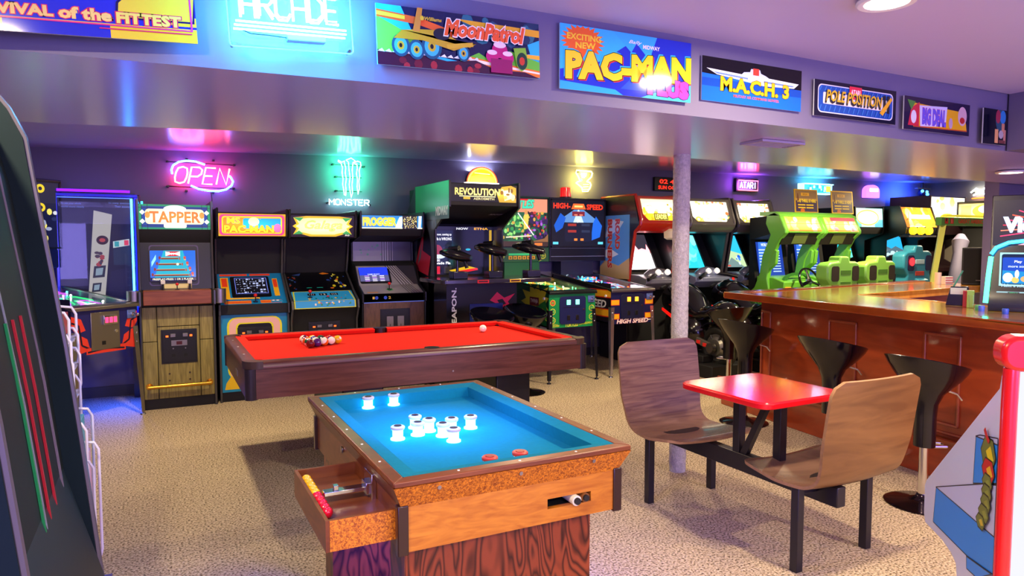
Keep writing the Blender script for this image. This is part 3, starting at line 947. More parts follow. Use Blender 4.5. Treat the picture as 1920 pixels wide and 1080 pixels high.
for k in range(4): sc_.ell(76 + k * 5.5, 56 - k * 13, 3, 3.6, '#c04830').rect(74 + k * 5.5, 50 - k * 13, 79 + k * 5.5, 52 - k * 13, '#e0a040')
sc_.poly([(3, 34), (13, 52), (13, 64), (3, 46)], '#8ad0f0').ell(60, 40, 3, 3, '#fff0c0').rect(0, 0, 100, 8, '#06063a')
sc_.text('FREEPLAY-PRESS 1 OR 2 PLAYER', 5, 1.5, 94, 6, '#f0e8c0', .02)
fr = MB()
fr.prism(rrpoly(-.01, -.01, .37, .275, .02), 0, .012, 'z')
Mx = face(.095, (con[4][0] + .008, con[4][1] + .075), .002, con[5])
mon = fr.build('monitor_frame', M('#2e2838', .4), r, .003, mat=Mx)
M2 = Mx.copy(); M2.translation = M2.translation + Vector((0, -.0135, .0013))
sc_.build('screen', SCREEN, r, M2)
MB().box(.50, -.02, 1.36, .56, .02, 1.42)
# control block
blk = MB().box(.035, -.135, .925, w - .035, .03, 1.05).build('control_block', wood('tavern_block', '#6e3420', '#8a4a2c', .4, (1, 1, 8), 2, 2, bands=False), r, .006)
for s, x in ((0, -.035), (1, w + .035)):
    MB().lathe([(.052, 0), (.055, .004), (.055, .125), (.048, .125), (.046, .02), (.0001, .02)], (x, -.07, .925), 26).build('cup_holder', STEEL, r)
for x in (.19, .40):
    t_ = MB().cyl((x, -.05, 1.05), (x, -.045, 1.10), .009, n=12).build('tap_lever', BLACK, r)
    MB().box(x - .018, -.062, 1.10, x + .018, -.035, 1.135).build('tap_handle', M('#d8d0c8', .3), t_, .004)
joystick(r, .30, -.05, 1.05, RED, 0, .8)
Art(.24, .045, 100, '#b8a860').rect(5, 3, 95, 16, '#e0d088').build('instruction_strip', PRINT, r, face(.18, (.03, 1.055), .004, con[5]))
# planks
PL = wood('olive_plank', '#6e6230', '#a09250', .5, (14, 14, 1), 3, 1.5, bands=False, contrast=(.3, .7))
for (a0, b0, a1, b1) in ((.02, .60, .13, .90), (.02, .095, .13, .595), (.135, .73, w - .135, .90), (.135, .095, w - .135, .725), (w - .13, .60, w - .02, .90), (w - .13, .095, w - .02, .595)):
    MB().box(a0, -.012, b0, a1, 0, b1).build('plank', PL, r, .004)
coin_door(r, .16, w - .155, .40, .70, -.012)
rail = MB().tube([(.05, -.07, .21), (w - .05, -.07, .21)], .016, 14).build('foot_rail', BRASS, r)
for x in (.06, w - .06): MB().cyl((x, -.012, .21), (x, -.07, .21), .012, n=12).cyl((x, -.018, .21), (x, -.012, .21), .028, n=16).build('rail_bracket', BRASS, rail)
for x in (.22, w - .22):
    for z in (.25, .31): MB().cyl((x, -.016, z), (x, -.012, z), .008, n=10).build('bolt', M('#3a2a14', .4), r)

# ---- maze cabinet
con = [(.03, .09), (.03, .80), (-.01, .81), (-.01, .895), (.06, .93), (.37, 1.16), (.30, 1.50), (.03, 1.52), (.0, 1.735)]
r, w, th = upright('arcade_cabinet', 'black arcade cabinet with yellow and pink marquee and orange and blue maze screen surround', .478, 1.098, 6.75, con, .76)
a = Art(w - .04, .205, 100, '#f0b010')
V = a.V
a.rrect(0, 0, 100, V, 6, '#f0a010').rrect(1.5, 1.5, 98.5, V - 1.5, 5, '#e8408a').rrect(5, 4, 95, V - 4, 4, '#ffd818').rrect(7, 6, 93, V - 6, 3, '#ff8c10')
a.rrect(36, 12, 62, V - 7, 3, '#18a0e0').poly([(60, 10), (93, 14), (93, V - 7), (62, V - 7)], '#18a0e0')
a.text('MS', 13, 20, 31, 29, '#ffe820', .04, out=.03, oc='#e05080')
a.text('PAC-MAN', 9, 6, 82, 16.5, '#ffe820', .04, out=.035, oc='#e86010')
a.ell(52, 23, 8, 7, '#ffe8a0').ell(88, 13, 6, 7, '#f070b0')
a.build('marquee', LIT, r, seg(con, 7))
b = Art(w - .04, seglen(con, 4), 100, '#1878b0')
V = b.V
b.poly([(3, V), (97, V), (88, 0), (2, 0)], '#1878b0')
b.rect(4, V - 6, 46, V - 1, '#e04020').rect(50, V - 6, 82, V - 1, '#e04020').rect(4, 4, 16, V - 10, '#e8b020').rect(6, V * .5, 14, V - 12, '#e04020').rect(84, 8, 92, V - 14, '#e8b020').rect(85, V * .45, 91, V - 16, '#e04020').rect(4, 2, 60, 5.5, '#e8b020')
b.rrect(19, 6, 79, V - 8, 3, '#0c0c12')
bz = b.build('bezel', PRINT, r, seg(con, 4))
s_ = Art(.30, .25, 100, '#04040c')
V = s_.V
random.seed(5)
for i in range(9):
    for j in range(7):
        x, y = 8 + i * 9.5, 8 + j * 10.5
        if random.random() < .8: s_.rect(x, y, x + random.choice((2, 7)), y + random.choice((1.5, 6)), '#a8b0d8')
s_.line([(3, 4), (97, 4), (97, V - 4), (3, V - 4), (3, 4)], 1.4, '#6a78d8')
s_.build('screen', SCREEN, r, face(.16, (con[4][0] + .055, con[4][1] + .042), .0045, con[5]))
c = Art(w - .04, seglen(con, 3), 100, '#1878b0')
V = c.V
c.rect(6, 2, 92, V - 2, '#e04828').rect(8, 3.2, 90, V - 3.5, '#e8b020').rect(10, 4.5, 88, V - 5, '#e04828').rect(46, 0, 60, V, '#1878b0').rect(76, 3, 94, V - 3, '#2a90c8')
c.build('control_panel', PRINT, r, seg(con, 3))
joystick(r, w * .52, .02, .915, RED)
for x in (.48, .52): button(r, x, .03, .918, '#e8e8e0')
k = Art(w - .04, seglen(con, 0), 100, '#1888b8')
V = k.V
k.rrect(9, 20, 92, V - 4, 14, '#e8e020').rrect(12, 20, 89, V - 6, 12, '#f0b8b0').rrect(22, 20, 79, V - 13, 7, '#e8e020').rrect(25, 20, 76, V - 15, 5, '#0c0c10')
k.poly([(4, 4), (30, 4), (26, 16), (14, 26), (6, 14)], '#e8c020').poly([(30, 10), (46, 4), (60, 12), (50, 20)], '#18a0d0')
k.build('front_artwork', PRINT, r, seg(con, 0))
coin_door(r, .16, w - .155, .42, .68, .03 - .001)

# ---- insect shooter cabinet
con = [(.03, .09), (.03, .72), (-.02, .80), (-.05, .835), (-.035, .905), (.14, .985), (.42, 1.16), (.32, 1.50), (.03, 1.515), (.0, 1.735)]
r, w, th = upright('arcade_cabinet', 'black arcade cabinet with spiky yellow marquee and light blue control panel', 1.105, 1.748, 6.75, con, .76)
a = Art(w - .04, .205, 100, '#0a0a0e')
V = a.V
P_ = [(3, V * .5), (9, V * .62), (4, V * .9), (14, V * .93), (24, V - 1), (76, V - 1), (86, V * .93), (96, V * .9), (91, V * .62), (98, V * .5), (91, V * .38), (96, V * .12), (84, V * .14), (70, V * .02), (30, V * .02), (16, V * .14), (4, V * .12), (9, V * .38)]
a.poly(P_, '#f0b818').poly([(50 + (x - 50) * .9, V / 2 + (y - V / 2) * .8) for x, y in P_], '#fff4a0')
a.poly([(4, V * .9), (20, V * .9), (14, V * .72)], '#38a050').poly([(96, V * .9), (80, V * .9), (86, V * .72)], '#38a050').poly([(4, V * .12), (20, V * .14), (13, V * .3)], '#38a050').poly([(96, V * .12), (80, V * .14), (87, V * .3)], '#38a050')
a.text('Galaga', 22, 9, 80, 26, '#b8d060', .02, shear=.3, out=.01, oc='#5aa060')
a.text('Bally', 85, 1.2, 93, 4, '#f0f0e0', .02, shear=.4)
a.build('marquee', LIT, r, seg(con, 8))
b = Art(w - .04, seglen(con, 5), 100, '#07070d')
V = b.V
random.seed(11)
b.poly([(55, V - 4), (62, V - 1), (72, V - 5), (60, V - 7)], '#d87818').poly([(10, V - 8), (25, V - 3), (22, V - 10)], '#28407a')
b.blobs(26, (66, 6, 95, V - 8), ['#2848a0', '#c8c020', '#183060', '#d07020', '#e0e060'], (1, 3.4)).blobs(12, (2, 4, 14, V - 14), ['#203a80', '#803020', '#304868'], (1, 2.6))
b.rrect(20, 6, 62, V - 10, 4, '#02020a').line([(28, 9), (36, 9)], 1.2, '#20b0a0').line([(44, 9), (54, 9)], 1.2, '#20b0a0')
b.build('bezel', PRINT, r, seg(con, 5))
c = Art(w - .06, seglen(con, 4), 100, '#2a9ad0')
V = c.V
c.poly([(0, 0), (100, 0), (97, V), (3, V)], '#d8d820').poly([(2, 1), (98, 1), (95, V - 1), (5, V - 1)], '#2a9ad8')
for x in (25, 44, 62): c.rect(x, V - 15, x + 13, V - 8, '#0c0c14').text('111' if x != 44 else '1 2', x + 3, V - 13.5, x + 10, V - 9.5, '#e8e8f0', .02)
c.blobs(14, (20, 2, 92, 10), ['#209050', '#c84030', '#e0c040', '#106040'], (.8, 2.4))
cp = c.build('control_panel', PRINT, r, face(.03, con[4], .0015, con[5]))
c2 = Art(w - .06, seglen(con, 3), 100, '#2a9ad8'); c2.rect(0, 0, 2, c2.V, '#d8d820').rect(98, 0, 100, c2.V, '#d8d820').rect(0, 0, 100, 1.2, '#d8d820')
c2.blobs(18, (25, 3, 94, c2.V - 2), ['#c82820', '#209050', '#e0c040', '#e8e0d0'], (.8, 2.2)).build('control_panel_front', PRINT, r, face(.03, con[3], .0015, con[4]))
joystick(r, .19, .03, .935, RED, .01)
for x, c_ in ((.36, '#d02020'), (.535, '#e0b030'), (.535, '#e0b030')): button(r, x, .03 + (.03 if x > .5 and c_ else 0), .94, c_)
coin_door(r, .17, w - .17, .45, .70, .03 - .001)

# ---- frog cabinet
con = [(.0, .09), (.0, .865), (-.02, .875), (-.02, .955), (.16, 1.03), (.30, 1.22), (.40, 1.27), (.40, 1.47), (.06, 1.53), (.03, 1.60), (.03, 1.735)]
GR = M('#6e6a74', .4)
r, w, th = upright('arcade_cabinet', 'arcade cabinet with brown woodgrain front, grey control deck and wide blue marquee', 1.772, 2.440, 6.72, con, .76, tm=BLACK)
a = Art(w - .04, .13, 100, '#1c86d0')
V = a.V
a.rect(0, 0, 100, 2, '#f0f0d0').text('FROGGER', 3, 5, 56, 17, '#ffd820', .05, out=.02, oc='#e0a010')
a.poly([(55, 2), (62, V - 2), (68, V - 1), (66, 2)], '#d8f0ff').rect(67, 0, 92, V, '#18140c')
random.seed(2)
for k in range(90): a.rect(*(lambda x, y: (x, y, x + .8, y + 1.6))(random.uniform(68, 91), random.uniform(0, V - 2)), random.choice(('#e8d070', '#c8a840', '#f8f0c0')))
a.poly([(93, 0), (97, 0), (99, V), (94, V)], '#f0f4ff')
a.build('marquee', LIT, r, seg(con, 9))
b = Art(w - .04, seglen(con, 6), 100, '#80828c')
V = b.V
b.rect(62, 0, 100, V, '#3a3a48').blobs(8, (10, 8, 50, V - 4), ['#3a9a60', '#50a070'], (1, 2.4))
for x in (50, 54, 58, 62, 66): b.line([(x, V), (x, 0)], 1.2, '#16161e').line([(x + 2, V), (x + 2, 0)], .6, '#b8b8c4')
b.build('upper_bezel', PRINT, r, seg(con, 6))
b = Art(w - .04, seglen(con, 4), 100, '#8c8a90')
V = b.V
for k in range(5): b.line([(50 + k * 4, V), (70 + k * 5, 0)], 1.4, '#16161e').line([(52 + k * 4, V), (72 + k * 5, 0)], .6, '#c0c0cc')
b.poly([(68, V), (100, V), (100, 0), (92, 0)], '#30303c').rrect(4, 3, 56, V - 5, 3, '#101018')
b.build('lower_bezel', PRINT, r, seg(con, 4))
s_ = Art(.30, .185, 100, '#2038d0')
V = s_.V
s_.rect(0, 0, 100, V * .48, '#50507a').text('GAME SELECT', 28, V * .50, 70, V * .58, '#c8d0ff', .02)
for i in range(3):
    for j in range(4): s_.rect(16 + i * 26, 5 + j * 6.5, 32 + i * 26, 8.4 + j * 6.5, '#d8d0f0' if (i + j) % 3 else '#b080e0')
s_.build('screen', SCREEN, r, face(.05, (con[4][0] + .02, con[4][1] + .025), .004, con[5]))
dk = MB().prism([con[2], con[3], con[4], (con[4][0], con[2][1])], .02, w - .02, 'x').build('control_deck', GR, r, .003)
d_ = Art(w - .06, seglen(con, 3), 100, '#8a8890')
for k in range(5): d_.line([(70 + k * 4, d_.V), (76 + k * 4.6, 0)], 1.3, '#1a1a22')
d_.star(46, 14, 7, 6, '#3a9050', 5).rect(6, 3, 24, 6, '#c88a40').build('deck_overlay', PRINT, r, face(.03, con[3], .002, con[4]))
joystick(r, w * .46, .06, .99, RED)
for x in (.15, .24):
    MB().cyl((x, -.028, .915), (x, -.02, .915), .017, n=18).build('start_button', M('#1a48c0', .3), r)
Art(.03, .03).text('1', 10, 10, 60, 90, '#e0c030').build('number_decal', PRINT, r, face(.11, (-.02, .90), .002, (-.02, .99)))
Art(.03, .03).text('2', 10, 10, 90, 90, '#e0c030').build('number_decal', PRINT, r, face(.27, (-.02, .90), .002, (-.02, .99)))
MB().box(.02, -.01, .865, w - .02, 0, .875).build('light_strip', M('#5a70d0', .3, e=.6), r)
MB().box(.02, -.004, .09, w - .02, 0, .865).build('front_panel', wood('brown_grain', '#4e3426', '#6e4c38', .5, (5, 5, .7), 6, 2., bands=False), r)
coin_door(r, .19, w - .17, .46, .80, -.004, 'plain')
# ---- movie shooter cabinet
con = [(.55, .05), (.55, .95), (.50, 1.10), (.50, 1.17), (.50, 1.62), (.06, 1.70), (.02, 1.825), (.0, 1.84), (.0, 2.02)]
GRN = artmat('cab_side')
r = root('arcade_cabinet', 'tall black movie shooter cabinet with mounted guns and gold lettered marquee', 'arcade cabinet', (2.47, 6.15, 0), 0, 'upright arcade cabinets along the back wall')
w = .76
sp = [(.40, .0), (.40, 1.0), (.36, 1.12), (.36, 1.60), (-.02, 1.80), (-.02, 2.05), (.95, 2.05), (1.2, 1.8), (1.2, 0)]
for a_ in (0, w - .02):
    p = MB().prism(sp, a_, a_ + .02, 'x').build('side_panel', SIDEBLK, r, .002)
sa = Art(1.2, 2.05, 120, '#30343c')
sa.poly([(0, 205), (0, 175), (25, 178), (80, 172), (122, 180), (122, 205)], '#18a060')
sa.poly([(0, 175), (60, 170), (122, 178), (122, 150), (0, 120)], '#6a8088').poly([(70, 150), (95, 175), (86, 148), (98, 140), (92, 120), (74, 128)], '#c02840').poly([(76, 150), (92, 165), (84, 146)], '#5a7078')
sa.text('MIDWAY', 84, 178, 120, 186, '#f0f4f0', .04)
# clip: keep the art on the upper panel only
su = Art(.95, .36, 95, '#18a060'); su.poly([(0, 0), (95, 12), (95, 36), (0, 36)], '#18a060').poly([(0, 0), (95, 0), (95, 9), (0, 7)], '#4a6068').text('MIDWAY', 60, 4, 92, 12, '#f4f6f0', .04)
su.build('side_artwork', PRINT, r, sideface(0, .93, 1.69))
sv = Art(.80, .60, 80, '#4a5460'); sv.ell(50, 24, 22, 34, '#0a0a10').rect(0, 0, 80, 4, '#0a0a10'); sv.poly([(20, 10), (52, 56), (46, 30), (70, 24), (62, 4), (36, 8)], '#c02840').poly([(30, 14), (46, 42), (40, 22)], '#5a7078').build('side_artwork', PRINT, r, sideface(0, 1.18, 1.08))
MB().prism([(.55, .05), (.55, .95), (.42, 1.10), (.80, 1.17), (.80, 1.66), (.0, 1.82), (.0, 2.03), (1.18, 2.03), (1.18, .05)], .02, w - .02, 'x').build('body', MATTE, r)
a = Art(w - .05, .165, 100, '#0a0806'); V = a.V
a.poly([(72, 0), (98, 0), (98, V - 3), (90, V), (76, V - 2), (68, V * .5)], '#e8b030').poly([(80, 2), (94, 6), (90, 18), (78, 16)], '#fff4c0').blobs(10, (70, 2, 96, V - 3), ['#f8d060', '#fff0b0', '#8a5a10'], (1.4, 4))
a.text('REVOLUTION', 6, 9, 72, 18, '#f8e078', .03, out=.01, oc='#7a5a10').rect(12, 6.5, 66, 7.8, '#e8d898').rect(18, 3, 28, 6, '#d8b030').text('AEROSMITH', 33, 2.5, 64, 5.5, '#e8d898', .02)
a.build('marquee', LIT, r, face(.025, (0, 1.855), .003, (0, 2.0)))
Art(.16, .05).text('3DOTF', 5, 4, 95, 28, '#7a7a84', .04, shear=.3, out=.02, oc='#c0c0c8').build('logo_decal', PRINT, r, face(.55, (.30, 1.745), .003, (.12, 1.785)))
b = Art(w - .04, .50, 100, '#06060a'); V = b.V
b.rect(2, V - 5, 98, V - 1, '#17141c').text('NOW', 42, V - 4.6, 60, V - 1.6, '#d8d8e0', .03).text('ETNA', 70, V - 4.6, 92, V - 1.6, '#e8a020', .03)
b.rect(4, 14, 36, V - 6, '#101a30')
for k, t in enumerate(('And now, coming up', 'to life is WRONG', '', '')):
    if t: b.text(t, 5, V - 14 - k * 6, 34, V - 10 - k * 6, '#f0f0f8', .02)
b.ell(12, 34, 8, 9, '#8a2a3a').ell(14, 26, 10, 3, '#c8d8e8').text('music', 6, 19, 16, 23, '#e8e8f0', .03).text('invade Fla', 6, 15, 32, 18.5, '#f4f4f8', .03)
b.rect(6, 1, 16, 12, '#c01828').rect(22, 2, 34, 12, '#2a2420').poly([(30, 6), (60, 12), (76, 8), (40, 2)], '#c8a018').poly([(44, 1), (76, 6), (74, 9), (44, 5)], '#d01820').poly([(20, 30), (36, 34), (36, 30)], '#f0b8a0')
b.ell(60, 36, 4, 1.6, '#20a0c0').rect(94, 2, 98, V - 5, '#b08a18').rect(0, 2, 2.5, V - 5, '#b08a18')
b.build('screen', SCREEN, r, face(.02, (.58, 1.13), .002, (.58, 1.6)))
# control shelf
sh = MB().prism(rrpoly(-.15, -.22, 1.02, .44, .05), 1.075, 1.115, 'z').build('control_shelf', M('#24202c', .16, coat=.6), r, .006)
cab2 = MB().box(.0, .06, .02, .76, .56, 1.075).build('pedestal', M('#10101a', .3, coat=.4), r, .004)
pa = Art(.76, 1.0, 76, '#0d0d18')
pa.poly([(46, 84), (54, 92), (62, 86), (74, 90), (66, 82), (70, 76), (62, 78), (56, 70), (54, 80)], '#d02050').poly([(54, 84), (60, 85), (64, 80), (58, 78)], '#0d0d18')
pa.build('front_artwork', PRINT, r, face(0, (.06, .05), .002, (.06, 1.0)))
tx = Art(.75, .045, 100, '#f0f0f0'); tx = Art(.95, .07, 100)
tx.text('MUSIC', 2, 1, 22, 6, '#e8b818', .03).text('IS', 25, 1, 30, 6, '#e8b818', .03).text('THE', 33, 1, 46, 6, '#e8b818', .03).text('WEAPON.', 49, 1, 97, 6, '#f4f4f4', .03)
tx.build('slogan', PRINT, r, Matrix(((0, -1, 0, .11), (0, 0, -1, .056), (1, 0, 0, .10), (0, 0, 0, 1))))
cd = MB().box(.24, .045, .66, .60, .06, .86).box(.25, .038, .67, .59, .045, .85).build('coin_door', M('#1a2a78', .3), r, .003)
for x in (.44, .49): MB().box(x, .03, .75, x + .035, .038, .79).build('coin_light', M('#ff3020', .3, e=2.), cd)
GUNB = M('#0a0a12', .25, coat=.4)
for (gx, gy, hgt) in ((.08, -.02, 0), (.46, .0, .05), (.90, .02, .06)):
    g = MB().box(gx - .06, gy - .05, 1.115, gx + .09, gy + .07, 1.185).build('gun_mount', GUNB, r, .006)
    MB().cyl((gx, gy, 1.18), (gx, gy, 1.30 + hgt), .014, n=12).build('post', GUNB, g)
    gm = MB()
    z = 1.32 + hgt
    gm.tube([(gx + .10, gy - .10, z - .01), (gx + .04, gy - .03, z + .005), (gx - .02, gy + .04, z + .03), (gx - .06, gy + .16, z + .045), (gx - .07, gy + .24, z + .045)], [.03, .05, .055, .04, .022], 12)
    gm.tube([(gx + .05, gy - .04, z), (gx + .07, gy - .07, z - .10)], [.022, .018], 10)
    gm.tube([(gx - .04, gy + .1, z + .08), (gx + .02, gy, z + .085)], [.022, .028], 10)
    gm.build('gun', GUNB, g, ang=60)
for (lx, lz, t, c_) in ((.10, 1.128, 'x', '#c01818'), (.44, 1.13, 'x', '#c8a018')):
    Art(.12, .03, 100, c_).rect(10, 6, 90, 19, '#400808').build('shelf_sticker', PRINT, r, face(lx + .1, (-.221, 1.08), .002, (-.221, 1.12)))

# ---------------------------------------------------------------- pinball machines
def pinball(label, x, y, rz, bodyc, artfn_front, artfn_side, backfn, pf_cols, legc=STEEL, railc=STEEL, bw=.72, L=1.25, bh=(1.235, 2.01), lightc=('#30c060', 3.), group='pinball machines', extra=None):
    r = root('pinball_machine', label, 'pinball machine', (x, y, 0), rz, group)
    W = .57; hw = W / 2
    zf0, zf1, zb0, zb1 = .575, .955, .60, 1.09
    poly = [(0, zf0), (0, zf1), (L, zb1), (L, zb0 + .02)]
    body = MB()
    # hollow box: two sides, front, back, floor
    for a in (-hw, hw - .018): body.prism(poly, a, a + .018, 'x')
    body.box(-hw, 0, zf0, hw, .018, zf1 - .004).box(-hw, L - .02, zb0, hw, L, zb1)
    body.prism([(0, zf0), (0, zf0 + .015), (L, zb0 + .035), (L, zb0 + .02)], -hw, hw, 'x')
    body.build('body', M(bodyc, .3, coat=.3), r)
    for a, s in ((-hw, -1), (hw, 1)):
        MB().prism([(-.005, zf1 - .01), (-.005, zf1 + .004), (L, zb1 + .004), (L, zb1 - .012)], a - .004 if s < 0 else a - .022, a + .022 if s < 0 else a + .004, 'x').build('side_rail', railc, r, .002)
    MB().prism([(-.03, zf1 - .03), (-.03, zf1 - .004), (-.015, zf1 + .008), (.055, zf1 + .012), (.055, zf1 - .01)], -hw - .008, hw + .008, 'x').build('lockbar', railc, r, .003)
    # playfield
    pf0 = (.03, zf1 - .055); pf1 = (L - .02, zb1 - .06)
    pf = Art(W - .045, math.dist(pf0, pf1), 100, pf_cols[0])
    V = pf.V
    random.seed(len(label))
    pf.blobs(30, (6, 20, 94, V - 10), pf_cols[1:], (3, 11)).poly([(10, 18), (42, 8), (42, 12), (10, 26)], '#e8e8e8').poly([(90, 18), (58, 8), (58, 12), (90, 26)], '#e8e8e8')
    pfo = pf.build('playfield', artmat('playfield_art', 2.2), r, face(-hw + .0225, pf0, 0, pf1))
    ps = (pf1[1] - pf0[1]) / (pf1[0] - pf0[0])
    def pz(yy): return pf0[1] + (yy - pf0[0]) * ps
    random.seed(len(label) + 3)
    for k in range(4):
        bx_, by_ = random.uniform(-.17, .17), random.uniform(.65, 1.05)
        b_ = MB().lathe([(.012, 0), (.012, .03), (.032, .034), (.034, .045), (.02, .05), (.0001, .05)], (bx_, by_, pz(by_) - .005), 16).build('pop_bumper', M(random.choice(pf_cols[1:]), .3, e=1.6), r)
    tgt = [(random.uniform(-.22, .22), random.uniform(.15, 1.1)) for _ in range(46)]
    for k, (bx_, by_) in enumerate(tgt):
        c_ = random.choice(pf_cols[1:])
        if k % 3 == 0: MB().cyl((bx_, by_, pz(by_)), (bx_, by_, pz(by_) + .028), .006, n=8).ball((bx_, by_, pz(by_) + .034), .009, 8).build('lamp_post', M(c_, .3, e=9.), r)
        elif k % 3 == 1: MB().box(bx_ - .015, by_, pz(by_), bx_ + .015, by_ + .006, pz(by_) + .026).build('target', M(c_, .3, e=1.2), r)
        else: MB().tube([(bx_, by_, pz(by_) + .02), (bx_ * .6, by_ + .1, pz(by_) + .05), (bx_ * .3 + .05, by_ + .2, pz(by_) + .045)], .006, 6).build('wire_ramp', M(c_, .25, .3, e=.8), r)
    MB().tube([(-.07, .16, pz(.16) + .015), (-.01, .12, pz(.12) + .015)], [.012, .007], 8).build('flipper', WHITE, r)
    MB().tube([(.07, .16, pz(.16) + .015), (.01, .12, pz(.12) + .015)], [.012, .007], 8).build('flipper', WHITE, r)
    gl = MB().prism([(.05, zf1 + .001), (.05, zf1 + .005), (L - .02, zb1 - .001), (L - .02, zb1 - .005)], -hw + .02, hw - .02, 'x')
    gl.build('glass', GLASS, r)
    # front art, door
    if artfn_front: artfn_front(W, zf1 - .03 - zf0).build('front_artwork', PRINT, r, face(-hw, (0, zf0), .001, (0, zf1)))
    if artfn_side:
        artfn_side(L, .40).build('side_artwork', PRINT, r, sideface(-hw, L, .60))
    # legs
    for s in (-1, 1):
        for yy, zt in ((-.006, .76), (L - .05, .78)):
            xx = s * (hw + .002)
            sp_ = s * .02; yo = -.03 if yy < .1 else .03
            lg = MB()
            lg.add([(xx - s * .045, yy, zt), (xx, yy, zt), (xx, yy + .05, zt), (xx - s * .045 + s * .004, yy + .004, zt), (xx + sp_ - s * .03, yy + yo, .03), (xx + sp_, yy + yo, .03), (xx + sp_, yy + yo + .03, .03), (xx + sp_ - s * .026, yy + yo + .004, .03)],
                   [(0, 1, 5, 4), (1, 2, 6, 5), (3, 7, 6, 2), (0, 4, 7, 3), (0, 3, 2, 1), (4, 5, 6, 7)])
            lg.cyl((xx + sp_ - s * .012, yy + yo + .012, .03), (xx + sp_ - s * .012, yy + yo + .012, .012), .006, n=8).cyl((xx + sp_ - s * .012, yy + yo + .012, .012), (xx + sp_ - s * .012, yy + yo + .012, 0), .02, .024, n=14)
            l_ = lg.build('leg', legc, r)
            if yy < .1:
                for zz in (.70, .63): MB().ball((xx - s * .016, yy - .002, zz), .009, 10).build('leg_bolt', CHROME, l_)
    for s in (-1, 1): MB().cyl((s * hw, .09, .88), (s * (hw + .014), .09, .88), .014, n=14).build('flipper_button', WHITE, r)
    MB().cyl((hw - .055, -.03, .865), (hw - .055, 0, .865), .016, n=14).cyl((hw - .055, -.075, .865), (hw - .055, -.03, .865), .008, n=10).ball((hw - .055, -.08, .865), .014, 12).build('plunger', CHROME, r)
    MB().box(hw - .095, -.012, .83, hw - .015, 0, .90).build('plunger_plate', M('#6a80c0', .3, .5), r, .004)
    # backbox
    z0, z1 = bh; bhw = bw / 2
    bb = MB().box(-bhw, L - .14, z0, bhw, L + .12, z1).build('backbox', M(bodyc, .35, coat=.2), r, .006)
    MB().box(-hw + .05, L - .12, zb1 - .02, hw - .05, L + .08, z0).build('neck', M(bodyc, .4), r)
    fr = MB()
    fr.box(-bhw + .015, L - .15, z0 + .17, bhw - .015, L - .14, z0 + .185).box(-bhw + .015, L - .15, z1 - .03, bhw - .015, L - .14, z1 - .015)
    fr.box(-bhw + .015, L - .15, z0 + .17, -bhw + .03, L - .14, z1 - .015).box(bhw - .03, L - .15, z0 + .17, bhw - .015, L - .14, z1 - .015)
    fr.build('backglass_frame', BLACK, r)
    ba, spa, mt = backfn(bw - .06, z1 - z0 - .215, bw - .04, .15)
    ba.build('backglass', mt, r, face(-bhw + .03, (L - .142, z0 + .185), .001, (L - .142, z1)))
    spa.build('speaker_panel', PRINT, r, face(-bhw + .02, (L - .142, z0 + .01), .001, (L - .142, z1)))
    return r


def make_glass():
    ma = bpy.data.materials.new('pane_glass'); ma.use_nodes = True
    nt = ma.node_tree; nt.nodes.clear()
    out = node(nt, 'ShaderNodeOutputMaterial'); mx = node(nt, 'ShaderNodeMixShader'); g = node(nt, 'ShaderNodeBsdfGlossy'); t = node(nt, 'ShaderNodeBsdfTransparent')
    g.inputs['Roughness'].default_value = .02
    lw = node(nt, 'ShaderNodeLayerWeight', Blend=.5)
    pw = node(nt, 'ShaderNodeMath', operation='POWER'); pw.inputs[1].default_value = 5.
    f = node(nt, 'ShaderNodeMath', operation='MULTIPLY_ADD'); f.inputs[1].default_value = .8; f.inputs[2].default_value = .02
    nt.links.new(lw.outputs['Facing'], pw.inputs[0]); nt.links.new(pw.outputs[0], f.inputs[0])
    nt.links.new(f.outputs[0], mx.inputs[0]); nt.links.new(t.outputs[0], mx.inputs[1]); nt.links.new(g.outputs[0], mx.inputs[2]); nt.links.new(mx.outputs[0], out.inputs[0])
    return ma
GLASS = make_glass()


def pin_door(par, x0, x1, z0, z1, mt, lights, lc):
    d = MB().prism(rrpoly(x0, z0, x1, z1, .03), -.012, -.001, 'y').build('coin_door', mt, par, .002)
    w = x1 - x0; h = z1 - z0
    for s in (-1, 1):
        cx = (x0 + x1) / 2 + s * w * .17
        MB().box(cx - .022, -.019, z1 - h * .30, cx + .022, -.012, z1 - h * .12).build('coin_slot', M(lc, .3, e=2.2), d, .002)
        MB().box(cx - .018, -.016, z0 + h * .14, cx + .018, -.012, z0 + h * .32).build('return_flap', BLACK, d, .002)
    MB().cyl((x1 - .03, -.022, z0 + h * .52), (x1 - .03, -.012, z0 + h * .52), .008, n=12).build('lock', CHROME, d)
    MB().box(x0 + .03, -.0135, z0 + h * .60, x1 - .06, -.0125, z0 + h * .615).build('door_seam', BLACK, d)
    return d

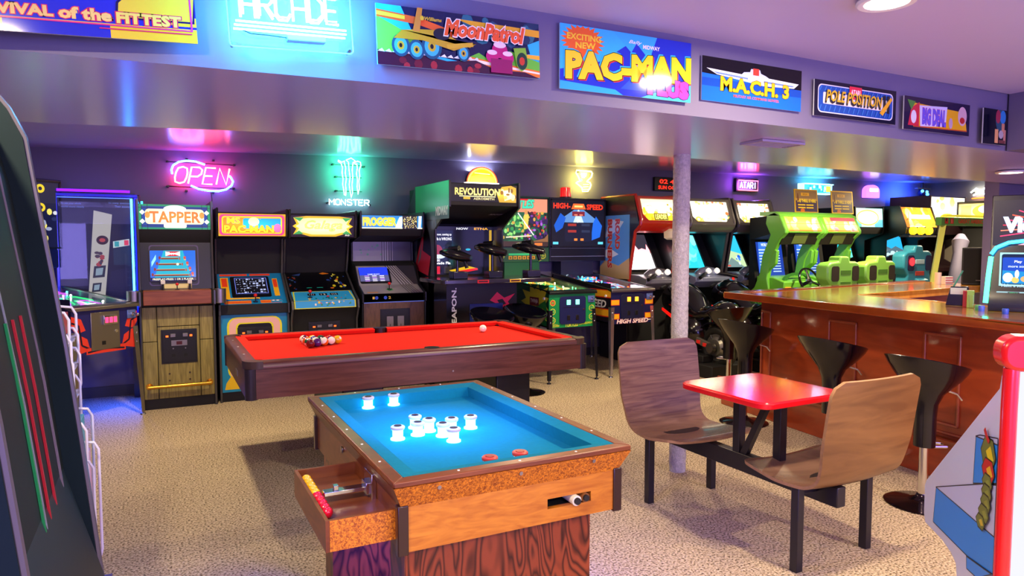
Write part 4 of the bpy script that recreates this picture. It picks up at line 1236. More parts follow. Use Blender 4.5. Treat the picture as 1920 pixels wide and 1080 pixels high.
# green one
def f1(W, h):
    a = Art(W, .38, 100, '#128a48'); V = a.V
    for (x, y) in ((8, 46), (8, 30), (8, 14), (92, 34), (92, 18)):
        a.star(x, y, 6.5, 6.5, '#e8d830', 10, .8).ell(x, y, 4.6, 4.6, '#28985a' if x > 50 or y < 40 else '#d84040').ell(x, y, 3, 2, '#80c040')
    a.text('TURTLE', 5, 5, 18, 8, '#d8e040', .02, slope=-.1).text('POWER!', 8, 1, 22, 4, '#d8e040', .02, slope=.1).text('TURTLES', 34, 1, 62, 7, '#e8e848', .03, slope=.03).text('COWABUNGA!', 64, 3, 94, 7, '#d8e040', .02, slope=.08).rect(36, 8.5, 60, 10.2, '#e8a8d0')
    return a
def s1(L, h):
    a = Art(L, .42, 125, '#0c4a2c'); V = a.V
    a.star(98, 22, 36, 24, '#d8d030', 11, .6, .1).poly([(92, 16), (118, 26), (122, 14), (100, 4)], '#2a8a3a').star(112, 10, 12, 9, '#48a038', 6, .5).ell(112, 12, 5, 5, '#c8b830').rect(84, 19, 104, 28, '#6a1424').text('TWINJA', 86, 21, 102, 26, '#e8d8c8', .03).poly([(60, 0), (80, 14), (90, 2)], '#207040')
    return a
def b1(w, h, w2, h2):
    a = Art(w, h, 100, '#1c5a3c'); V = a.V
    random.seed(4)
    a.rect(0, V * .72, 100, V, '#e89070').text('TURTLES', 10, V * .80, 72, V - 3, '#40d8b0', .05, shear=.2, slope=.02, out=.03, oc='#083828').rect(16, V - 3, 60, V, '#d02828')
    a.blobs(30, (2, 12, 50, V * .58), ['#1a6a38', '#0c4420', '#183c20'], (4, 9)).blobs(60, (4, 14, 50, V * .64), ['#2a9048', '#48b850', '#0c3418', '#90d870', '#c8a040'], (1.2, 4.2))
    a.blobs(30, (52, 10, 98, V * .7), ['#281848', '#402060', '#102018', '#501828'], (3, 8)).blobs(60, (52, 12, 97, V * .72), ['#c83828', '#7a38a0', '#d8a040', '#a860d0', '#101010', '#388050'], (1, 3.6))
    a.poly([(50, 30), (58, 32), (60, V * .66), (54, V * .74), (49, V * .62)], '#e8c850').ell(54.5, V * .72, 3.5, 4.5, '#d89050')
    a.line([(38, V * .70), (70, 20)], 2.2, '#f0f4e8').line([(14, 16), (66, 19)], 2.4, '#d8d0b0').rect(0, 0, 100, 9, '#3a2418').poly([(62, 8), (92, 14), (100, 22), (100, 8)], '#8a5a30').rect(72, 1, 88, 6, '#e87828')
    s = Art(w2, h2, 100, '#2c5a34')
    s.rect(22, 10, 76, 13.5, '#40e890').ell(8, 9, 6, 6, '#c8c838').ell(8, 9, 4.5, 4.5, '#2a6a30').ell(90, 9, 6, 6, '#c8c838').ell(90, 9, 4.5, 4.5, '#2a6a30')
    for k in range(6): s.rect(22 + k * 9, 3, 29 + k * 9, 9, '#e8b028').rect(24 + k * 9, 4, 27 + k * 9, 7.5, '#8a5a10')
    for cx in (8, 90): s.line([(cx - 4, 9), (cx + 4, 9)], .8, '#c8c838').line([(cx - 2, 5.5), (cx + 2, 12.5)], .8, '#c8c838').line([(cx + 2, 5.5), (cx - 2, 12.5)], .8, '#c8c838')
    return a, s, LITS
p1 = pinball('green pinball machine with black coin door and glowing green backglass', 3.87, 6.17, 0, '#0e5c36', f1, s1, b1, ['#3a5a28', '#ffd040', '#ff9020', '#40c060', '#fff0a0', '#20b0a0'], legc=M('#2c2c38', .3, .7), railc=M('#1c2420', .25, .4))
pin_door(p1, -.16, .16, .61, .90, M('#121c4e', .35), 1, '#60f8b0')
# dark blue one with flames of orange
def f2(W, h):
    a = Art(W, .38, 100, '#171a4a'); V = a.V
    for (x0_, x1_) in ((0, 20), (80, 100)):
        for y in (36, 9): a.rect(x0_, y, x1_, y + 11, '#d83020').rect(x0_ + 1, y + 1, x1_ - 1, y + 10, '#f0b020')
    a.text('HIGH SPEED', 14, 1, 88, 9, '#f4f0f0', .03, shear=.2, out=.03, oc='#d02038').rect(88, 5, 98, 6.5, '#f4f0f0')
    return a
def s2(L, h):
    a = Art(L, .42, 125, '#1a1420')
    for y in (26, 5): a.rect(0, y, 125, y + 9, '#d02818').rect(0, y + 1, 125, y + 8, '#e8a820')
    a.text('HIGH SPEED', 40, 15, 116, 23, '#e8e4e0', .03, shear=.2)
    return a
def b2(w, h, w2, h2):
    a = Art(w, h, 100, '#060a18'); V = a.V
    a.poly([(50, V * .80), (60, V * .80), (92, V * .52), (8, V * .52), (42, V * .80)], '#5a8ac8').poly([(49, V * .80), (51, V * .80), (60, V * .52), (40, V * .52)], '#c8e0f0').rect(38, V * .66, 62, V * .76, '#7a2030').rect(42, V * .67, 48, V * .70, '#ff8060').rect(52, V * .67, 58, V * .70, '#ff8060')
    a.poly([(4, V * .45), (16, V * .72), (26, V * .62), (20, V * .40), (8, V * .30)], '#1058c8').poly([(96, V * .45), (84, V * .66), (78, V * .5), (74, V * .12), (92, V * .2)], '#1864d8')
    a.rrect(24, V * .10, 76, V * .52, 4, '#10142a').star(50, V * .56, 6, 4, '#e8f4ff', 5, .4)
    for k, (x, y) in enumerate(((30, .44), (56, .44), (30, .30), (56, .30))): a.rect(x, V * y, x + 16, V * y + 4, '#a03028' if k != 1 and k != 3 else '#28304a')
    for x in (42, 54): a.rect(x, V * .12, x + 6, V * .17, '#ff8830')
    a.text('HIGH-', 3, V - 13, 34, V - 5, '#ff3818', .04, out=.01, oc='#701008').text('SPEED', 66, V - 14, 97, V - 6, '#ff3818', .04, out=.01, oc='#701008').poly([(36, V - 14), (64, V - 14), (60, V - 5), (40, V - 5)], '#e86828').rect(42, V - 11, 58, V - 8, '#ffd878')
    a.rect(2, 3, 12, 7, '#60d0f0').rect(88, 3, 98, 7, '#60d0f0')
    s = Art(w2, h2, 100, '#10121e'); s.rect(0, 6, 100, 7, '#7a80a0').rect(0, 19, 100, 20, '#9098b0')
    return a, s, LITS
p2 = pinball('dark blue pinball machine with orange blocks and a red beacon on top', 4.645, 6.17, 0, '#171a3a', f2, s2, b2, ['#18204a', '#40c0ff', '#2060ff', '#ff4060', '#e0f0ff', '#ff8030', '#50e0e0'], legc=M('#c4c0d0', .2, .9), bw=.82)
pin_door(p2, -.155, .15, .63, .90, M('#14183c', .35), 1, '#ff9020')
bc = root('beacon', 'x', 'lamp'); bc.parent = p2; del bc['label']; del bc['category']; bc.name = 'beacon_light'
MB().lathe([(.075, 0), (.075, .02), (.07, .02)], (-.10, 1.25, 2.01), 24).build('beacon_base', BLACK, bc)
MB().lathe([(.068, .02), (.066, .13), (.05, .14), (.0001, .142)], (-.10, 1.25, 2.01), 24).build('beacon_dome', M('#c01010', .15, e=.9, coat=.6), bc)
# left rotated one with red curves
def f3(W, h):
    a = Art(W, .38, 100, '#1c1c5a'); V = a.V
    for s in (-1, 1):
        P_ = lambda x: 50 + s * x
        a.poly([(P_(50), 55), (P_(36), 50), (P_(30), 34), (P_(44), 30), (P_(50), 40)], '#d83828').poly([(P_(50), 20), (P_(42), 30), (P_(28), 22), (P_(24), 6), (P_(50), 0)], '#d83828').line([(P_(50), 46), (P_(40), 42), (P_(38), 30), (P_(36), 14), (P_(20), 5), (P_(0), 4)], 2.5, '#18102a')
    a.rect(20, 0, 80, 9, '#d83828').line([(22, 3), (50, 6), (78, 3)], 2.5, '#18102a')
    return a
def s3(L, h):
    a = Art(L, .42, 125, '#12103a'); a.poly([(96, 0), (125, 6), (125, 26), (108, 20)], '#5a1a40').star(100, 12, 9, 9, '#7a1a2c', 4, .4)
    return a
def b3(w, h, w2, h2):
    a = Art(w, h, 100, '#0a0c30'); V = a.V
    a.rect(10, V - 26, 60, V - 16, '#3a1408').text('000', 22, V - 25, 44, V - 18, '#ff6020', .04)
    for y in (V - 10, V - 40, 20): a.ell(70, y, 7, 7, '#e0c020').ell(70, y, 3, 3, '#0a0c30').rect(20, y - 2, 64, y + 2, '#e0c020')
    a.blobs(18, (5, 5, 95, V - 40), ['#c8c8d0', '#e0d060', '#8a90b0', '#202850'], (2, 6))
    s = Art(w2, h2, 100, '#101444')
    return a, s, LITS
p3 = pinball('pinball machine with red and black curved artwork turned toward the room at left', -.385, 6.45, 40, '#15134a', f3, s3, b3, ['#205a50', '#40f0b0', '#e060f0', '#40ff90', '#ffffff', '#b040ff'], bw=.60, L=1.04)
d3 = MB().box(-.13, -.008, .60, .12, -.001, .905).build('coin_door', STEEL, p3, .004)
MB().box(-.03, -.028, .80, .09, -.008, .875).build('coin_box', CHROME, d3, .003)
for k in range(3): MB().box(-.02 + k * .037, -.031, .815, .005 + k * .037, -.028, .86).build('coin_slot', M('#e83060', .3, e=1.6), d3)
MB().cyl((.085, -.016, .74), (.085, -.008, .74), .012, n=12).build('lock', CHROME, d3)
MB().box(-.04, -.011, .64, -.01, -.008, .67).build('coin_return', BLACK, d3)

# ---- blue lit glass fronted display cabinet
sf = root('backglass_display', 'large glass-fronted display box on the wall outlined by blue light tubes', 'display case', (-.77, 7.30, 0))
W = .625
NAVY = M('#0c0c34', .3, coat=.4)
MB().box(-.04, .02, .78, W + .02, .24, 1.90).build('case', NAVY, sf, .008)
dd = Art(W - .03, 1.03, 100, '#0a0c2c'); V = dd.V
dd.poly([(34, 8), (56, 8), (70, V - 26), (46, V - 20)], '#b8b4b0')  # pale strip and framed pictures are the glass reflecting a wall, drawn in
for (x, y, s) in ((44, 16, 10), (46, 36, 9), (50, 60, 12)):
    dd.poly([(x - s * .7, y - s * .8), (x + s * .6, y - s * .7), (x + s * .8, y + s * .8), (x - s * .5, y + s * .7)], '#242838').poly([(x - s * .4, y - s * .5), (x + s * .35, y - s * .4), (x + s * .5, y + s * .5), (x - s * .3, y + s * .4)], '#8aa0b0')
dd.ell(56, 108, 8, 7, '#301418').ell(56, 108, 4, 3, '#b04038').blobs(10, (48, 70, 58, 96), ['#a03838', '#b0b4c0', '#403040'], (2, 4))
dd.poly([(8, 10), (30, 14), (34, V - 20), (10, V - 26)], '#141430').rect(70, 70, 92, 100, '#182a48').poly([(70, 96), (92, 100), (92, 110), (70, 106)], '#c8d8e0').rect(72, 98, 78, 106, '#30a0b0').rect(85, 100, 91, 108, '#e04060').poly([(60, 12), (96, 12), (90, 66), (66, 60)], '#16163e')
dd.text('To see your whole', 4, V - 12, 30, V - 9, '#6a80d8', .01).text('world more clearly', 4, V - 17, 34, V - 14, '#6a80d8', .01).text('So many questions', 66, V - 10, 96, V - 7, '#6a80d8', .01).text('Their answers', 74, V - 15, 96, V - 12, '#6a80d8', .01).text('THE LAST', 34, 5, 66, 11, '#2c58c8', .04).text('STARFIGHTER', 44, -2.5, 88, 3.5, '#2c58c8', .04)
dd.build('backglass_art_and_reflection', artmat('dim_backglass', .5), sf, face(.0, (.018, .84), .002, (.018, 1.9)))
MB().box(0, .004, .83, W - .03, .008, 1.875).build('front_glass', GLASS, sf)
fr = MB().box(-.02, -.008, .80, W, .018, .83).box(-.02, -.008, 1.875, W, .018, 1.90).box(-.02, -.008, .83, 0, .018, 1.875).box(W - .03, -.008, .83, W, .018, 1.875)
fr.build('front_frame', M('#1414b0', .25, coat=.5, e=.5), sf, .003)  # frame glows by itself to add the tubes' blue light on its edges
TB = M('#2a86ff', .3, e=12.); TV = M('#5a10ff', .3, e=3.)
MB().tube([(W - .05, -.018, .835), (W - .05, -.018, 1.86)], .009, 10).build('light_tube', TB, sf)
MB().tube([(W + .035, -.01, .36), (W + .035, -.01, 1.84)], .008, 10).build('light_tube', M('#20b8ff', .3, e=6.), sf)
MB().tube([(.0, -.014, 1.862), (W - .06, -.014, 1.862)], .003, 8).build('light_tube', M('#4060ff', .3, e=2.), sf)
MB().tube([(0, .0, 1.925), (W - .06, .0, 1.925)], .012, 10).build('light_tube', TV, sf)
MB().box(-.03, -.015, 1.905, W - .02, .04, 1.913).build('tube_shelf', NAVY, sf)
MB().box(W + .02, .0, .33, W + .05, .24, .37).box(W + .01, .0, .38, W + .03, .24, .84).build('tube_holder', NAVY, sf)
MB().box(.0, .08, 0, .05, .22, .78).build('stand', NAVY, sf)
MB().box(W - .08, .08, 0, W - .03, .22, .78).build('stand', NAVY, sf)
area('blue_tube_light', (-.18, 7.10, .55), .10, 16, (.02, .08, 1), (rad(60), 0, rad(150)), .10)

# ---------------------------------------------------------------- motorcycle game cabinets
def moto_cab(label, x0, x1, y, hoodc, tmc, mfn, sfn, smat, sidefn=None, mmat=None, consol='#7a7a86'):
    w = x1 - x0
    r = root('motorcycle_game', label, 'arcade cabinet', (x0, y, 0), 0, 'motorcycle racing games')
    inner = [(.25, 0), (.25, .98), (.30, 1.10), (.62, 1.62), (.12, 1.64), (.02, 1.70), (.12, 2.0), (.78, 2.0), (.78, 0)]
    MB().prism(inner, .03, w - .03, 'x').build('body', MATTE, r)
    sd = [(.22, 0), (.22, .95), (.20, 1.10), (.10, 1.60), (.0, 1.67), (-.01, 1.73), (.10, 2.03), (.80, 2.03), (.80, 0)]
    hood = M(hoodc, .28, coat=.5)
    for a in (0, w - .035):
        p = MB().prism(sd, a, a + .035, 'x').build('side_panel', SIDEBLK, r, .003)
        MB().tube([(a + .0175, q[0] - .006, q[1]) for q in sd[1:8]], .02, 8).build('edge_moulding', hood, p)
    # hood frame with chamfered marquee
    P0, P1 = (.0, 1.69), (.105, 2.01)
    F = face(0, P0, .0, P1); L = math.dist(P0, P1)
    fr = MB()
    k = .07
    outp = [(0, 0), (w, 0), (w, L), (0, L)]
    inp = [(k + .07, .035), (w - k - .07, .035), (w - k, .10), (w - k + .0, L - .03), (k, L - .03), (k, .10)]
    fr.add([(0, 0, 0), (w, 0, 0), (w, L, 0), (0, L, 0)] + [(a, b, .0) for a, b in inp] + [(0, 0, .03), (w, 0, .03), (w, L, .03), (0, L, .03)] + [(a, b, .02) for a, b in inp],
           [(10, 11, 15, 14), (11, 16, 15), (11, 12, 17, 16), (12, 13, 18, 17), (13, 10, 14, 19, 18), (14, 15, 5, 4), (15, 16, 6, 5), (16, 17, 7, 6), (17, 18, 8, 7), (18, 19, 9, 8), (19, 14, 4, 9), (0, 1, 11, 10), (1, 2, 12, 11), (2, 3, 13, 12), (3, 0, 10, 13)])
    fr.build('marquee_frame', hood, r, mat=F)
    MB().prism([(-.035, 1.70), (-.03, 1.66), (.02, 1.60), (.12, 1.58), (.12, 1.64), (.02, 1.70)], .02, w - .02, 'x').build('hood_lip', hood, r, .004)
    a = mfn(w - 2 * k + .0, L - .06)
    Fm = F @ Matrix.Translation((k, .03, .006))
    a.build('marquee', mmat or LITH, r, Fm)
    s = sfn(w * .62, .50)
    s.build('screen', smat, r, face(w * .12, (.315, 1.13), .004, (.57, 1.57)))
    MB().tube([(w * .10, .30, 1.12), (w * .76, .30, 1.12), (w * .76, .57, 1.58), (w * .10, .57, 1.58)], .012, 8, True).build('screen_bezel', BLACK, r)
    if sidefn: sidefn(.62, .78).build('side_artwork', PRINT, r, sideface(0, .80, 1.02))
    # handlebar console
    cn = M(consol, .35, .3, coat=.3)
    MB().prism([(.0, .90), (-.10, .98), (-.10, 1.03), (.05, 1.07), (.28, 1.08), (.28, .9)], .04, w - .04, 'x').build('console', cn, r, .006)
    c = MB().lathe([(.19, 0), (.19, .05), (.12, .10), (.0001, .12)], (w / 2, .08, 1.04), 24, sy=.55).build('fairing_dome', M(consol, .25, .5), r, ang=60)
    for s_ in (-1, 1):
        g = MB().tube([(w / 2 + s_ * .08, .0, 1.08), (w / 2 + s_ * .20, -.08, 1.06), (w / 2 + s_ * .31, -.14, 1.03)], [.02, .024, .022], 10).build('handlebar_grip', BLACK, r)
        MB().cyl((w / 2 + s_ * .07, -.015, 1.10), (w / 2 + s_ * .07, -.04, 1.115), .036, n=18).build('gauge', M('#e8e4dc', .3, e=.5), r)
    MB().box(w - .12, -.105, .99, w - .085, -.095, 1.03).build('start_button', M('#e02018', .3, e=1.), r)
    return r


def rbm(w, h):
    a = Art(w, h, 100, '#ffb818'); V = a.V
    random.seed(9)
    a.rect(0, V * .35, 100, V, '#fff2a8').blobs(26, (2, 0, 98, V * .5), ['#ffc820', '#ff9810', '#ffe060'], (3, 8)).blobs(12, (62, V * .3, 96, V * .8), ['#8a7020', '#e8c040', '#403818', '#fff0a0'], (2, 5))
    a.poly([(0, 0), (14, 0), (0, 18)], '#c01810').poly([(100, 0), (86, 0), (100, 18)], '#c01810')
    a.rect(30, 2, 68, 18, '#4a3c08').text('LEADER', 33, 5, 65, 15, '#f8f060', .03, shear=.1).line([(14, 34), (24, 36), (30, 33)], 1, '#a05a10')
    return a
def rbs(w, h):
    a = Art(w, h, 100, '#201c24'); V = a.V
    a.poly([(0, 0), (100, 0), (100, V * .55), (94, V * .72), (88, V * .56), (74, V * .6), (60, V * .56), (52, V * .70), (46, V * .58), (34, V * .55), (26, V * .72), (20, V * .60), (14, V * .74), (8, V * .58), (0, V * .66)], '#ff8a90')
    a.poly([(0, 0), (100, 0), (100, V * .45), (88, V * .50), (70, V * .52), (52, V * .54), (34, V * .48), (16, V * .55), (0, V * .5)], '#fff4f4')
    a.text('ROAD', 26, V * .42, 74, V * .52, '#ff9ab0', .01).text('BURNERS', 8, V * .28, 92, V * .38, '#ff9ab0', .01)
    return a
def rbside(w, h):
    a = Art(w, h, 62, '#5a9ae0'); V = a.V
    a.poly([(0, 0), (62, 0), (62, 26), (40, 16), (10, 22), (0, 14)], '#c8a878').poly([(10, 50), (40, 60), (50, 70), (20, 74)], '#c8d8f0').poly([(0, 30), (20, 38), (40, 30), (20, 24)], '#e0e8f4')
    return a
RBX = (5.07, 5.76)
rb = moto_cab('red framed motorcycle racing game with flame picture screen, left of the carpeted pole', RBX[0], RBX[1], 6.62, '#b0180c', RED, rbm, rbs, SCREENB, rbside)
# the lettering down the side
for t, u in (('ROAD', .20), ('BURNERS', .36)):
    a = Art(.62, .11, 100); a.text(t, 2, 2, 98 if t == 'BURNERS' else 60, 16, '#c83828', .05, out=.02, oc='#f0d0c0')
    a.build('side_lettering', PRINT, rb, Matrix(((0, 0, -1, -.004), (0, -1, 0, .28 + u), (-1, 0, 0, 1.76), (0, 0, 0, 1))))
MB().lathe([(.05, 0), (.085, .02), (.09, .10), (.06, .13), (.0001, .135)], (.50, .05, 1.60), 22).build('speaker_pod', M('#e8dcb0', .4), rb, mat=Matrix.Translation((0, -.03, -.10)))

def mm_(seed):
    def f(w, h):
        a = Art(w, h, 100, '#fff6d8'); V = a.V
        random.seed(seed)
        a.blobs(14, (0, 0, 100, V * .3), ['#ffd860', '#e8b0a0', '#ffe8a8', '#c8b890'], (3, 8)).blobs(7, (78, 4, 98, V), ['#e85828', '#f0c030', '#48705a', '#d0a060'], (2, 5)).blobs(8, (0, V * .8, 100, V), ['#f0e0a0', '#ffd070', '#e07050'], (2, 5))
        a.ell(16, 6, 8, 6, '#f0c040').ell(16, 6, 4, 3, '#f8e8b0')
        return a
    return f
def ms1(w, h):
    a = Art(w, h, 100, '#28c8d8'); V = a.V
    random.seed(1); a.blobs(20, (5, 10, 95, V * .9), ['#50d8e0', '#38c8d8', '#88e8e8'], (8, 20)).ell(42, V * .5, 18, 5, '#d0f4f4')
    return a
def ms2(w, h):
    a = Art(w, h, 100, '#30b8e8'); V = a.V
    a.poly([(0, 0), (100, 0), (100, V * .4), (60, V * .5), (30, V * .8), (0, V * .5)], '#b8d0a0').poly([(20, V * .3), (46, V * .35), (52, V * .9), (24, V * .85)], '#508048').poly([(10, 0), (50, V * .3), (90, 0)], '#708a88').blobs(8, (60, 10, 84, V * .4), ['#2058c8', '#4080e0', '#d0e8f8'], (2, 7)).rect(0, 2, 34, 8, '#c05040').rect(10, V - 6, 90, V - 3, '#c86060')
    return a
moto_cab('grey framed motorcycle game with cyan screen just right of the carpeted pole', 5.90, 6.66, 6.70, '#5c564e', DGREY, mm_(3), ms1, SCREEN, consol='#8a90b0')
moto_cab('grey framed motorcycle game with road scene screen beside the green racers', 6.74, 7.45, 6.745, '#5c564e', DGREY, mm_(8), ms2, SCREEN, consol='#8a90b0')

# motorcycles the players sit on
def motorcycle(label, x, y, red):
    r = root('game_motorcycle', label, 'motorcycle', (x, y, 0), 0, 'seat motorcycles of the racing games')
    BK = M('#08080c', .16, coat=.7)
    MB().box(-.27, .08, 0, .27, 1.05, .14).box(-.20, .30, .14, .20, .95, .22).build('base', MATTE, r, .01)
    m = MB()
    ys = [(.0, .72, .05, .04), (.08, .74, .10, .075), (.22, .73, .13, .10), (.36, .68, .13, .07), (.50, .66, .15, .09), (.62, .72, .18, .17), (.78, .80, .20, .19), (.92, .82, .20, .20), (1.05, .80, .17, .17)]
    m.ring([[(w_ * cos(2 * pi * j / 16), yy, zz + h_ * sin(2 * pi * j / 16)) for j in range(16)] for yy, zz, w_, h_ in ys])
    m.build('tank_and_tail', BK, r, ang=60)
    m = MB()
    m.ring([[(w_ * cos(2 * pi * j / 14), yy, zz + h_ * sin(2 * pi * j / 14)) for j in range(14)] for yy, zz, w_, h_ in [(.42, .42, .10, .10), (.52, .45, .19, .20), (.75, .46, .21, .25), (.98, .48, .18, .26), (1.06, .5, .1, .2)]])
    m.build('lower_fairing', BK, r, ang=60)
    MB().prism([(.62, .55), (.98, .70), (.98, .67), (.64, .515)], -.222, -.205, 'x').build('red_stripe', M('#e01810', .3, e=.5), r)
    w = MB()
    cx, cz, R = .26, .31, .245
    prof = []
    for a_ in range(13):
        t = a_ / 12 * 2 * pi
        prof.append((R - .055 + .055 * cos(t), .075 * sin(t)))
    rings = [[(px_, cx + pr_ * cos(2 * pi * j / 36), cz + pr_ * sin(2 * pi * j / 36)) for pr_, px_ in prof] for j in range(36)]
    w.ring(rings, closed=True, caps=False)
    tire = w.build('rear_tyre', RUBBER, r, ang=60)
    MB().cyl((-.05, cx, cz), (.05, cx, cz), .15, n=30).cyl((-.075, cx, cz), (-.05, cx, cz), .09, .12, n=24).build('wheel_hub', M('#8a8880', .3, .8), tire)
    for k in range(6):
        t = k * pi / 3
        MB().tube([(-.055, cx + .05 * cos(t), cz + .05 * sin(t)), (-.055, cx + .15 * cos(t), cz + .15 * sin(t))], .014, 6).build('spoke', M('#35333a', .4, .6), tire)
    MB().ring([[(.10 * s_ + .01 * q, cx + rr * cos(t), cz + rr * sin(t)) for s_, q, rr in ((-1, 0, .27), (1, 0, .27), (1, 0, .285), (-1, 0, .285))] for t in [rad(v_) for v_ in range(0, 171, 10)]]).build('rear_fender', BK, r)
    sw = MB().prism([(cx - .03, cz - .035), (cx + .36, cz + .06), (cx + .36, cz + .13), (cx - .03, cz + .045)], -.14, -.105, 'x').build('swing_arm', M('#8a827c', .35, .7), r, .006)
    for k in range(3):
        MB().box(-.146, cx + .05 + k * .10, cz + .005 + k * .022, -.14, cx + .11 + k * .10, cz + .045 + k * .022).build('red_inset', M('#e02820', .4), sw, .004)
    MB().cyl((-.15, cx, cz), (-.10, cx, cz), .055, n=20).build('axle_hub', STEEL, r)
    MB().box(-.07, -.035, .70, .07, .0, .755).build('tail_light', M('#ff3a14', .3, e=3. if red else .6), r, .01)
    for s_ in (-1, 1): MB().tube([(s_ * .16, 1.0, .95), (s_ * .28, .93, .93)], .016, 8).build('handlebar', BLACK, r)
    MB().lathe([(.0001, -.02), (.05, -.015), (.06, .03), (.04, .05)], (-.21, .62, .38), 16).lathe([(.0001, -.02), (.04, -.015), (.045, .03), (.03, .05)], (-.22, .75, .33), 16).build('engine_cover', M('#3a3a40', .3, .5), r)
    for k in range(5): MB().box(-.235, .66 + k * .035, .42, -.205, .675 + k * .035, .52).build('cooling_fin', M('#55555c', .35, .6), r)
    return r
motorcycle('black seat motorcycle with red stripe and red inset swing arm, behind the carpeted pole', 5.50, 5.46, True)
motorcycle('black seat motorcycle mostly hidden behind bar stools and bar corner', 6.27, 5.46, False)

# ---------------------------------------------------------------- green driving games
GREEN = M('#74c83c', .4, coat=.2)
GREEND = M('#2f9a3a', .4, coat=.2)
def racer(label, x0, y, redtop):
    r = root('driving_game', label, 'arcade cabinet', (x0, y, 0), 0, 'green twin driving games')
    w = .70
    for a in (0, w - .07):
        p = MB().prism([(.22, 0), (.22, .86), (.26, 1.02), (.22, 1.24), (.08, 1.50), (-.01, 1.58), (-.012, 1.62), (.09, 1.805), (.16, 1.84), (.28, 1.81), (.30, 1.70), (.22, 1.56), (.34, 1.30), (.38, 1.08), (.46, .9), (.58, .8), (.58, 0)], a, a + .07, 'x').build('side_frame', GREEN, r, .012)
        MB().prism([(.24, 1.12), (.14, 1.20), (.12, 1.36), (.20, 1.40), (.26, 1.30)], a + .01, a + .06, 'x').build('side_wing', GREEN, p, .008)
    MB().prism([(.48, 0), (.48, .98), (.575, 1.50), (.12, 1.60), (.14, 1.78), (.26, 1.80), (.595, 1.78), (.595, 0)], .04, w - .04, 'x').build('body', MATTE, r)
    MB().prism([(.075, 1.79), (.09, 1.81), (.16, 1.845), (.40, 1.85), (.40, 1.80), (.14, 1.79)], 0, w, 'x').build('hood', GREEN, r, .004)
    a = Art(w - .12, .20, 100, '#ffd040'); V = a.V
    random.seed(4)
    a.blobs(12, (0, 0, 100, V), ['#ffe070', '#ffb030', '#fff0b0'], (6, 14))
    if redtop: a.rect(20, V - 9, 100, V, '#f04848').blobs(5, (6, 4, 90, 10), ['#f88080', '#ffd0a0'], (4, 9))
    a.line([(0, V * .5), (100, V * .54)], 1.2, '#c87820').line([(0, 2), (100, 2)], 2, '#c84010')
    a.build('marquee', LITH, r, face(.06, (-.012, 1.60), .006, (.085, 1.80)))
    MB().prism([(-.012, 1.60), (-.005, 1.585), (.09, 1.585), (.14, 1.78), (.085, 1.795)], .05, w - .05, 'x').build('lamp_box', GREEN, r)
    MB().prism([(.03, 1.58), (.10, 1.44), (.16, 1.44), (.14, 1.58)], .04, w - .04, 'x').build('speaker_bar', M('#1c1812', .5), r)
    MB().prism([(.025, 1.575), (.088, 1.45), (.092, 1.45), (.03, 1.575)], .22, w - .24, 'x').build('speaker_plate', M('#6a7a38', .4), r)
    s = Art(.46, .46, 100, '#1c3a9a'); V = s.V
    s.poly([(10, V), (40, V), (20, 0), (0, 0)], '#3870d0').text('WORLD RECORDS', 20, V - 12, 80, V - 4, '#e8f0ff', .03)
    for k in range(9):
        s.rect(8, 8 + k * 8.5, 44, 11 + k * 8.5, '#c8dcf8').rect(56, 14 + k * 7.5, 88, 17 + k * 7.5, '#b0ccf4')
    s.build('screen', SCREEN, r, face(.11, (.475, 1.02), .002, (.565, 1.48)))
    MB().prism([(.05, .78), (.03, .98), (.20, 1.03), (.47, 1.04), (.47, .78)], .05, w - .05, 'x').build('dashboard', GREEN, r, .012)
    MB().ring([[(w / 2 + q * .25 * cos(t), .12 - e_, .98 + q * .11 * sin(t)) for q, e_ in ((1, 0), (.8, 0), (.8, .04), (1, .04))] for t in [rad(v_) for v_ in range(10, 171, 16)]]).build('dash_arch', M('#3a8030', .4), r)
    for k in range(3): MB().box(.08 + k * .03, .02, .89, .102 + k * .03, .035, .915).build('view_button', M('#ff7020', .3, e=1.5), r)
    # steering wheel
    C_ = Vector((w * .52, -.08, .99))
    T = Matrix.Translation(C_) @ Matrix.Rotation(rad(68), 4, 'X')
    ring_ = MB().tube([(.165 * cos(2 * pi * k / 28), .165 * sin(2 * pi * k / 28), 0) for k in range(28)], .014, 8, True).xf(T)
    sw = ring_.build('steering_wheel', BLACKG, r, ang=60)
    MB().lathe([(.04, -.02), (.045, .0), (.03, .015), (.0001, .016)], n=18).xf(T).build('wheel_hub', CHROME, sw)
    sp_ = MB()
    for t in (rad(200), rad(340), rad(90)): sp_.tube([(0, 0, 0), (.16 * cos(t), .16 * sin(t), 0)], [.02, .012], 6)
    sp_.xf(T).build('wheel_spokes', BLACKG, sw)
    MB().cyl((C_.x, C_.y + .01, C_.z - .01), (C_.x, .12, .90), .022, n=12).build('steering_column', BLACK, r)
    return r
racer('left one of the two green driving games, bright marquee and blue record list screen', 6.78, 6.0, False)
racer('right one of the two green driving games, marquee with a red band', 7.48, 6.0, True)

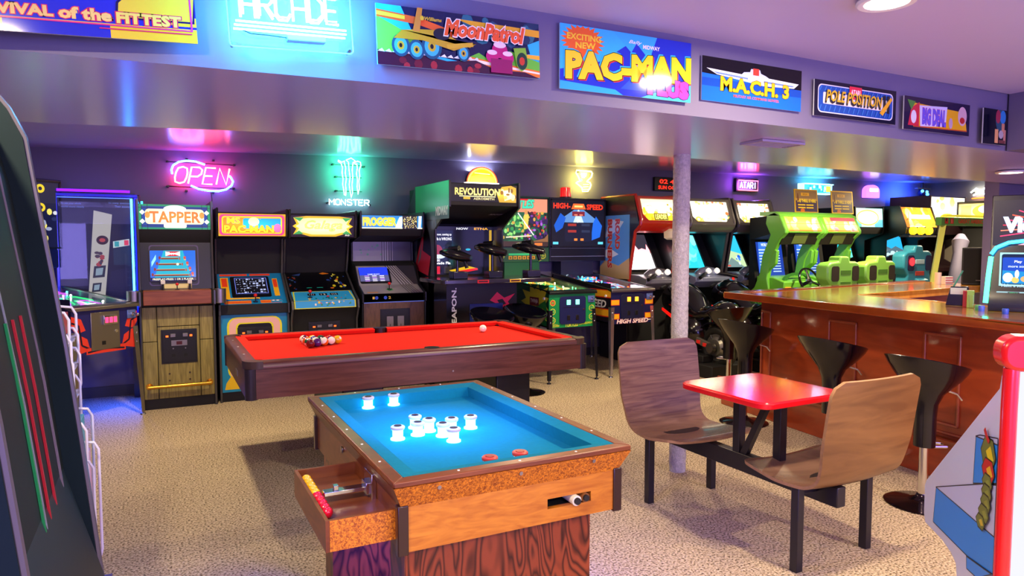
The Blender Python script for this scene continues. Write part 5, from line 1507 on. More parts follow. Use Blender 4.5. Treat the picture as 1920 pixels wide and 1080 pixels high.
def seat_back(label, x, y, c1, z1, art=False):
    m1 = M(c1, .45, coat=.15)
    r = root('racing_seat', label, 'seat', (x, y, 0), 0, 'seats of the driving games')
    w = .52
    s = z1 / 1.31
    out = [(.0, .0), (w, 0), (w, .86 * s), (w - .03, 1.02 * s), (w, 1.06 * s), (w, 1.22 * s), (w - .06, 1.25 * s), (w * .68, 1.25 * s), (w * .64, z1), (w * .38, z1), (w * .34, 1.25 * s), (.04, 1.24 * s), (-.02, 1.20 * s), (-.02, 1.06 * s), (.06, .98 * s), (.02, .80 * s)]
    MB().prism(out, .0, .16, 'y').build('shell', m1, r, .02)
    MB().box(.0, -.02, .0, w, .5, .42).box(0.04, .16, .42, w - .04, .5, .50).build('seat_base', m1, r, .03)
    dk = M('#2c2418', .6)
    for a, b in ((.05, .17), (w - .13, w - .02)):
        MB().prism(rrpoly(a, 1.03 * s, b, 1.20 * s, .03), -.006, .004, 'y').build('speaker_grille', dk if not art else M('#101a4a', .4), r)
    if art:
        MB().lathe([(.0001, 0), (.045, .002), (.05, .01)], (0, 0, 0), 18).xf(Matrix.Translation((.11, -.008, 1.13 * s)) @ Matrix.Rotation(rad(90), 4, 'X')).build('lit_ring', M('#f02830', .3, e=1.5), r)
    for zz, hh, c in ((1.13, .05, None), (1.0, .05, None), (.88, .03, None)):
        MB().box(.20, -.004, (zz - hh / 2) * s, .37, .01, (zz + hh / 2) * s).build('recess', M('#4a7a28' if not art else '#c04030' if zz in (1.0,) else '#b8d8e8' if zz > 1.1 else '#205068', .4), r, .004)
    MB().prism([(-.06, .85 * s), (-.06, .93 * s), (0, .95 * s), (0, .6 * s)], .19, .38, 'x').build('handle_step', m1, r, .01)
    return r
seat_back('pale green racing seat seen from behind, left of the pair behind the bar', 6.60, 5.22, '#7cc04a', 1.31)
seat_back('pale green racing seat seen from behind, right of the pair behind the bar', 7.24, 5.22, '#86c84a', 1.31)
seat_back('teal blue racing seat seen from behind with lit red ring', 7.93, 5.22, '#2c8aa8', 1.43, True)

# framed signs standing on the green games
for i, (x, yb) in enumerate(((7.40, 6.36), (8.10, 6.36))):
    r = root('standing_sign', ['upright gold framed sign on the left green driving game', 'upright gold framed sign on the right green driving game'][i], 'sign', (x - .02, yb, 1.853), 0, 'framed signs on the driving games')
    Mt = Matrix.Rotation(rad(-6), 4, 'X')
    fr = MB().box(0, 0, 0, .43, .012, .02).box(0, 0, .29, .43, .012, .31).box(0, 0, .02, .018, .012, .29).box(.412, 0, .02, .43, .012, .29)
    fr.build('frame', M('#d8a828', .35, .4), r, mat=Mt)
    a = Art(.40, .28, 100, '#3a2850'); V = a.V
    a.rect(0, 36, 100, V, '#a88050').rect(0, 44, 100, V, '#8a6a48').rect(26, 52, 64, 62, '#d8a030').text('SEGA', 34, 54, 56, 60, '#8a5a10', .02).text('THE THRILL IS HERE', 6, 31, 94, 41, '#f0d020', .04)
    for u, v in ((10, 20), (10, 11), (48, 20), (48, 11)): a.rect(u, v, u + 34, v + 4, '#e8c020')
    a.ell(30, 4, 10, 6, '#c86820').poly([(8, 36), (14, 36), (12, 60), (10, 60)], '#5a2018')
    a.build('sign_print', artmat('sign_print', 0), r, Mt @ face(.015, (.006, .016), .006, (.006, .3)))
    MB().box(.1, .012, 0, .33, .09, .01).build('foot', BLACK, r)

# ---------------------------------------------------------------- far games
def far_cab(name, label, x0, x1, y, z1, mh, mfn, tilt, scrfn, bodym=MATTE, smat=SCREEN, mmat=None, hood=.55, lean=.0, group='games at the far right of the back wall'):
    w = x1 - x0
    r = root(name, label, 'arcade cabinet', (x0, y, 0), 0, group)
    mb0, mt0 = (0, z1 - mh), (tilt, z1)
    con = [(.25, 0), (.25, .95), (.12, 1.0), (.12, 1.06), (.40, 1.12), (hood, 1.58), (.05, 1.60), mb0, mt0, (hood + .1, z1), (hood + .1, 0)]
    MB().prism(con, .02, w - .02, 'x').build('body', bodym, r)
    sd = [(.22, 0), (.22, .95), (.08, 1.0), (.08, 1.08), (.30, 1.2), (.30, 1.5), (.0, 1.60), (mb0[0] - .015, mb0[1]), (mt0[0] - .015, mt0[1] + .02), (hood + .12, z1 + .02), (hood + .12, 0)]
    for a in (0, w - .02): MB().prism(sd, a, a + .02, 'x').build('side_panel', BLACK if bodym is MATTE else bodym, r, .003)
    mfn(w - .05, math.dist(mb0, mt0)).build('marquee', mmat or LITH, r, face(.025, mb0, .003, mt0))
    if scrfn: scrfn(w * .72, .46).build('screen', smat, r, face(w * .14, (.41, 1.13), .003, (hood - .01, 1.57)))
    return r
def ovm(w, h):
    a = Art(w, h, 100, '#a8e0c8'); V = a.V
    a.rect(0, 0, 20, V * .5, '#60b0a0').rect(70, 0, 100, V * .4, '#58a8b8').ell(44, V * .5, 42, V * .42, '#e8d040').ell(44, V * .5, 38, V * .36, '#fff0a0').ell(46, V * .5, 28, V * .26, '#fffce0')
    return a
def cys(w, h):
    a = Art(w, h, 100, '#28d0d8'); V = a.V
    a.poly([(0, 0), (100, 0), (100, V * .4), (40, V * .5), (0, V * .3)], '#48e0c8').blobs(8, (10, 5, 90, V * .5), ['#70f0d8', '#a8f4e8', '#30c0b8'], (6, 16)).poly([(60, V), (84, V * .86), (76, V * .64), (66, V * .68)], '#e8f0e8')
    return a
far_cab('arcade_cabinet', 'dark driving cabinet with yellow oval on a pale green marquee', 9.20, 9.86, 6.85, 1.98, .28, ovm, .02, cys)
def orm(w, h):
    a = Art(w, h, 100, '#ffb020'); V = a.V
    random.seed(3)
    a.rect(0, 0, 16, V, '#ff7010').blobs(16, (10, 0, 100, V), ['#ffd040', '#ffe880', '#ffa018'], (5, 13)).rect(24, V * .42, 88, V * .62, '#fffce0').line([(6, 14), (16, 20), (22, 32)], 1.4, '#281408').rect(10, 0, 60, 2.2, '#fff0c0')
    return a
def snows(w, h):
    a = Art(w, h, 100, '#28a8e0'); V = a.V
    a.poly([(0, 0), (100, 0), (100, V * .5), (70, V * .64), (50, V * .55), (24, V * .66), (0, V * .5)], '#506a78').blobs(14, (8, 4, 90, V * .42), ['#e8f4f4', '#b8d8d8', '#40a898'], (4, 11))
    return a
oc = far_cab('arcade_cabinet', 'dark cabinet with orange marquee over three yellow round lamps', 9.93, 10.72, 6.55, 2.0, .30, orm, .12, snows)
for k in range(3):
    MB().lathe([(.06, 0), (.062, .04), (.05, .06), (.0001, .065)], n=18).xf(Matrix.Translation((.10 + k * .19, -.03, 1.645)) @ Matrix.Rotation(rad(90), 4, 'X')).build('round_lamp', M('#ffb818', .3, e=2.), oc)
MB().box(.0, -.06, 1.55, .66, .1, 1.575).build('lamp_shelf', DGREY, oc)
def bgm(w, h):
    a = Art(w, h, 100, '#fff8e8'); V = a.V
    random.seed(5)
    a.ell(50, 4, 22, 8, '#ffd020').blobs(9, (8, V * .5, 92, V), ['#ffe060', '#fff0b0', '#ffd8a0'], (4, 9)).rect(0, 0, 100, 1.5, '#ff6040').rect(6, 2, 14, 8, '#ffd020').rect(84, 2, 96, 6, '#ffb020')
    return a
far_cab('arcade_cabinet', 'wide dark cabinet with huge glowing white marquee near the far corner', 10.86, 11.80, 6.78, 2.19, .36, bgm, .0, None, M('#241016', .5))
# cabinet on the right wall
rw = root('arcade_cabinet', 'cabinet against the far right wall with yellow framed marquee', 'arcade cabinet', (11.96, 6.76, 0), -90, 'games at the far right of the back wall')
MB().prism([(-.5, 0), (-.5, 1.0), (-.42, 1.1), (-.2, 1.78), (-.42, 1.80), (-.42, 2.12), (.0, 2.12), (.0, 0)], 0, .95, 'x').build('body', MATTE, rw)
a = Art(.88, .27, 100, '#ffe070'); V = a.V
a.ell(50, V * .5, 26, V * .4, '#ffd020').ell(50, V * .6, 16, V * .25, '#fff4b0').rect(4, 3, 22, V - 5, '#e8b050').rect(78, 3, 96, V - 5, '#f0b840').rect(0, V - 2, 100, V, '#402808')
a.build('marquee', LITH, rw, face(.035, (-.42, 1.83), .003, (-.42, 2.1)))
# hoop frame
hf = root('hoop_game', 'green header beam on a slanting pale yellow post at the far right', 'arcade game', (9.15, 5.6, 0))
MB().box(.02, -.04, 1.69, 1.25, .04, 1.80).build('header_beam', M('#5a9a50', .4), hf, .004)
MB().tube([(.12, 0, 1.70), (-.28, 0, .0)], .045, 4).build('post', M('#e8e878', .4), hf)
MB().tube([(1.2, 0, 1.70), (1.2, 0, .0)], .045, 4).build('post', M('#e8e878', .4), hf)
MB().box(.15, -.03, 1.81, 1.2, .03, 1.835).build('top_bar', M('#f0e040', .4, e=.3), hf)
a = Art(1.2, .10, 120)
a.text('GREAT AMERICAN', 36, 3, 104, 8, '#d04020', .04).rect(6, 2, 13, 9, '#d02020').rect(18, 2, 25, 9, '#d02020').rect(8, 5, 11, 9, '#301010').rect(20, 3, 22, 8, '#f08080')
a.build('header_lettering', PRINT, hf, face(.03, (-.041, 1.695), .002, (-.041, 1.8)))
# grey guitar case
gc = MB().tube([(10.19, 5.99, .0), (10.22, 6.0, .35), (10.30, 6.02, .85), (10.36, 6.04, 1.08), (10.47, 6.08, 1.30), (10.54, 6.10, 1.48), (10.58, 6.12, 1.58)], [.09, .13, .10, .085, .075, .115, .05], 14).build('guitar_case', M('#5e5a74', .7))
tag(gc, 'pale grey guitar case leaning beyond the black speaker', 'guitar case')
sb = root('arcade_chair', 'black rounded game chair left of the slanting yellow post', 'chair', (8.62, 5.9, 0))
MB().prism([(0, 0), (.48, 0), (.46, .6), (.42, 1.2), (.34, 1.30), (.12, 1.30), (.04, 1.2), (.02, .6)], .0, .12, 'y').build('backrest', BLACKG, sb, .03)
MB().box(.02, .12, 0, .46, .55, .45).build('seat_base', BLACK, sb, .03)

# ---------------------------------------------------------------- things on the bar
sp = root('loudspeaker', 'large black loudspeaker standing on the far wing of the bar', 'speaker', (7.12, 4.10, ZT - .008), -60)
MB().box(0, 0, 0, .27, .24, .37).build('cabinet', M('#14161c', .5), sp, .008)
MB().box(.015, -.008, .02, .255, 0, .355).build('grille', M('#101216', .9, bump=.3, bs=600), sp)
MB().box(.12, -.011, .045, .16, -.008, .05).build('badge', STEEL, sp)
bxo = root('snack_box', 'small red and white striped carton on the far bar wing by the speaker', 'box', (7.035, 4.20, ZT - .008), -20)
MB().box(0, 0, 0, .08, .06, .08).build('carton', M('#e0dcd8', .5), bxo, .002)
for k in range(3): MB().box(-.001, -.0015, .012 + k * .025, .081, 0, .02 + k * .025).build('red_stripe', M('#b83838', .5), bxo)
for (x, y, r_, c, nm, lab) in ((6.99, 4.25, .03, '#e8d8b8', 'mug', 'cream mug left of the striped carton on the far bar wing'),):
    o = MB().lathe([(r_, 0), (r_, .12), (r_ * .85, .12), (r_ * .8, .01), (.0001, .01)], (0, 0, 0), 18).build(nm, M(c, .3)); o.location = (x, y, ZT - .008)
    tag(o, lab, 'mug')
nh = root('napkin_caddy', 'dark bar caddy with a white napkin stack and a straw', 'napkin holder', (4.70, 2.72, ZT - .006), -60)
MB().prism([(-.07, 0), (.07, 0), (.055, .125), (-.045, .125)], -.035, .035, 'y').build('holder', M('#0c0c2c', .2, coat=.5), nh, .005)
MB().box(-.045, -.0385, .075, .045, -.036, .118).build('napkin_stack', WHITE, nh)
MB().tube([(-.03, 0, .12), (.02, 0, .23)], .005, 8).build('straw', M('#58a890', .4), nh)
for (x, y, w_, h_, c, nm, lab, ct) in ((4.655, 2.645, .035, .105, '#b02030', 'red_menu_holder', 'narrow red card box between napkins and jukebox', 'box'), (4.625, 2.60, .04, .11, '#a8b860', 'green_tea_box', 'narrow pale green box between napkins and jukebox', 'box')):
    o = MB().box(-w_ / 2, -.03, 0, w_ / 2, .03, h_).build(nm, M(c, .4), None, .003); o.location = (x, y, ZT - .008); o.rotation_euler = (0, 0, rad(-60)); o.name = nm
    tag(o, lab, ct)
o = MB().lathe([(.026, 0), (.032, .085), (.03, .085), (.024, .008), (.0001, .008)], (0, 0, 0), 20).build('drinking_glass', GLASS); o.location = (4.575, 2.55, ZT - .008)
tag(o, 'small clear drinking glass at the foot of the jukebox light tube', 'glass')
for i, (x, y, c) in enumerate(((4.44, 2.43, '#4a68d8'), (4.475, 2.47, '#58a068'), (4.37, 2.26, '#3050c0'))):
    o = MB().lathe([(.016, 0), (.018, .028), (.015, .034), (.0001, .034)], (0, 0, 0), 14).build('small_cup', M(c, .3)); o.location = (x, y, ZT - .008)
    tag(o, ['light blue small cup in front of the jukebox, leftmost', 'green small cup at the jukebox foot', 'deep blue small cup in front of the jukebox, rightmost'][i], 'cup', 'small cups by the jukebox')
jb = root('jukebox', 'countertop video jukebox with glowing green and blue edge tubes', 'jukebox', (4.505, 2.43, ZT - .008), -63)
MB().prism([(-.02, 0), (-.02, .10), (.0, .13), (.03, .70), (.15, .70), (.15, 0)], 0, .46, 'x').build('case', M('#0c0c14', .25, coat=.5), jb, .004)
a = Art(.44, .27, 100, '#0a0614'); V = a.V
random.seed(12)
for k in range(16):
    t = rad(20 + k * 10); x0_, y0_ = 70, V * .25
    a.line([(x0_ + 8 * cos(t), y0_ + 8 * sin(t)), (x0_ + 30 * cos(t + .1), y0_ + 26 * sin(t + .1)), (x0_ + 62 * cos(t + .22), y0_ + 44 * sin(t + .25))], 1.4, random.choice(('#ff5030', '#ff3868', '#ff8060', '#e02040')))
a.poly([(28, 0), (70, 14), (100, 0)], '#ffa8b8').poly([(36, 0), (70, 9), (100, 0)], '#fff0f4')
a.text('Video', 13, V * .30, 68, V * .60, '#ffffff', .05, out=.02, oc='#b8c8ff').text('Poker', 72, V * .30, 100, V * .60, '#ffffff', .05)
a.build('top_picture', artmat('juke_pic', 1.1), jb, face(.01, (.012, .40), .004, (.027, .69)))
a = Art(.36, .20, 100, '#a8e8e8'); V = a.V
a.rrect(2.5, 2.5, 97.5, V - 2.5, 3, '#10203c').rrect(4, 4, 96, V - 8, 2, '#1a48b8').poly([(4, 4), (96, 4), (96, 20), (4, 26)], '#1888c8').ell(12, 14, 7, 8, '#e8f0f8').ell(22, 10, 5, 5, '#f0c060').ell(24, 20, 3, 7, '#e0e8f8').ell(36, 12, 7, 5, '#e8a868').text('Play', 20, V - 18, 30, V - 13, '#ffffff', .02).text('more songs', 12, V - 26, 40, V - 22, '#d0e0ff', .02)
a.build('touch_screen', SCREEN, jb, face(.05, (.0, .155), .006, (.01, .36)))
a = Art(.40, .10, 100); a.text('Make a selection', 6, 16, 46, 21, '#a8c8d8', .02).rrect(0, 3, 100, 9, 1, '#90b8c0').rect(14, 3.5, 28, 8.5, '#0c1c18').text('FREE PLAY', 16, 5, 26, 7.5, '#30d870', .03)
a.build('button_strip', artmat('juke_strip', .9), jb, face(.04, (-.005, .085), .008, (.0, .14)))
tb = [(-.012, -.03, .05), (-.004, -.02, .20), (.006, -.012, .33)]
MB().tube(tb, .013, 10).build('edge_tube', M('#38ffa0', .3, e=4.), jb)
MB().tube([(.006, -.012, .345), (.03, -.01, .385), (.09, -.01, .415), (.20, -.01, .43), (.44, -.01, .43)], .011, 10).build('edge_tube', M('#28b0ff', .3, e=4.), jb)
MB().tube([(.47, -.03, .05), (.47, -.02, .40)], .013, 10).build('edge_tube', M('#38ffa0', .3, e=4.), jb)

# ---------------------------------------------------------------- signs on the beam
def marquee_sheet(name, label, x0, x1, z0, z1, fn, y=2.335, mt=None, frame=None, tiltr=0):
    w, h = x1 - x0, z1 - z0
    r = root(name, label, 'sign', (x0, y, z0), 0, 'marquee panels on the beam')
    r.rotation_euler = (0, rad(tiltr), 0)
    MB().box(0, 0, 0, w, .006, h).build('panel', frame or M('#c8ccd0', .2), r)
    fn(w, h).build('panel_print', mt or artmat('beam_print', 0, 0, .08), r, face(0, (0, 0), .001, (0, h)))
    return r
def j2(w, h):
    a = Art(w, h, 100, '#2028b0'); V = a.V
    a.rect(0, 0, 100, 6, '#d8b828').rect(28, 0, 66, 5.6, '#2028a8').rect(0, 0, 28, 5, '#c8b060')
    a.poly([(0, 18), (22, 16), (12, 22), (0, 25)], '#c0b040')
    a.text('Joust', 24, 17, 74, 36, '#e0c030', .05, shear=.15, out=.02, oc='#100c40').poly([(70, 11), (100, 11), (100, 7), (92, 7)], '#d8b828')
    a.text('2', 74, 13, 95, 42, '#e0c030', .09, shear=.1, out=.02, oc='#100c40')
    a.text('SURVIVAL', 14, 7.2, 45.5, 11.2, '#d8b868', .05, out=.05, oc='#c82050').text('of the', 48, 7, 66.5, 11.4, '#e0c068', .05, out=.05, oc='#c82050').text('FITTEST', 69, 6.6, 93.5, 10.8, '#e0c858', .05, out=.06, oc='#c82050')
    a.line([(0, 5.6), (98, 5.2)], .6, '#d03070').line([(98, 4.8), (98, 35)], .8, '#d03070').line([(62, 3.8), (98, 3.8)], .5, '#c82050')
    return a
marquee_sheet('marquee_panel', 'blue and yellow panel reading survival of the fittest at the top left corner', -.54, .130, 2.016, 2.30, j2, tiltr=-3.1)
def mp_(w, h):
    a = Art(w, h, 100, '#28c0e0'); V = a.V
    a.poly([(14, V), (100, V), (100, V * .5), (60, 4), (30, 8), (20, V * .6)], '#101840').blobs(12, (44, V * .5, 98, V), ['#205070', '#183858', '#2a7080'], (2, 6))
    a.poly([(0, V * .8), (0, 6), (16, 6), (22, V * .5)], '#70d040').poly([(44, 4), (100, 4), (100, V * .3), (80, V * .45), (70, V * .2), (60, V * .36)], '#68c838').poly([(92, V * .6), (100, V * .7), (100, V * .35), (94, V * .4)], '#30c0e8')
    a.poly([(0, V - 3), (24, V - 5), (44, V - 10), (46, V - 14), (24, V - 9), (0, V - 7)], '#f06020').poly([(0, V - 4), (16, V - 5), (16, V - 7), (0, V - 6)], '#f8d030').poly([(46, V - 3), (100, V - 4), (100, V - 8), (60, V - 7)], '#f0b820').poly([(52, 9), (100, 4.5), (100, 0.5), (52, 5)], '#f08020').poly([(54, 8), (100, 3.5), (100, 2.5), (54, 6)], '#fff0d0').poly([(88, V * .42), (100, V * .42), (100, V * .34), (88, V * .36)], '#f8c030')
    a.poly([(0, 0), (100, 0), (90, 3), (70, 3), (58, 7), (40, 5), (20, 8), (4, 7), (0, 8)], '#381028').blobs(10, (4, 0, 60, 4), ['#681828', '#a02830', '#201028'], (1.5, 3))
    for x in range(0, 60, 4): a.poly([(x, 7), (x + 2.5, 8.6), (x + 4, 6.8)], '#e8e8e8')
    for (x, y, s) in ((13, 11, 6), (22, 9.5, 5.4), (31, 12, 7), (50, 10, 4.5)): a.ell(x, y, s * .85, s, '#18506a', 18).ell(x, y, s * .62, s * .75, '#40b0c8', 18).ell(x, y, s * .34, s * .4, '#c8a828', 14).ell(x, y, s * .15, s * .2, '#181818', 10)
    a.poly([(9, V * .45), (14, V * .6), (24, V * .64), (34, V * .66), (42, V * .58), (54, V * .42), (58, V * .50), (44, V * .34), (26, V * .46)], '#c8a020').ell(37, V * .60, 5, 3.2, '#181c28').poly([(20, V * .6), (24, V * .6), (26, V), (23, V)], '#d88830').line([(40, V * .40), (56, V * .48)], 2.4, '#d8b028')
    for (x, y, s) in ((73, 14, 5), (68, 10, 4), (78, 10, 4)): a.ell(x, y, s, s * .9, '#c02070').ell(x, y + s * .6, s * .8, s * .35, '#f0d8e8')
    a.rect(67, 1, 81, 9, '#901858').poly([(82, 16), (90, 17), (92, 6), (87, 3), (84, 6)], '#80c030').ell(87.5, 9, 3.6, 5, '#184028').ell(87.5, 9, 1.8, 2.4, '#c84020')
    a.text('Williams', 27, V * .80, 37, V * .86, '#e8b828', .02, shear=.2).ell(25.5, V * .83, 1.2, 1.3, '#e8b828')
    a.text('MoonPatrol', 39, V * .60, 89, V * .86, '#f06028', .05, shear=.25, slope=-.0, out=.045, oc='#f8f0e0')
    return a
marquee_sheet('marquee_panel', 'marquee panel with yellow six wheeled moon buggy and orange lettering', .684, 1.312, 2.057, 2.259, mp_, tiltr=-1.5)
def pp(w, h):
    a = Art(w, h, 100, '#1c34c0'); V = a.V
    a.poly([(0, V), (0, V * .3), (30, V * .5), (60, V), ], '#38c0f0').poly([(38, V), (52, V * .7), (56, V * .86), (66, V * .62), (72, V), ], '#38b8f0').poly([(60, 0), (100, 14), (100, 0)], '#48d0f0').poly([(44, 4), (60, 18), (70, 10), (90, 16), (80, 4)], '#2858d8').poly([(0, 0), (0, 5), (40, 3), (46, 0)], '#30b0e8')
    a.star(16, V * .77, 16, 10.5, '#f06818', 22, .74)
    a.text('EXCITING', 5, V * .78, 29, V * .87, '#f8d828', .03).text('NEW', 11, V * .65, 25, V * .74, '#f8d828', .03, slope=.05)
    a.text('Bally', 50, V * .83, 60, V * .90, '#f0f4f8', .01, shear=.4).text('MIDWAY', 61, V * .79, 74, V * .85, '#f8f8f8', .03)
    a.text('PAC-MAN', 4, V * .22, 98, V * .60, '#38c8e8', .06, slope=.06).text('PAC-MAN', 6, V * .17, 100, V * .55, '#e84020', .06, slope=.06).text('PAC-MAN', 5, V * .19, 99, V * .57, '#f8e020', .06, slope=.06, out=.02, oc='#101010')
    a.text('PLUS', 66, V * .09, 97, V * .33, '#f048b0', .09, slope=-.03, out=.03, oc='#3a0c60')
    return a
marquee_sheet('marquee_panel', 'blue marquee panel with big yellow lettering, orange starburst and pink plus', 1.401, 2.040, 2.048, 2.296, pp).rotation_euler[2] = rad(-1.2)
def m3(w, h):
    a = Art(w, h, 100, '#1464d8'); V = a.V
    a.rect(0, V * .62, 100, V, '#06060e').poly([(0, V * .62), (100, V * .5), (100, V * .62)], '#06060e').rect(0, V * .34, 100, V * .52, '#1048b0')
    a.poly([(4, V * .74), (40, V * .70), (60, V * .70), (97, V * .66), (92, V * .54), (60, V * .50), (14, V * .62)], '#dce4f4').poly([(36, V * .66), (40, V * .76), (46, V * .78), (47, V * .86), (56, V * .86), (57, V * .78), (62, V * .74), (68, V * .66)], '#b8c8e8').rect(49, V * .72, 55, V * .88, '#d84030').poly([(10, V * .68), (44, V * .64), (44, V * .60), (14, V * .64)], '#6a88c8').poly([(60, V * .62), (92, V * .60), (90, V * .57), (60, V * .57)], '#6a88c8')
    a.text('M.A.C.H. 3', 18, V * .28, 86, V * .58, '#f8b818', .045, out=.025, oc='#401808').text('MILITARY AIR COMMAND HUNTER', 30, V * .15, 76, V * .21, '#e06028', .01)
    return a
marquee_sheet('marquee_panel', 'black and blue marquee panel with silver wings and golden lettering', 2.114, 2.725, 2.071, 2.260, m3)
def pp2(w, h):
    a = Art(w, h, 100, '#12122a'); V = a.V
    a.rrect(4, 3, 96, V - 3, 4, '#e0e4f0').rrect(4.8, 3.8, 95.2, V - 3.8, 4, '#2050a8').rrect(10, 10, 90, V - 9, 1, '#f0ece8')
    for k in range(16): a.line([(6 + k * 5.6, 4.5), (8 + k * 5.6, 9)], 1, '#3a78c8').line([(6 + k * 5.6, V - 8), (8 + k * 5.6, V - 4.5)], 1, '#3a78c8')
    a.rect(40, V - 12, 55, V - 2, '#e03048').text('ATARI', 42, V - 8.5, 53, V - 4.5, '#f8e8e8', .03)
    a.text('POLE POSITION', 12, 11, 80, 20, '#282830', .05, shear=.2).text('POLE POSITION', 13, 12.5, 81, 21, '#e0b828', .02, shear=.2).text('II', 83, 9, 90, 22, '#202028', .03).poly([(78, 8), (92, 22), (94, 20), (82, 6)], '#e8b020')
    return a
marquee_sheet('marquee_panel', 'dark framed marquee panel with blue border and white lettered centre', 2.815, 3.424, 2.064, 2.235, pp2)
def dd_(w, h):
    a = Art(w, h, 100, '#241a3a'); V = a.V
    a.poly([(14, 3), (96, 4), (92, V - 8), (10, V - 5)], '#d8a818').poly([(6, 4), (22, 4), (22, V - 4), (10, V - 10)], '#c02840').ell(14, 12, 4, 6, '#d8d8e0').poly([(24, 4), (62, 6), (64, V - 5), (22, V - 7)], '#c8c8e8').text('BIG DEAL', 27, 7, 62, 20, '#6a58d0', .07, out=.02, oc='#c03850').ell(70, 10, 3, 5, '#b8a0b0').ell(88, 18, 7, 9, '#c8a8b0').ell(88, 14, 4, 3, '#b03030').poly([(4, V - 3), (10, V - 12), (16, V - 4)], '#488838').line([(14, 3.5), (96, 4.5)], .8, '#b83028')
    return a
marquee_sheet('marquee_panel', 'dim purple and yellow marquee panel, farthest to the right on the beam', 3.492, 4.070, 2.050, 2.222, dd_)
def ps(w, h):
    a = Art(w, h, 50, '#0c0c20'); V = a.V
    a.ell(34, V * .72, 9, 14, '#2a5068').ell(40, V * .8, 6, 8, '#3080c8').ell(30, V * .8, 5, 8, '#98304a').rect(38, V * .36, 44, V * .62, '#c08868').rect(24, 2, 31, V * .44, '#d8a068').rect(42, 2, 47, V * .44, '#b88070').ell(37, V * .3, 5, 5, '#a8a0a8').rect(32, 2, 46, V * .14, '#6a3838')
    return a
marquee_sheet('poster', 'dark narrow poster at the right end of the beam beside the corner', 4.205, 4.445, 2.022, 2.222, ps)
# bulkhead at right end
struct('trim_2', MB().box(4.5, 1.2, 2.0, 9.5, 2.36, 2.33), GREYWALL)
bpy.data.objects['trim_2']['label'] = 'bulkhead turning toward the camera at the right end of the beam'
fp = root('framed_picture', 'small dark framed picture at the right edge on the bulkhead', 'picture', (4.494, 2.2, 2.10), -90)
MB().box(0, -.008, 0, .26, .005, .13).build('frame', BLACK, fp)
Art(.22, .10, 100, '#22304a').ell(20, 22, 10, 12, '#8aa0a8').ell(50, 22, 8, 12, '#8aa0a8').build('picture_print', PRINT, fp, face(.02, (-.009, .015), .001, (-.009, .12)))

# ---------------------------------------------------------------- neon signs
def NE(c, e): return M(c, .3, e=e)
GL = {  # stroke letters in a 1 by 1.4 box
    'O': [[(.5, 0), (.1, .12), (0, .5), (0, .9), (.12, 1.28), (.5, 1.4), (.88, 1.28), (1, .9), (1, .5), (.88, .12), (.5, 0)]],
    'P': [[(0, 0), (0, 1.4), (.7, 1.4), (.98, 1.2), (.98, .85), (.7, .62), (0, .62)]],
    'E': [[(.9, 1.4), (0, 1.4), (0, 0), (.9, 0)], [(0, .7), (.75, .7)]],
    'N': [[(0, 0), (0, 1.4), (.9, 0), (.9, 1.4)]],
    'M': [[(0, 0), (0, 1.4), (.5, .6), (1, 1.4), (1, 0)]],
    'S': [[(1, 1.2), (.7, 1.4), (.2, 1.4), (0, 1.15), (.1, .85), (.9, .6), (1, .3), (.8, 0), (.2, 0), (0, .2)]],
    'T': [[(0, 1.4), (1, 1.4)], [(.5, 1.4), (.5, 0)]],
    'R': [[(0, 0), (0, 1.4), (.7, 1.4), (.98, 1.2), (.98, .9), (.7, .68), (0, .68)], [(.45, .68), (1, 0)]],
    'A': [[(0, 0), (.5, 1.4), (1, 0)], [(.2, .5), (.8, .5)]],
    'a': [[(0, 0), (0, 1.2), (.2, 1.4), (.8, 1.4), (1, 1.2), (1, 0)], [(0, .65), (1, .65)]],
    'C': [[(1, 1.15), (.8, 1.4), (.2, 1.4), (0, 1.2), (0, .2), (.2, 0), (.8, 0), (1, .25)]],
    'D': [[(0, 0), (0, 1.4), (.6, 1.4), (1, 1.05), (1, .35), (.6, 0), (0, 0)]],
    'I': [[(.5, 0), (.5, 1.4)]],
}
def word(par, s, x0, z0, x1, z1, y, rr, mt, shear=0, gap=.25, n=8, name='letter'):
    k = len(s); cw = (x1 - x0) / (k + gap * (k - 1))
    for i, ch in enumerate(s):
        ox = x0 + i * cw * (1 + gap)
        m_ = MB()
        for st_ in GL[ch]:
            m_.tube([(ox + (p[0] + shear * p[1]) * cw, y, z0 + p[1] / 1.4 * (z1 - z0)) for p in st_], rr, n)
        m_.build(name, mt, par, ang=60)
def brackets(par, pts, y0, y1):
    for x, z in pts:
        MB().box(x - .011, y0, z - .008, x + .011, y1, z + .008).build('bracket', BLACK, par, .002)
op = root('neon_sign', 'red and blue neon open sign on the back wall at left', 'neon sign', (.145, 7.49, 1.97))
word(op, 'OPEN', .02, .065, .50, .225, 0, .0085, NE('#ff3a30', 24), .25, .25, 10)
arc = [(.30, .255), (.22, .28), (.14, .285), (.07, .27), (.02, .235), (.003, .19), (.01, .15)]
MB().tube([(x, -.0, z) for x, z in arc], .0095, 10).build('blue_arc', NE('#3070ff', 14), op, ang=60)
arc = [(.17, .045), (.24, .015), (.33, .0), (.42, .0), (.49, .02), (.54, .06), (.555, .10), (.535, .14), (.52, .155)]
MB().tube([(x, -.0, z) for x, z in arc], .0095, 10).build('blue_arc', NE('#3070ff', 14), op, ang=60)
MB().tube([(-.03, .025, .27), (.58, .025, .265)], .005).build('support_bar', BLACK, op)
MB().tube([(-.03, .025, .035), (.57, .025, .03)], .005).build('support_bar', BLACK, op)
brackets(op, [(-.03, .27), (.14, .30), (.38, .30), (.57, .265), (-.03, .035), (.13, -.005), (.37, -.01), (.56, .035)], .0, .058)
area('open_sign_glow', (.42, 7.40, 2.11), .4, 1.7, (.7, .06, .7), (rad(90), 0, 0), .2)
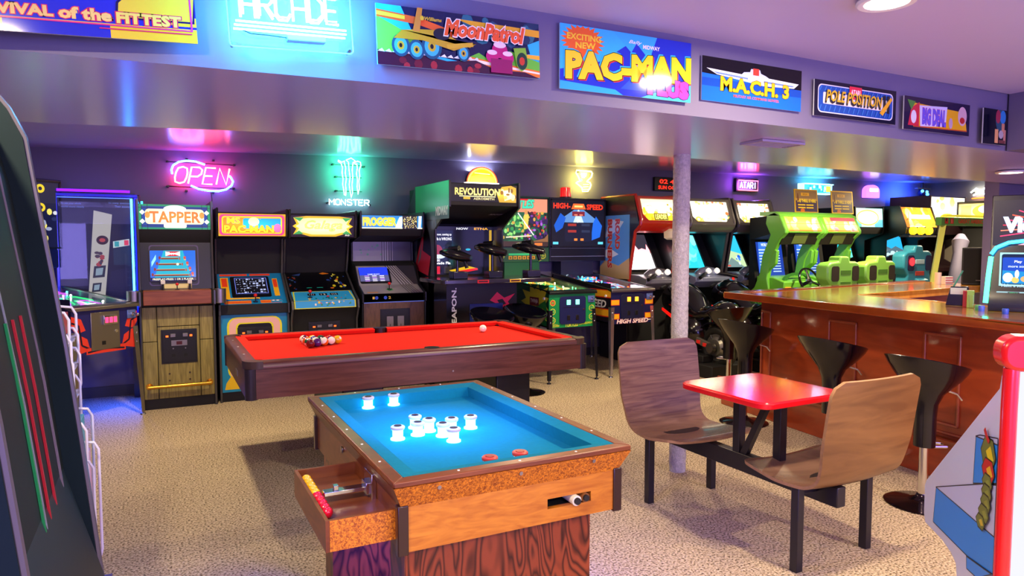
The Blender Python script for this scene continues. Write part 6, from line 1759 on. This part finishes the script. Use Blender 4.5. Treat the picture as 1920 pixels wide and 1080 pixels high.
MB().tube([(.35, .04, .0), (.36, .04, -.08), (.35, .04, -.16)], .003).build('power_cord', BLACK, op)
mo = root('neon_sign', 'green claw shaped neon sign with white lettering below it', 'neon sign', (1.65, 7.49, 1.865))
def wob(pts, rr=.0045, mt=None, nm='claw_tube'):
    MB().tube([(x, 0, z) for x, z in pts], rr, 8).build(nm, mt or NE('#80ffc0', 9), mo, ang=60)
wob([(.10, .46), (.13, .445), (.145, .40), (.14, .34), (.15, .28), (.145, .22), (.155, .16), (.16, .11), (.175, .10), (.18, .16), (.175, .22), (.185, .28), (.175, .34), (.18, .40), (.165, .45), (.17, .47), (.14, .455), (.10, .475), (.10, .46)])
wob([(.185, .48), (.21, .46), (.215, .38), (.225, .30), (.215, .22), (.225, .14), (.235, .08), (.25, .13), (.245, .22), (.255, .30), (.25, .38), (.26, .46), (.285, .475), (.24, .505), (.185, .48)])
wob([(.27, .455), (.29, .44), (.30, .45), (.305, .40), (.295, .34), (.305, .28), (.30, .20), (.31, .12), (.325, .18), (.32, .26), (.33, .32), (.325, .38), (.345, .43), (.34, .465), (.31, .475), (.27, .455)])
word(mo, 'MONSTER', .0, .0, .43, .06, 0, .0045, NE('#b8fff0', 10), .0, .25, 8)
MB().tube([(.07, .03, .43), (.36, .03, .43)], .004).tube([(.07, .03, .30), (.36, .03, .30)], .004).tube([(.07, .03, .15), (.36, .03, .15)], .004).build('support_bar', BLACK, mo)
brackets(mo, [(.05, .43), (.38, .42), (.08, .30), (.08, .15), (-.01, .02), (.44, .01)], .0, .058)
area('claw_sign_glow', (1.87, 7.40, 2.22), .35, 4.2, (.03, 1, .35), (rad(90), 0, 0), .35)
# sunset dome
ss = root('lit_dome_sign', 'glowing orange half-round sunset sign above the movie shooter cabinet', 'sign', (3.225, 7.46, 2.165))
n_ = 20
half = [(.20 + .20 * cos(pi * k / n_), .185 * sin(pi * k / n_)) for k in range(n_ + 1)]
MB().prism(half, 0, .05, 'y').build('back_box', M('#401008', .5), ss)
a = Art(.40, .20, 40)
a.poly([(p[0] * 100, p[1] * 100) for p in half], '#f84818').poly([(20 + (p[0] * 100 - 20) * .94, p[1] * 94) for p in half], '#ffe860').poly([(20 + (p[0] * 100 - 20) * .84, p[1] * 84) for p in half], '#ffb010').poly([(4, 0), (36, 0), (35, 7), (20, 10), (5, 7)], '#ffe038').line([(10, 11), (30, 10)], .8, '#fff8c0')
a.build('dome_face', artmat('dome_lit', 1.3, 2.4, .3, .05), ss, face(0, (0, 0), .003, (0, 1)))
MB().box(-.01, -.02, -.02, .41, .05, .0).build('base_strip', M('#f8f0e8', .3, e=2.), ss)
MB().box(.1, .05, .02, .3, .09, .1).build('wall_mount', BLACK, ss)
area('dome_glow', (3.42, 7.50, 2.30), .3, 3., (.75, .85, 1), (rad(180), 0, 0), .08)
# tall yellow-white cocktail sign
ck = root('neon_sign', 'pale yellow glowing neon sign shaped like an hourglass goblet', 'neon sign', (4.73, 7.49, 2.11))
WY = NE('#fff060', 9)
MB().tube([(x, 0, z) for x, z in [(.02, .265), (.24, .26), (.255, .235), (.24, .19), (.18, .14), (.17, .13), (.22, .12), (.235, .09), (.22, .05), (.19, .01), (.11, .005), (.10, .05), (.01, .11), (.03, .12), (.07, .13), (.05, .18), (.01, .235)]], .009, 8, True).build('outline_tube', WY, ck, ang=60)
for k, (xa, xb, zz) in enumerate(((.08, .17, .235), (.08, .17, .215), (.09, .16, .195), (.10, .14, .178))):
    MB().tube([(xa, 0, zz), (xb, 0, zz)], .0045, 6).build('cyan_tube', NE('#40ffe0', 3), ck)
MB().ball((.085, 0, .145), .016, 12).build('cyan_ball', NE('#20e0d0', 2), ck)
for zz in (.03, .06, .09): MB().tube([(.12, 0, zz), (.20, 0, zz + .005)], .006, 6).build('lower_tube', WY, ck)
brackets(ck, [(.05, .25), (.2, .02)], .0, .058)
area('goblet_glow', (4.86, 7.40, 2.25), .25, 2.4, (1, .92, .15), (rad(90), 0, 0), .25)
# LED clock
lc = root('led_clock', 'black wall clock with red date and time digits, half behind the pole', 'clock', (6.0, 7.50, 2.165))
MB().box(0, 0, 0, .52, .048, .185).build('case', BLACK, lc, .004)
a = Art(.52, .185, 52); a.text('02 48', 8, 10, 40, 15.5, '#ff2010', .02).text('SUN OCT 06', 6, 2.5, 48, 7, '#ff2010', .02)
a.build('digits', artmat('led_red', 2.2), lc, face(0, (0, 0), .002, (0, 1)))
# small framed neon
at = root('neon_sign', 'small pink and blue framed neon sign right of the carpeted pole', 'neon sign', (7.49, 7.47, 2.225))
MB().box(-.02, .02, -.02, .40, .075, .17).build('back_board', BLACK, at)
PK = NE('#ff4860', 6)
MB().tube([(0, 0, 0), (.38, 0, 0), (.38, 0, .14), (0, 0, .14)], .007, 8, True).build('border_tube', PK, at)
word(at, 'ATARI', .03, .03, .35, .115, 0, .006, NE('#a0a0ff', 8), 0, .3, 8)
area('pink_sign_glow', (7.66, 7.40, 2.30), .35, 4.4, (.45, .1, 1), (rad(110), 0, 0), .12)
# cyan light box
cb = root('light_box_sign', 'cyan glowing rectangular light box with yellow end patch', 'sign', (8.81, 7.42, 2.235))
MB().box(-.02, .0, -.02, .63, .13, -.005).box(-.02, .0, .125, .63, .13, .14).box(-.02, .02, -.005, .0, .13, .125).box(.60, .02, -.005, .62, .13, .125).build('case', M('#a8f0f4', .3, e=1.2), cb)
a = Art(.60, .12, 100, '#20b8d8'); random.seed(3)
a.blobs(16, (6, 3, 76, 17), ['#e8fcfc', '#50e0f0', '#1080c0', '#a0f0f8'], (2, 6)).rect(80, 3, 97, 18, '#e8d838')
a.build('box_face', artmat('cyan_box', 1.8), cb, face(0, (.02, 0), .0, (.02, 1)))
area('cyan_box_glow', (9.1, 7.40, 2.38), .5, 2.6, (.05, .85, 1), (rad(150), 0, 0), .08)
# arch lamp
al = root('arch_lamp', 'small lilac arch shaped wall lamp between green games and orange marquee', 'lamp', (10.27, 7.46, 2.20))
arch = [(0, 0), (.34, 0), (.34, .11)] + [(.17 + .17 * cos(pi * k / 12), .11 + .10 * sin(pi * k / 12)) for k in range(1, 12)] + [(0, .11)]
MB().prism(arch, 0, .08, 'y').build('lamp_body', M('#c070ff', .4, e=1.3), al, .006)
MB().prism([(.09, .10), (.29, .10), (.29, .15), (.09, .15)], -.006, 0, 'y').build('bright_patch', M('#f0f0ff', .4, e=3), al)
# blue lamp cluster
bl = root('blue_spotlight', 'small bunch of blue light spots hanging in the far corner', 'lamp', (11.55, 7.35, 2.36))
MB().cyl((0, 0, .0), (0, 0, .115), .02, n=12).build('stem', BLACK, bl)
MB().ball((0, 0, -.05), .07, 14).build('lamp_ball', M('#101030', .3), bl)
for k, (dx, dz) in enumerate(((-.10, -.02), (.02, -.03), (.04, -.07))): MB().ball((dx, -.07, dz - .01), .025, 10).build('light_spot', M('#3080ff', .3, e=8), bl)
MB().box(-.16, -.03, .01, .20, .03, .03).build('arm', STEEL, bl)
area('blue_spot_glow', (11.2, 7.25, 2.30), .3, 9, (.03, .12, 1), (rad(90), 0, 0), .2)
# white neon at the right wall
wn = root('neon_sign', 'small white scribble neon sign on the far right wall, orange underline', 'neon sign', (11.95, 6.78, 2.19), -90)
MB().tube([(0, 0, .10), (.08, 0, .16), (.16, 0, .10), (.22, 0, .17), (.30, 0, .12)], .012, 8).tube([(.04, 0, .05), (.14, 0, .10), (.24, 0, .05), (.30, 0, .09)], .012, 8).build('white_tube', NE('#f0ffff', 8), wn)
MB().tube([(.02, 0, .0), (.30, 0, .01)], .008, 8).build('orange_tube', NE('#ff6010', 4), wn)
brackets(wn, [(.02, .1), (.30, .1)], .0, .05)

# big cyan sign on the beam
bs = root('neon_sign', 'large cyan white neon arcade sign on clear plastic above the room', 'neon sign', (.216, 2.30, 2.05))
bs.rotation_euler = (0, rad(-3.2), 0)
MB().prism(rrpoly(0, 0, .378, .275, .012), .0, .006, 'y').build('clear_panel', GLASS, bs)
MB().tube([(p[0], .003, p[1]) for p in rrpoly(0, 0, .378, .275, .012)], .0025, 6, True).build('panel_edge', M('#70d8ff', .2, e=.6), bs)
CY = NE('#70e8ff', 11)
for z, xa, xb in ((.178, .025, .35), (.190, .02, .355), (.072, .02, .355), (.060, .015, .355), (.048, .012, .35), (.222, .03, .35), (.236, .03, .35)):
    MB().tube([(xa, -.014, z), (xb, -.014, z - .004)], .0032, 8).build('bar_tube', CY, bs)
for dx, dz, rr in ((0, 0, .004), (.007, .007, .003)):
    word(bs, 'aRCaDE', .035 + dx, .083 + dz, .335 - dx, .165 - dz, -.018 - dx, rr, CY, 0, .22, 8)
MB().box(.165, -.035, .020, .285, 0, .038).build('transformer', M('#8ab8c8', .3), bs, .004)
MB().tube([(.03, -.01, .05), (.06, -.02, .035), (.11, -.02, .034), (.17, -.02, .03)], .0018, 6).build('wire', BLACK, bs)
for x, z in ((.01, .01), (.368, .01)): MB().cyl((x, .006, z), (x, .045, z), .005, n=8).build('standoff', STEEL, bs)
area('cyan_sign_glow', (.40, 2.20, 2.17), .34, 9, (.02, .40, 1), (rad(90), 0, 0), .16)

# ---------------------------------------------------------------- foreground left cabinet
lf = root('foreground_cabinet', 'tall dark green arcade cabinet at the left edge seen along its side', 'arcade cabinet', (0, 0, 0))
DG = M('#0a1c22', .7, var=.25, vs=6, spec=.15)
CH = M('#4a4650', .35)
front = [(-.265, 1.735), (-.240, 1.700), (-.217, 1.648), (-.206, 1.558), (-.186, 1.406), (-.166, 1.249), (-.146, 1.055), (-.122, .80), (-.115, .72)]
sp_ = front + [(-.20, .62), (-.20, 0), (-1.0, 0), (-1.0, 1.77), (-.32, 1.77)]
for y0_ in (1.58, .93):
    p = MB().prism(sp_, y0_, y0_ + .02, 'y').build('side_panel', DG, lf)
    MB().tube([(q[0] + .001, y0_ + .01, q[1]) for q in [(-.32, 1.771)] + front + [(-.20, .62), (-.20, 0.01)]], .0065, 8).build('edge_moulding', CH, p)
bz = [(-.262, 1.66), (-.240, 1.56), (-.219, 1.406), (-.198, 1.249), (-.178, 1.055), (-.158, .85), (-.14, .76), (-.22, .60), (-.22, .0), (-.98, 0), (-.98, 1.66)]
MB().prism(bz, .95, 1.58, 'y').build('body', M('#0a1618', .55, spec=.25), lf)
def bzx(z):
    for (xa, za), (xb, zb) in zip(bz, bz[1:]):
        if zb <= z <= za: return xa + (xb - xa) * (z - za) / (zb - za)
    return -.2
for yy, wd, c, nm in ((1.40, .007, '#a01828', 'red_stripe'), (1.33, .006, '#a01828', 'red_stripe'), (1.27, .006, '#108048', 'green_stripe'), (1.285, .004, '#7a8090', 'grey_stripe'), (1.50, .006, '#6a6070', 'grey_stripe')):
    pts = [1.33 if 'grey' not in nm else 1.58, 1.2, 1.05, .93, .82]
    mm = MB()
    mm.ring([[(bzx(z) + .0005, yy + (1.33 - z) * .05, z), (bzx(z) + .0005, yy + wd + (1.33 - z) * .05, z), (bzx(z) + .004, yy + wd + (1.33 - z) * .05, z), (bzx(z) + .004, yy + (1.33 - z) * .05, z)] for z in pts])
    mm.build(nm, M(c, .4), lf)
MB().prism([(-.178, 1.03), (-.112, .79), (-.105, .745), (-.22, .745)], .95, 1.575, 'y').build('control_shroud', M('#0e2028', .4), lf, .003)
a = Art(.62, .12, 100, '#18208a'); V = a.V
random.seed(6); a.rect(0, 14, 100, 16, '#e0c030').blobs(20, (0, 0, 100, 13), ['#101020', '#c02820', '#283048', '#e0d0a0', '#2838c0'], (2, 6))
a.build('control_artwork', PRINT, lf, Matrix(((0, -1, 0, -.11), (1, 0, 0, .955), (0, 0, 1, .7475 + .04), (0, 0, 0, 1))) @ Matrix.Translation((0, -.012, 0)))

# wire flyer rack
rk = root('flyer_rack', 'white wire rack of flyers standing behind the dark green cabinet', 'rack', (0, 0, 0))
RX = -.36
WW = M('#c8c4d0', .3)
FC = ['#b03028', '#3068b0', '#c07828', '#8898b8', '#40a0b0', '#c8a0c0']
tiers = [(2.62, 1.12, 1.235), (2.59, 1.03, 1.165), (2.56, .94, 1.10), (2.53, .82, 1.01), (2.49, .61, .90), (2.42, .40, .80)]
for k, (yy, z0_, z1_) in enumerate(tiers):
    xo = [-.262, -.256, -.25, -.25, -.215, -.195][k]
    loop = [(xo + (0 if z < z1_ - .02 else 0), yy - dy, z) for dy, z in ((-.10, z0_), (.0, z0_), (.02, z0_ + .02), (.02, z1_ - .03), (.0, z1_), (-.10, z1_))]
    MB().tube([(xo - .03, yy, z0_), (xo, yy, z0_ + .01), (xo + .004, yy, z0_ + .03), (xo + .004, yy, z1_ - .03), (xo - .008, yy, z1_ - .006), (xo - .05, yy, z1_)], .0045, 8).build('wire_loop', WW, rk)
    MB().tube([(xo - .03, yy + .22, z0_), (xo, yy + .22, z0_ + .01), (xo + .004, yy + .22, z0_ + .03), (xo + .004, yy + .22, z1_ - .03), (xo - .008, yy + .22, z1_ - .006), (xo - .05, yy + .22, z1_)], .0045, 8).build('wire_loop', WW, rk)
    MB().box(xo - .03, yy + .01, z0_ + .012, xo - .018, yy + .21, z1_ - .02).build('flyer', M(FC[k], .4), rk)
    MB().box(-.42, yy + .0, z0_ - .003, xo, yy + .22, z0_ + .003).build('shelf_wire', WW, rk)
for yy in (2.5, 2.78):
    MB().tube([(-.42, yy, .006), (-.42, yy, 1.30)], .007, 8).build('upright', WW, rk)
MB().box(-.44, 2.42, 0, -.24, 2.84, .012).build('foot', WW, rk)
# small framed poster on the back wall
wp = root('wall_poster', 'white framed poster on the back wall, mostly behind the dark green cabinet', 'poster', (-1.52, 7.53, 1.80))
MB().box(0, 0, 0, .49, .019, .40).build('frame', WHITE, wp)
Art(.46, .37, 46, '#100c18').rect(0, 22, 46, 28, '#c8a818').rect(10, 4, 44, 18, '#302838').build('poster_print', PRINT, wp, face(.015, (-.001, .015), .001, (-.001, 1)))

# ---------------------------------------------------------------- foreground right cabinet
A = Vector((1.70, .877)); D = Vector((.677, .736)).normalized(); Nn = Vector((-.736, .677))
rc = root('foreground_cabinet', 'white arcade cabinet with red edging and blue ladder side art at the right edge', 'arcade cabinet', (0, 0, 0))
# local frame: u = along side (D), n = outward
Bm = Matrix(((D.x, -Nn.x, 0, A.x), (D.y, -Nn.y, 0, A.y), (0, 0, 1, 0), (0, 0, 0, 1)))   # x=D, y=-N (into the body), z up
prof = [(0.0, 0.0), (0.0, 1.19), (.02, 1.119), (.52, .737), (.532, .72), (.532, .63), (.515, .607), (.36, .617), (.29, .612), (.25, .60), (.24, .57), (.24, 0)]
WH = M('#c4c8e8', .35, coat=.3)
MB().prism(prof, 0, .02, 'y').build('side_panel', WH, rc, .003, mat=Bm)
MB().prism([(p[0], p[1]) for p in [(0.01, 0), (.01, 1.10), (.50, .72), (.50, .63), (.22, .62), (.22, 0)]], .02, .52, 'y').build('body', WH, rc, mat=Bm)
MB().prism(prof, .52, .54, 'y').build('side_panel', WH, rc, .003, mat=Bm)
# red edge: thick rounded moulding that arches over the top
MB().tube([(-.01, .01, 0), (-.01, .01, 1.08), (-.008, .012, 1.17)], [.0165, .0165, .0165], 12).build('red_edge', M('#d81418', .25, coat=.5), rc, mat=Bm, ang=60)
MB().prism(rrpoly(-.014, 1.165, .55, 1.245, .034), -.028, .035, 'x').build('top_cap', M('#d81418', .25, coat=.5), rc, .01, mat=Bm)
a = Art(.54, 1.2, 54)
BLU = '#1c84e8'
def pl(q, c, w_=.28):
    q = [((.54 - d) * 100, z * 100) for d, z in q]
    a.poly(q, c); a.line(q + [q[0]], w_, '#10142c')
pl([(.422, .749), (.438, .64), (.164, .658), (.006, .685), (.006, .774)], BLU)
pl([(.422, .749), (.061, .881), (.006, .896), (.006, .774)], '#b8bce8')
pl([(.138, .975), (.144, .854), (.006, .9), (.006, .99)], BLU)
pl([(.138, .975), (.111, .985), (.006, 1.005), (.006, .99)], '#b0b4e0')
pl([(.164, .658), (.16, .628), (.091, .636), (.006, .685)], BLU)
for (d_, z_, rx, ry, c, c2) in ((.055, .955, 4.2, 3.6, '#6a7430', '#e0c818'), (.05, .915, 3.6, 2.6, '#c01820', '#e0b018'), (.052, .885, 2.8, 1.9, '#6a7430', '#8a9038'), (.052, .86, 2.8, 1.9, '#6a7430', '#8a9038'), (.054, .835, 2.8, 1.9, '#6a7430', '#8a9038'), (.062, .808, 3, 1.8, '#6a7430', '#8a9038'), (.078, .782, 2.6, 1.5, '#6a7430', '#c8b030')):
    cx, cy = (.54 - d_) * 100, z_ * 100
    a.poly([(cx - rx - .4, cy), (cx - rx * .5, cy + ry + .4), (cx + rx * .6, cy + ry + .4), (cx + rx + .4, cy), (cx + rx * .6, cy - ry - .4), (cx - rx * .5, cy - ry - .4)], '#141810').poly([(cx - rx, cy), (cx - rx * .5, cy + ry), (cx + rx * .6, cy + ry), (cx + rx, cy), (cx + rx * .6, cy - ry), (cx - rx * .5, cy - ry)], c).poly([(cx - rx * .3, cy + ry * .1), (cx + rx * .3, cy + ry * .6), (cx + rx * .8, cy - ry * .2), (cx + rx * .2, cy - ry * .6)], c2)
a.line([((.54 - .075) * 100, 101), ((.54 - .06) * 100, 99.5), ((.54 - .045) * 100, 98.5)], 1.3, '#c01820')
a.v = [(min(max(x, 0.006), .5395), y, z) for x, y, z in a.v]
Ms = Bm @ Matrix(((-1, 0, 0, .54), (0, 0, -1, -.0012), (0, 1, 0, 0), (0, 0, 0, 1)))
a.build('side_artwork', PRINT, rc, Ms)
# front bezel with pictures
Fm = Bm @ Matrix(((0, 0, -1, -.002), (1, 0, 0, .02), (0, 1, 0, 0), (0, 0, 0, 1)))
a = Art(.50, 1.165, 50, '#d8dcf4')
a.rect(6, 78, 50, 116, '#202858').rect(6.6, 78.6, 50, 115.4, '#e8ecfa')
for k, (z, c1, c2) in enumerate([(104, '#e880b8', '#40c090'), (95, '#e8f060', '#a048c0'), (86, '#c8d8f8', '#2848c0'), (79, '#f8f0f8', '#e04060')]):
    a.rrect(7.5, z, 30, z + 8, .6, c1).rrect(8, z + .5, 29.5, z + 7.5, .5, '#f4f4fc').ell(12, z + 5, 2.4, 2, c2, 12).ell(16, z + 3, 2, 2, '#f09030', 8).ell(21, z + 5, 2, 1.6, '#40a050', 10).star(11, z + 2.2, 1.8, 1.6, '#f07030', 6)
a.rect(10, 40, 50, 72, '#2050c0').rect(12, 42, 50, 70, '#101848')
a.build('front_artwork', artmat('right_bezel', .75), rc, Fm)
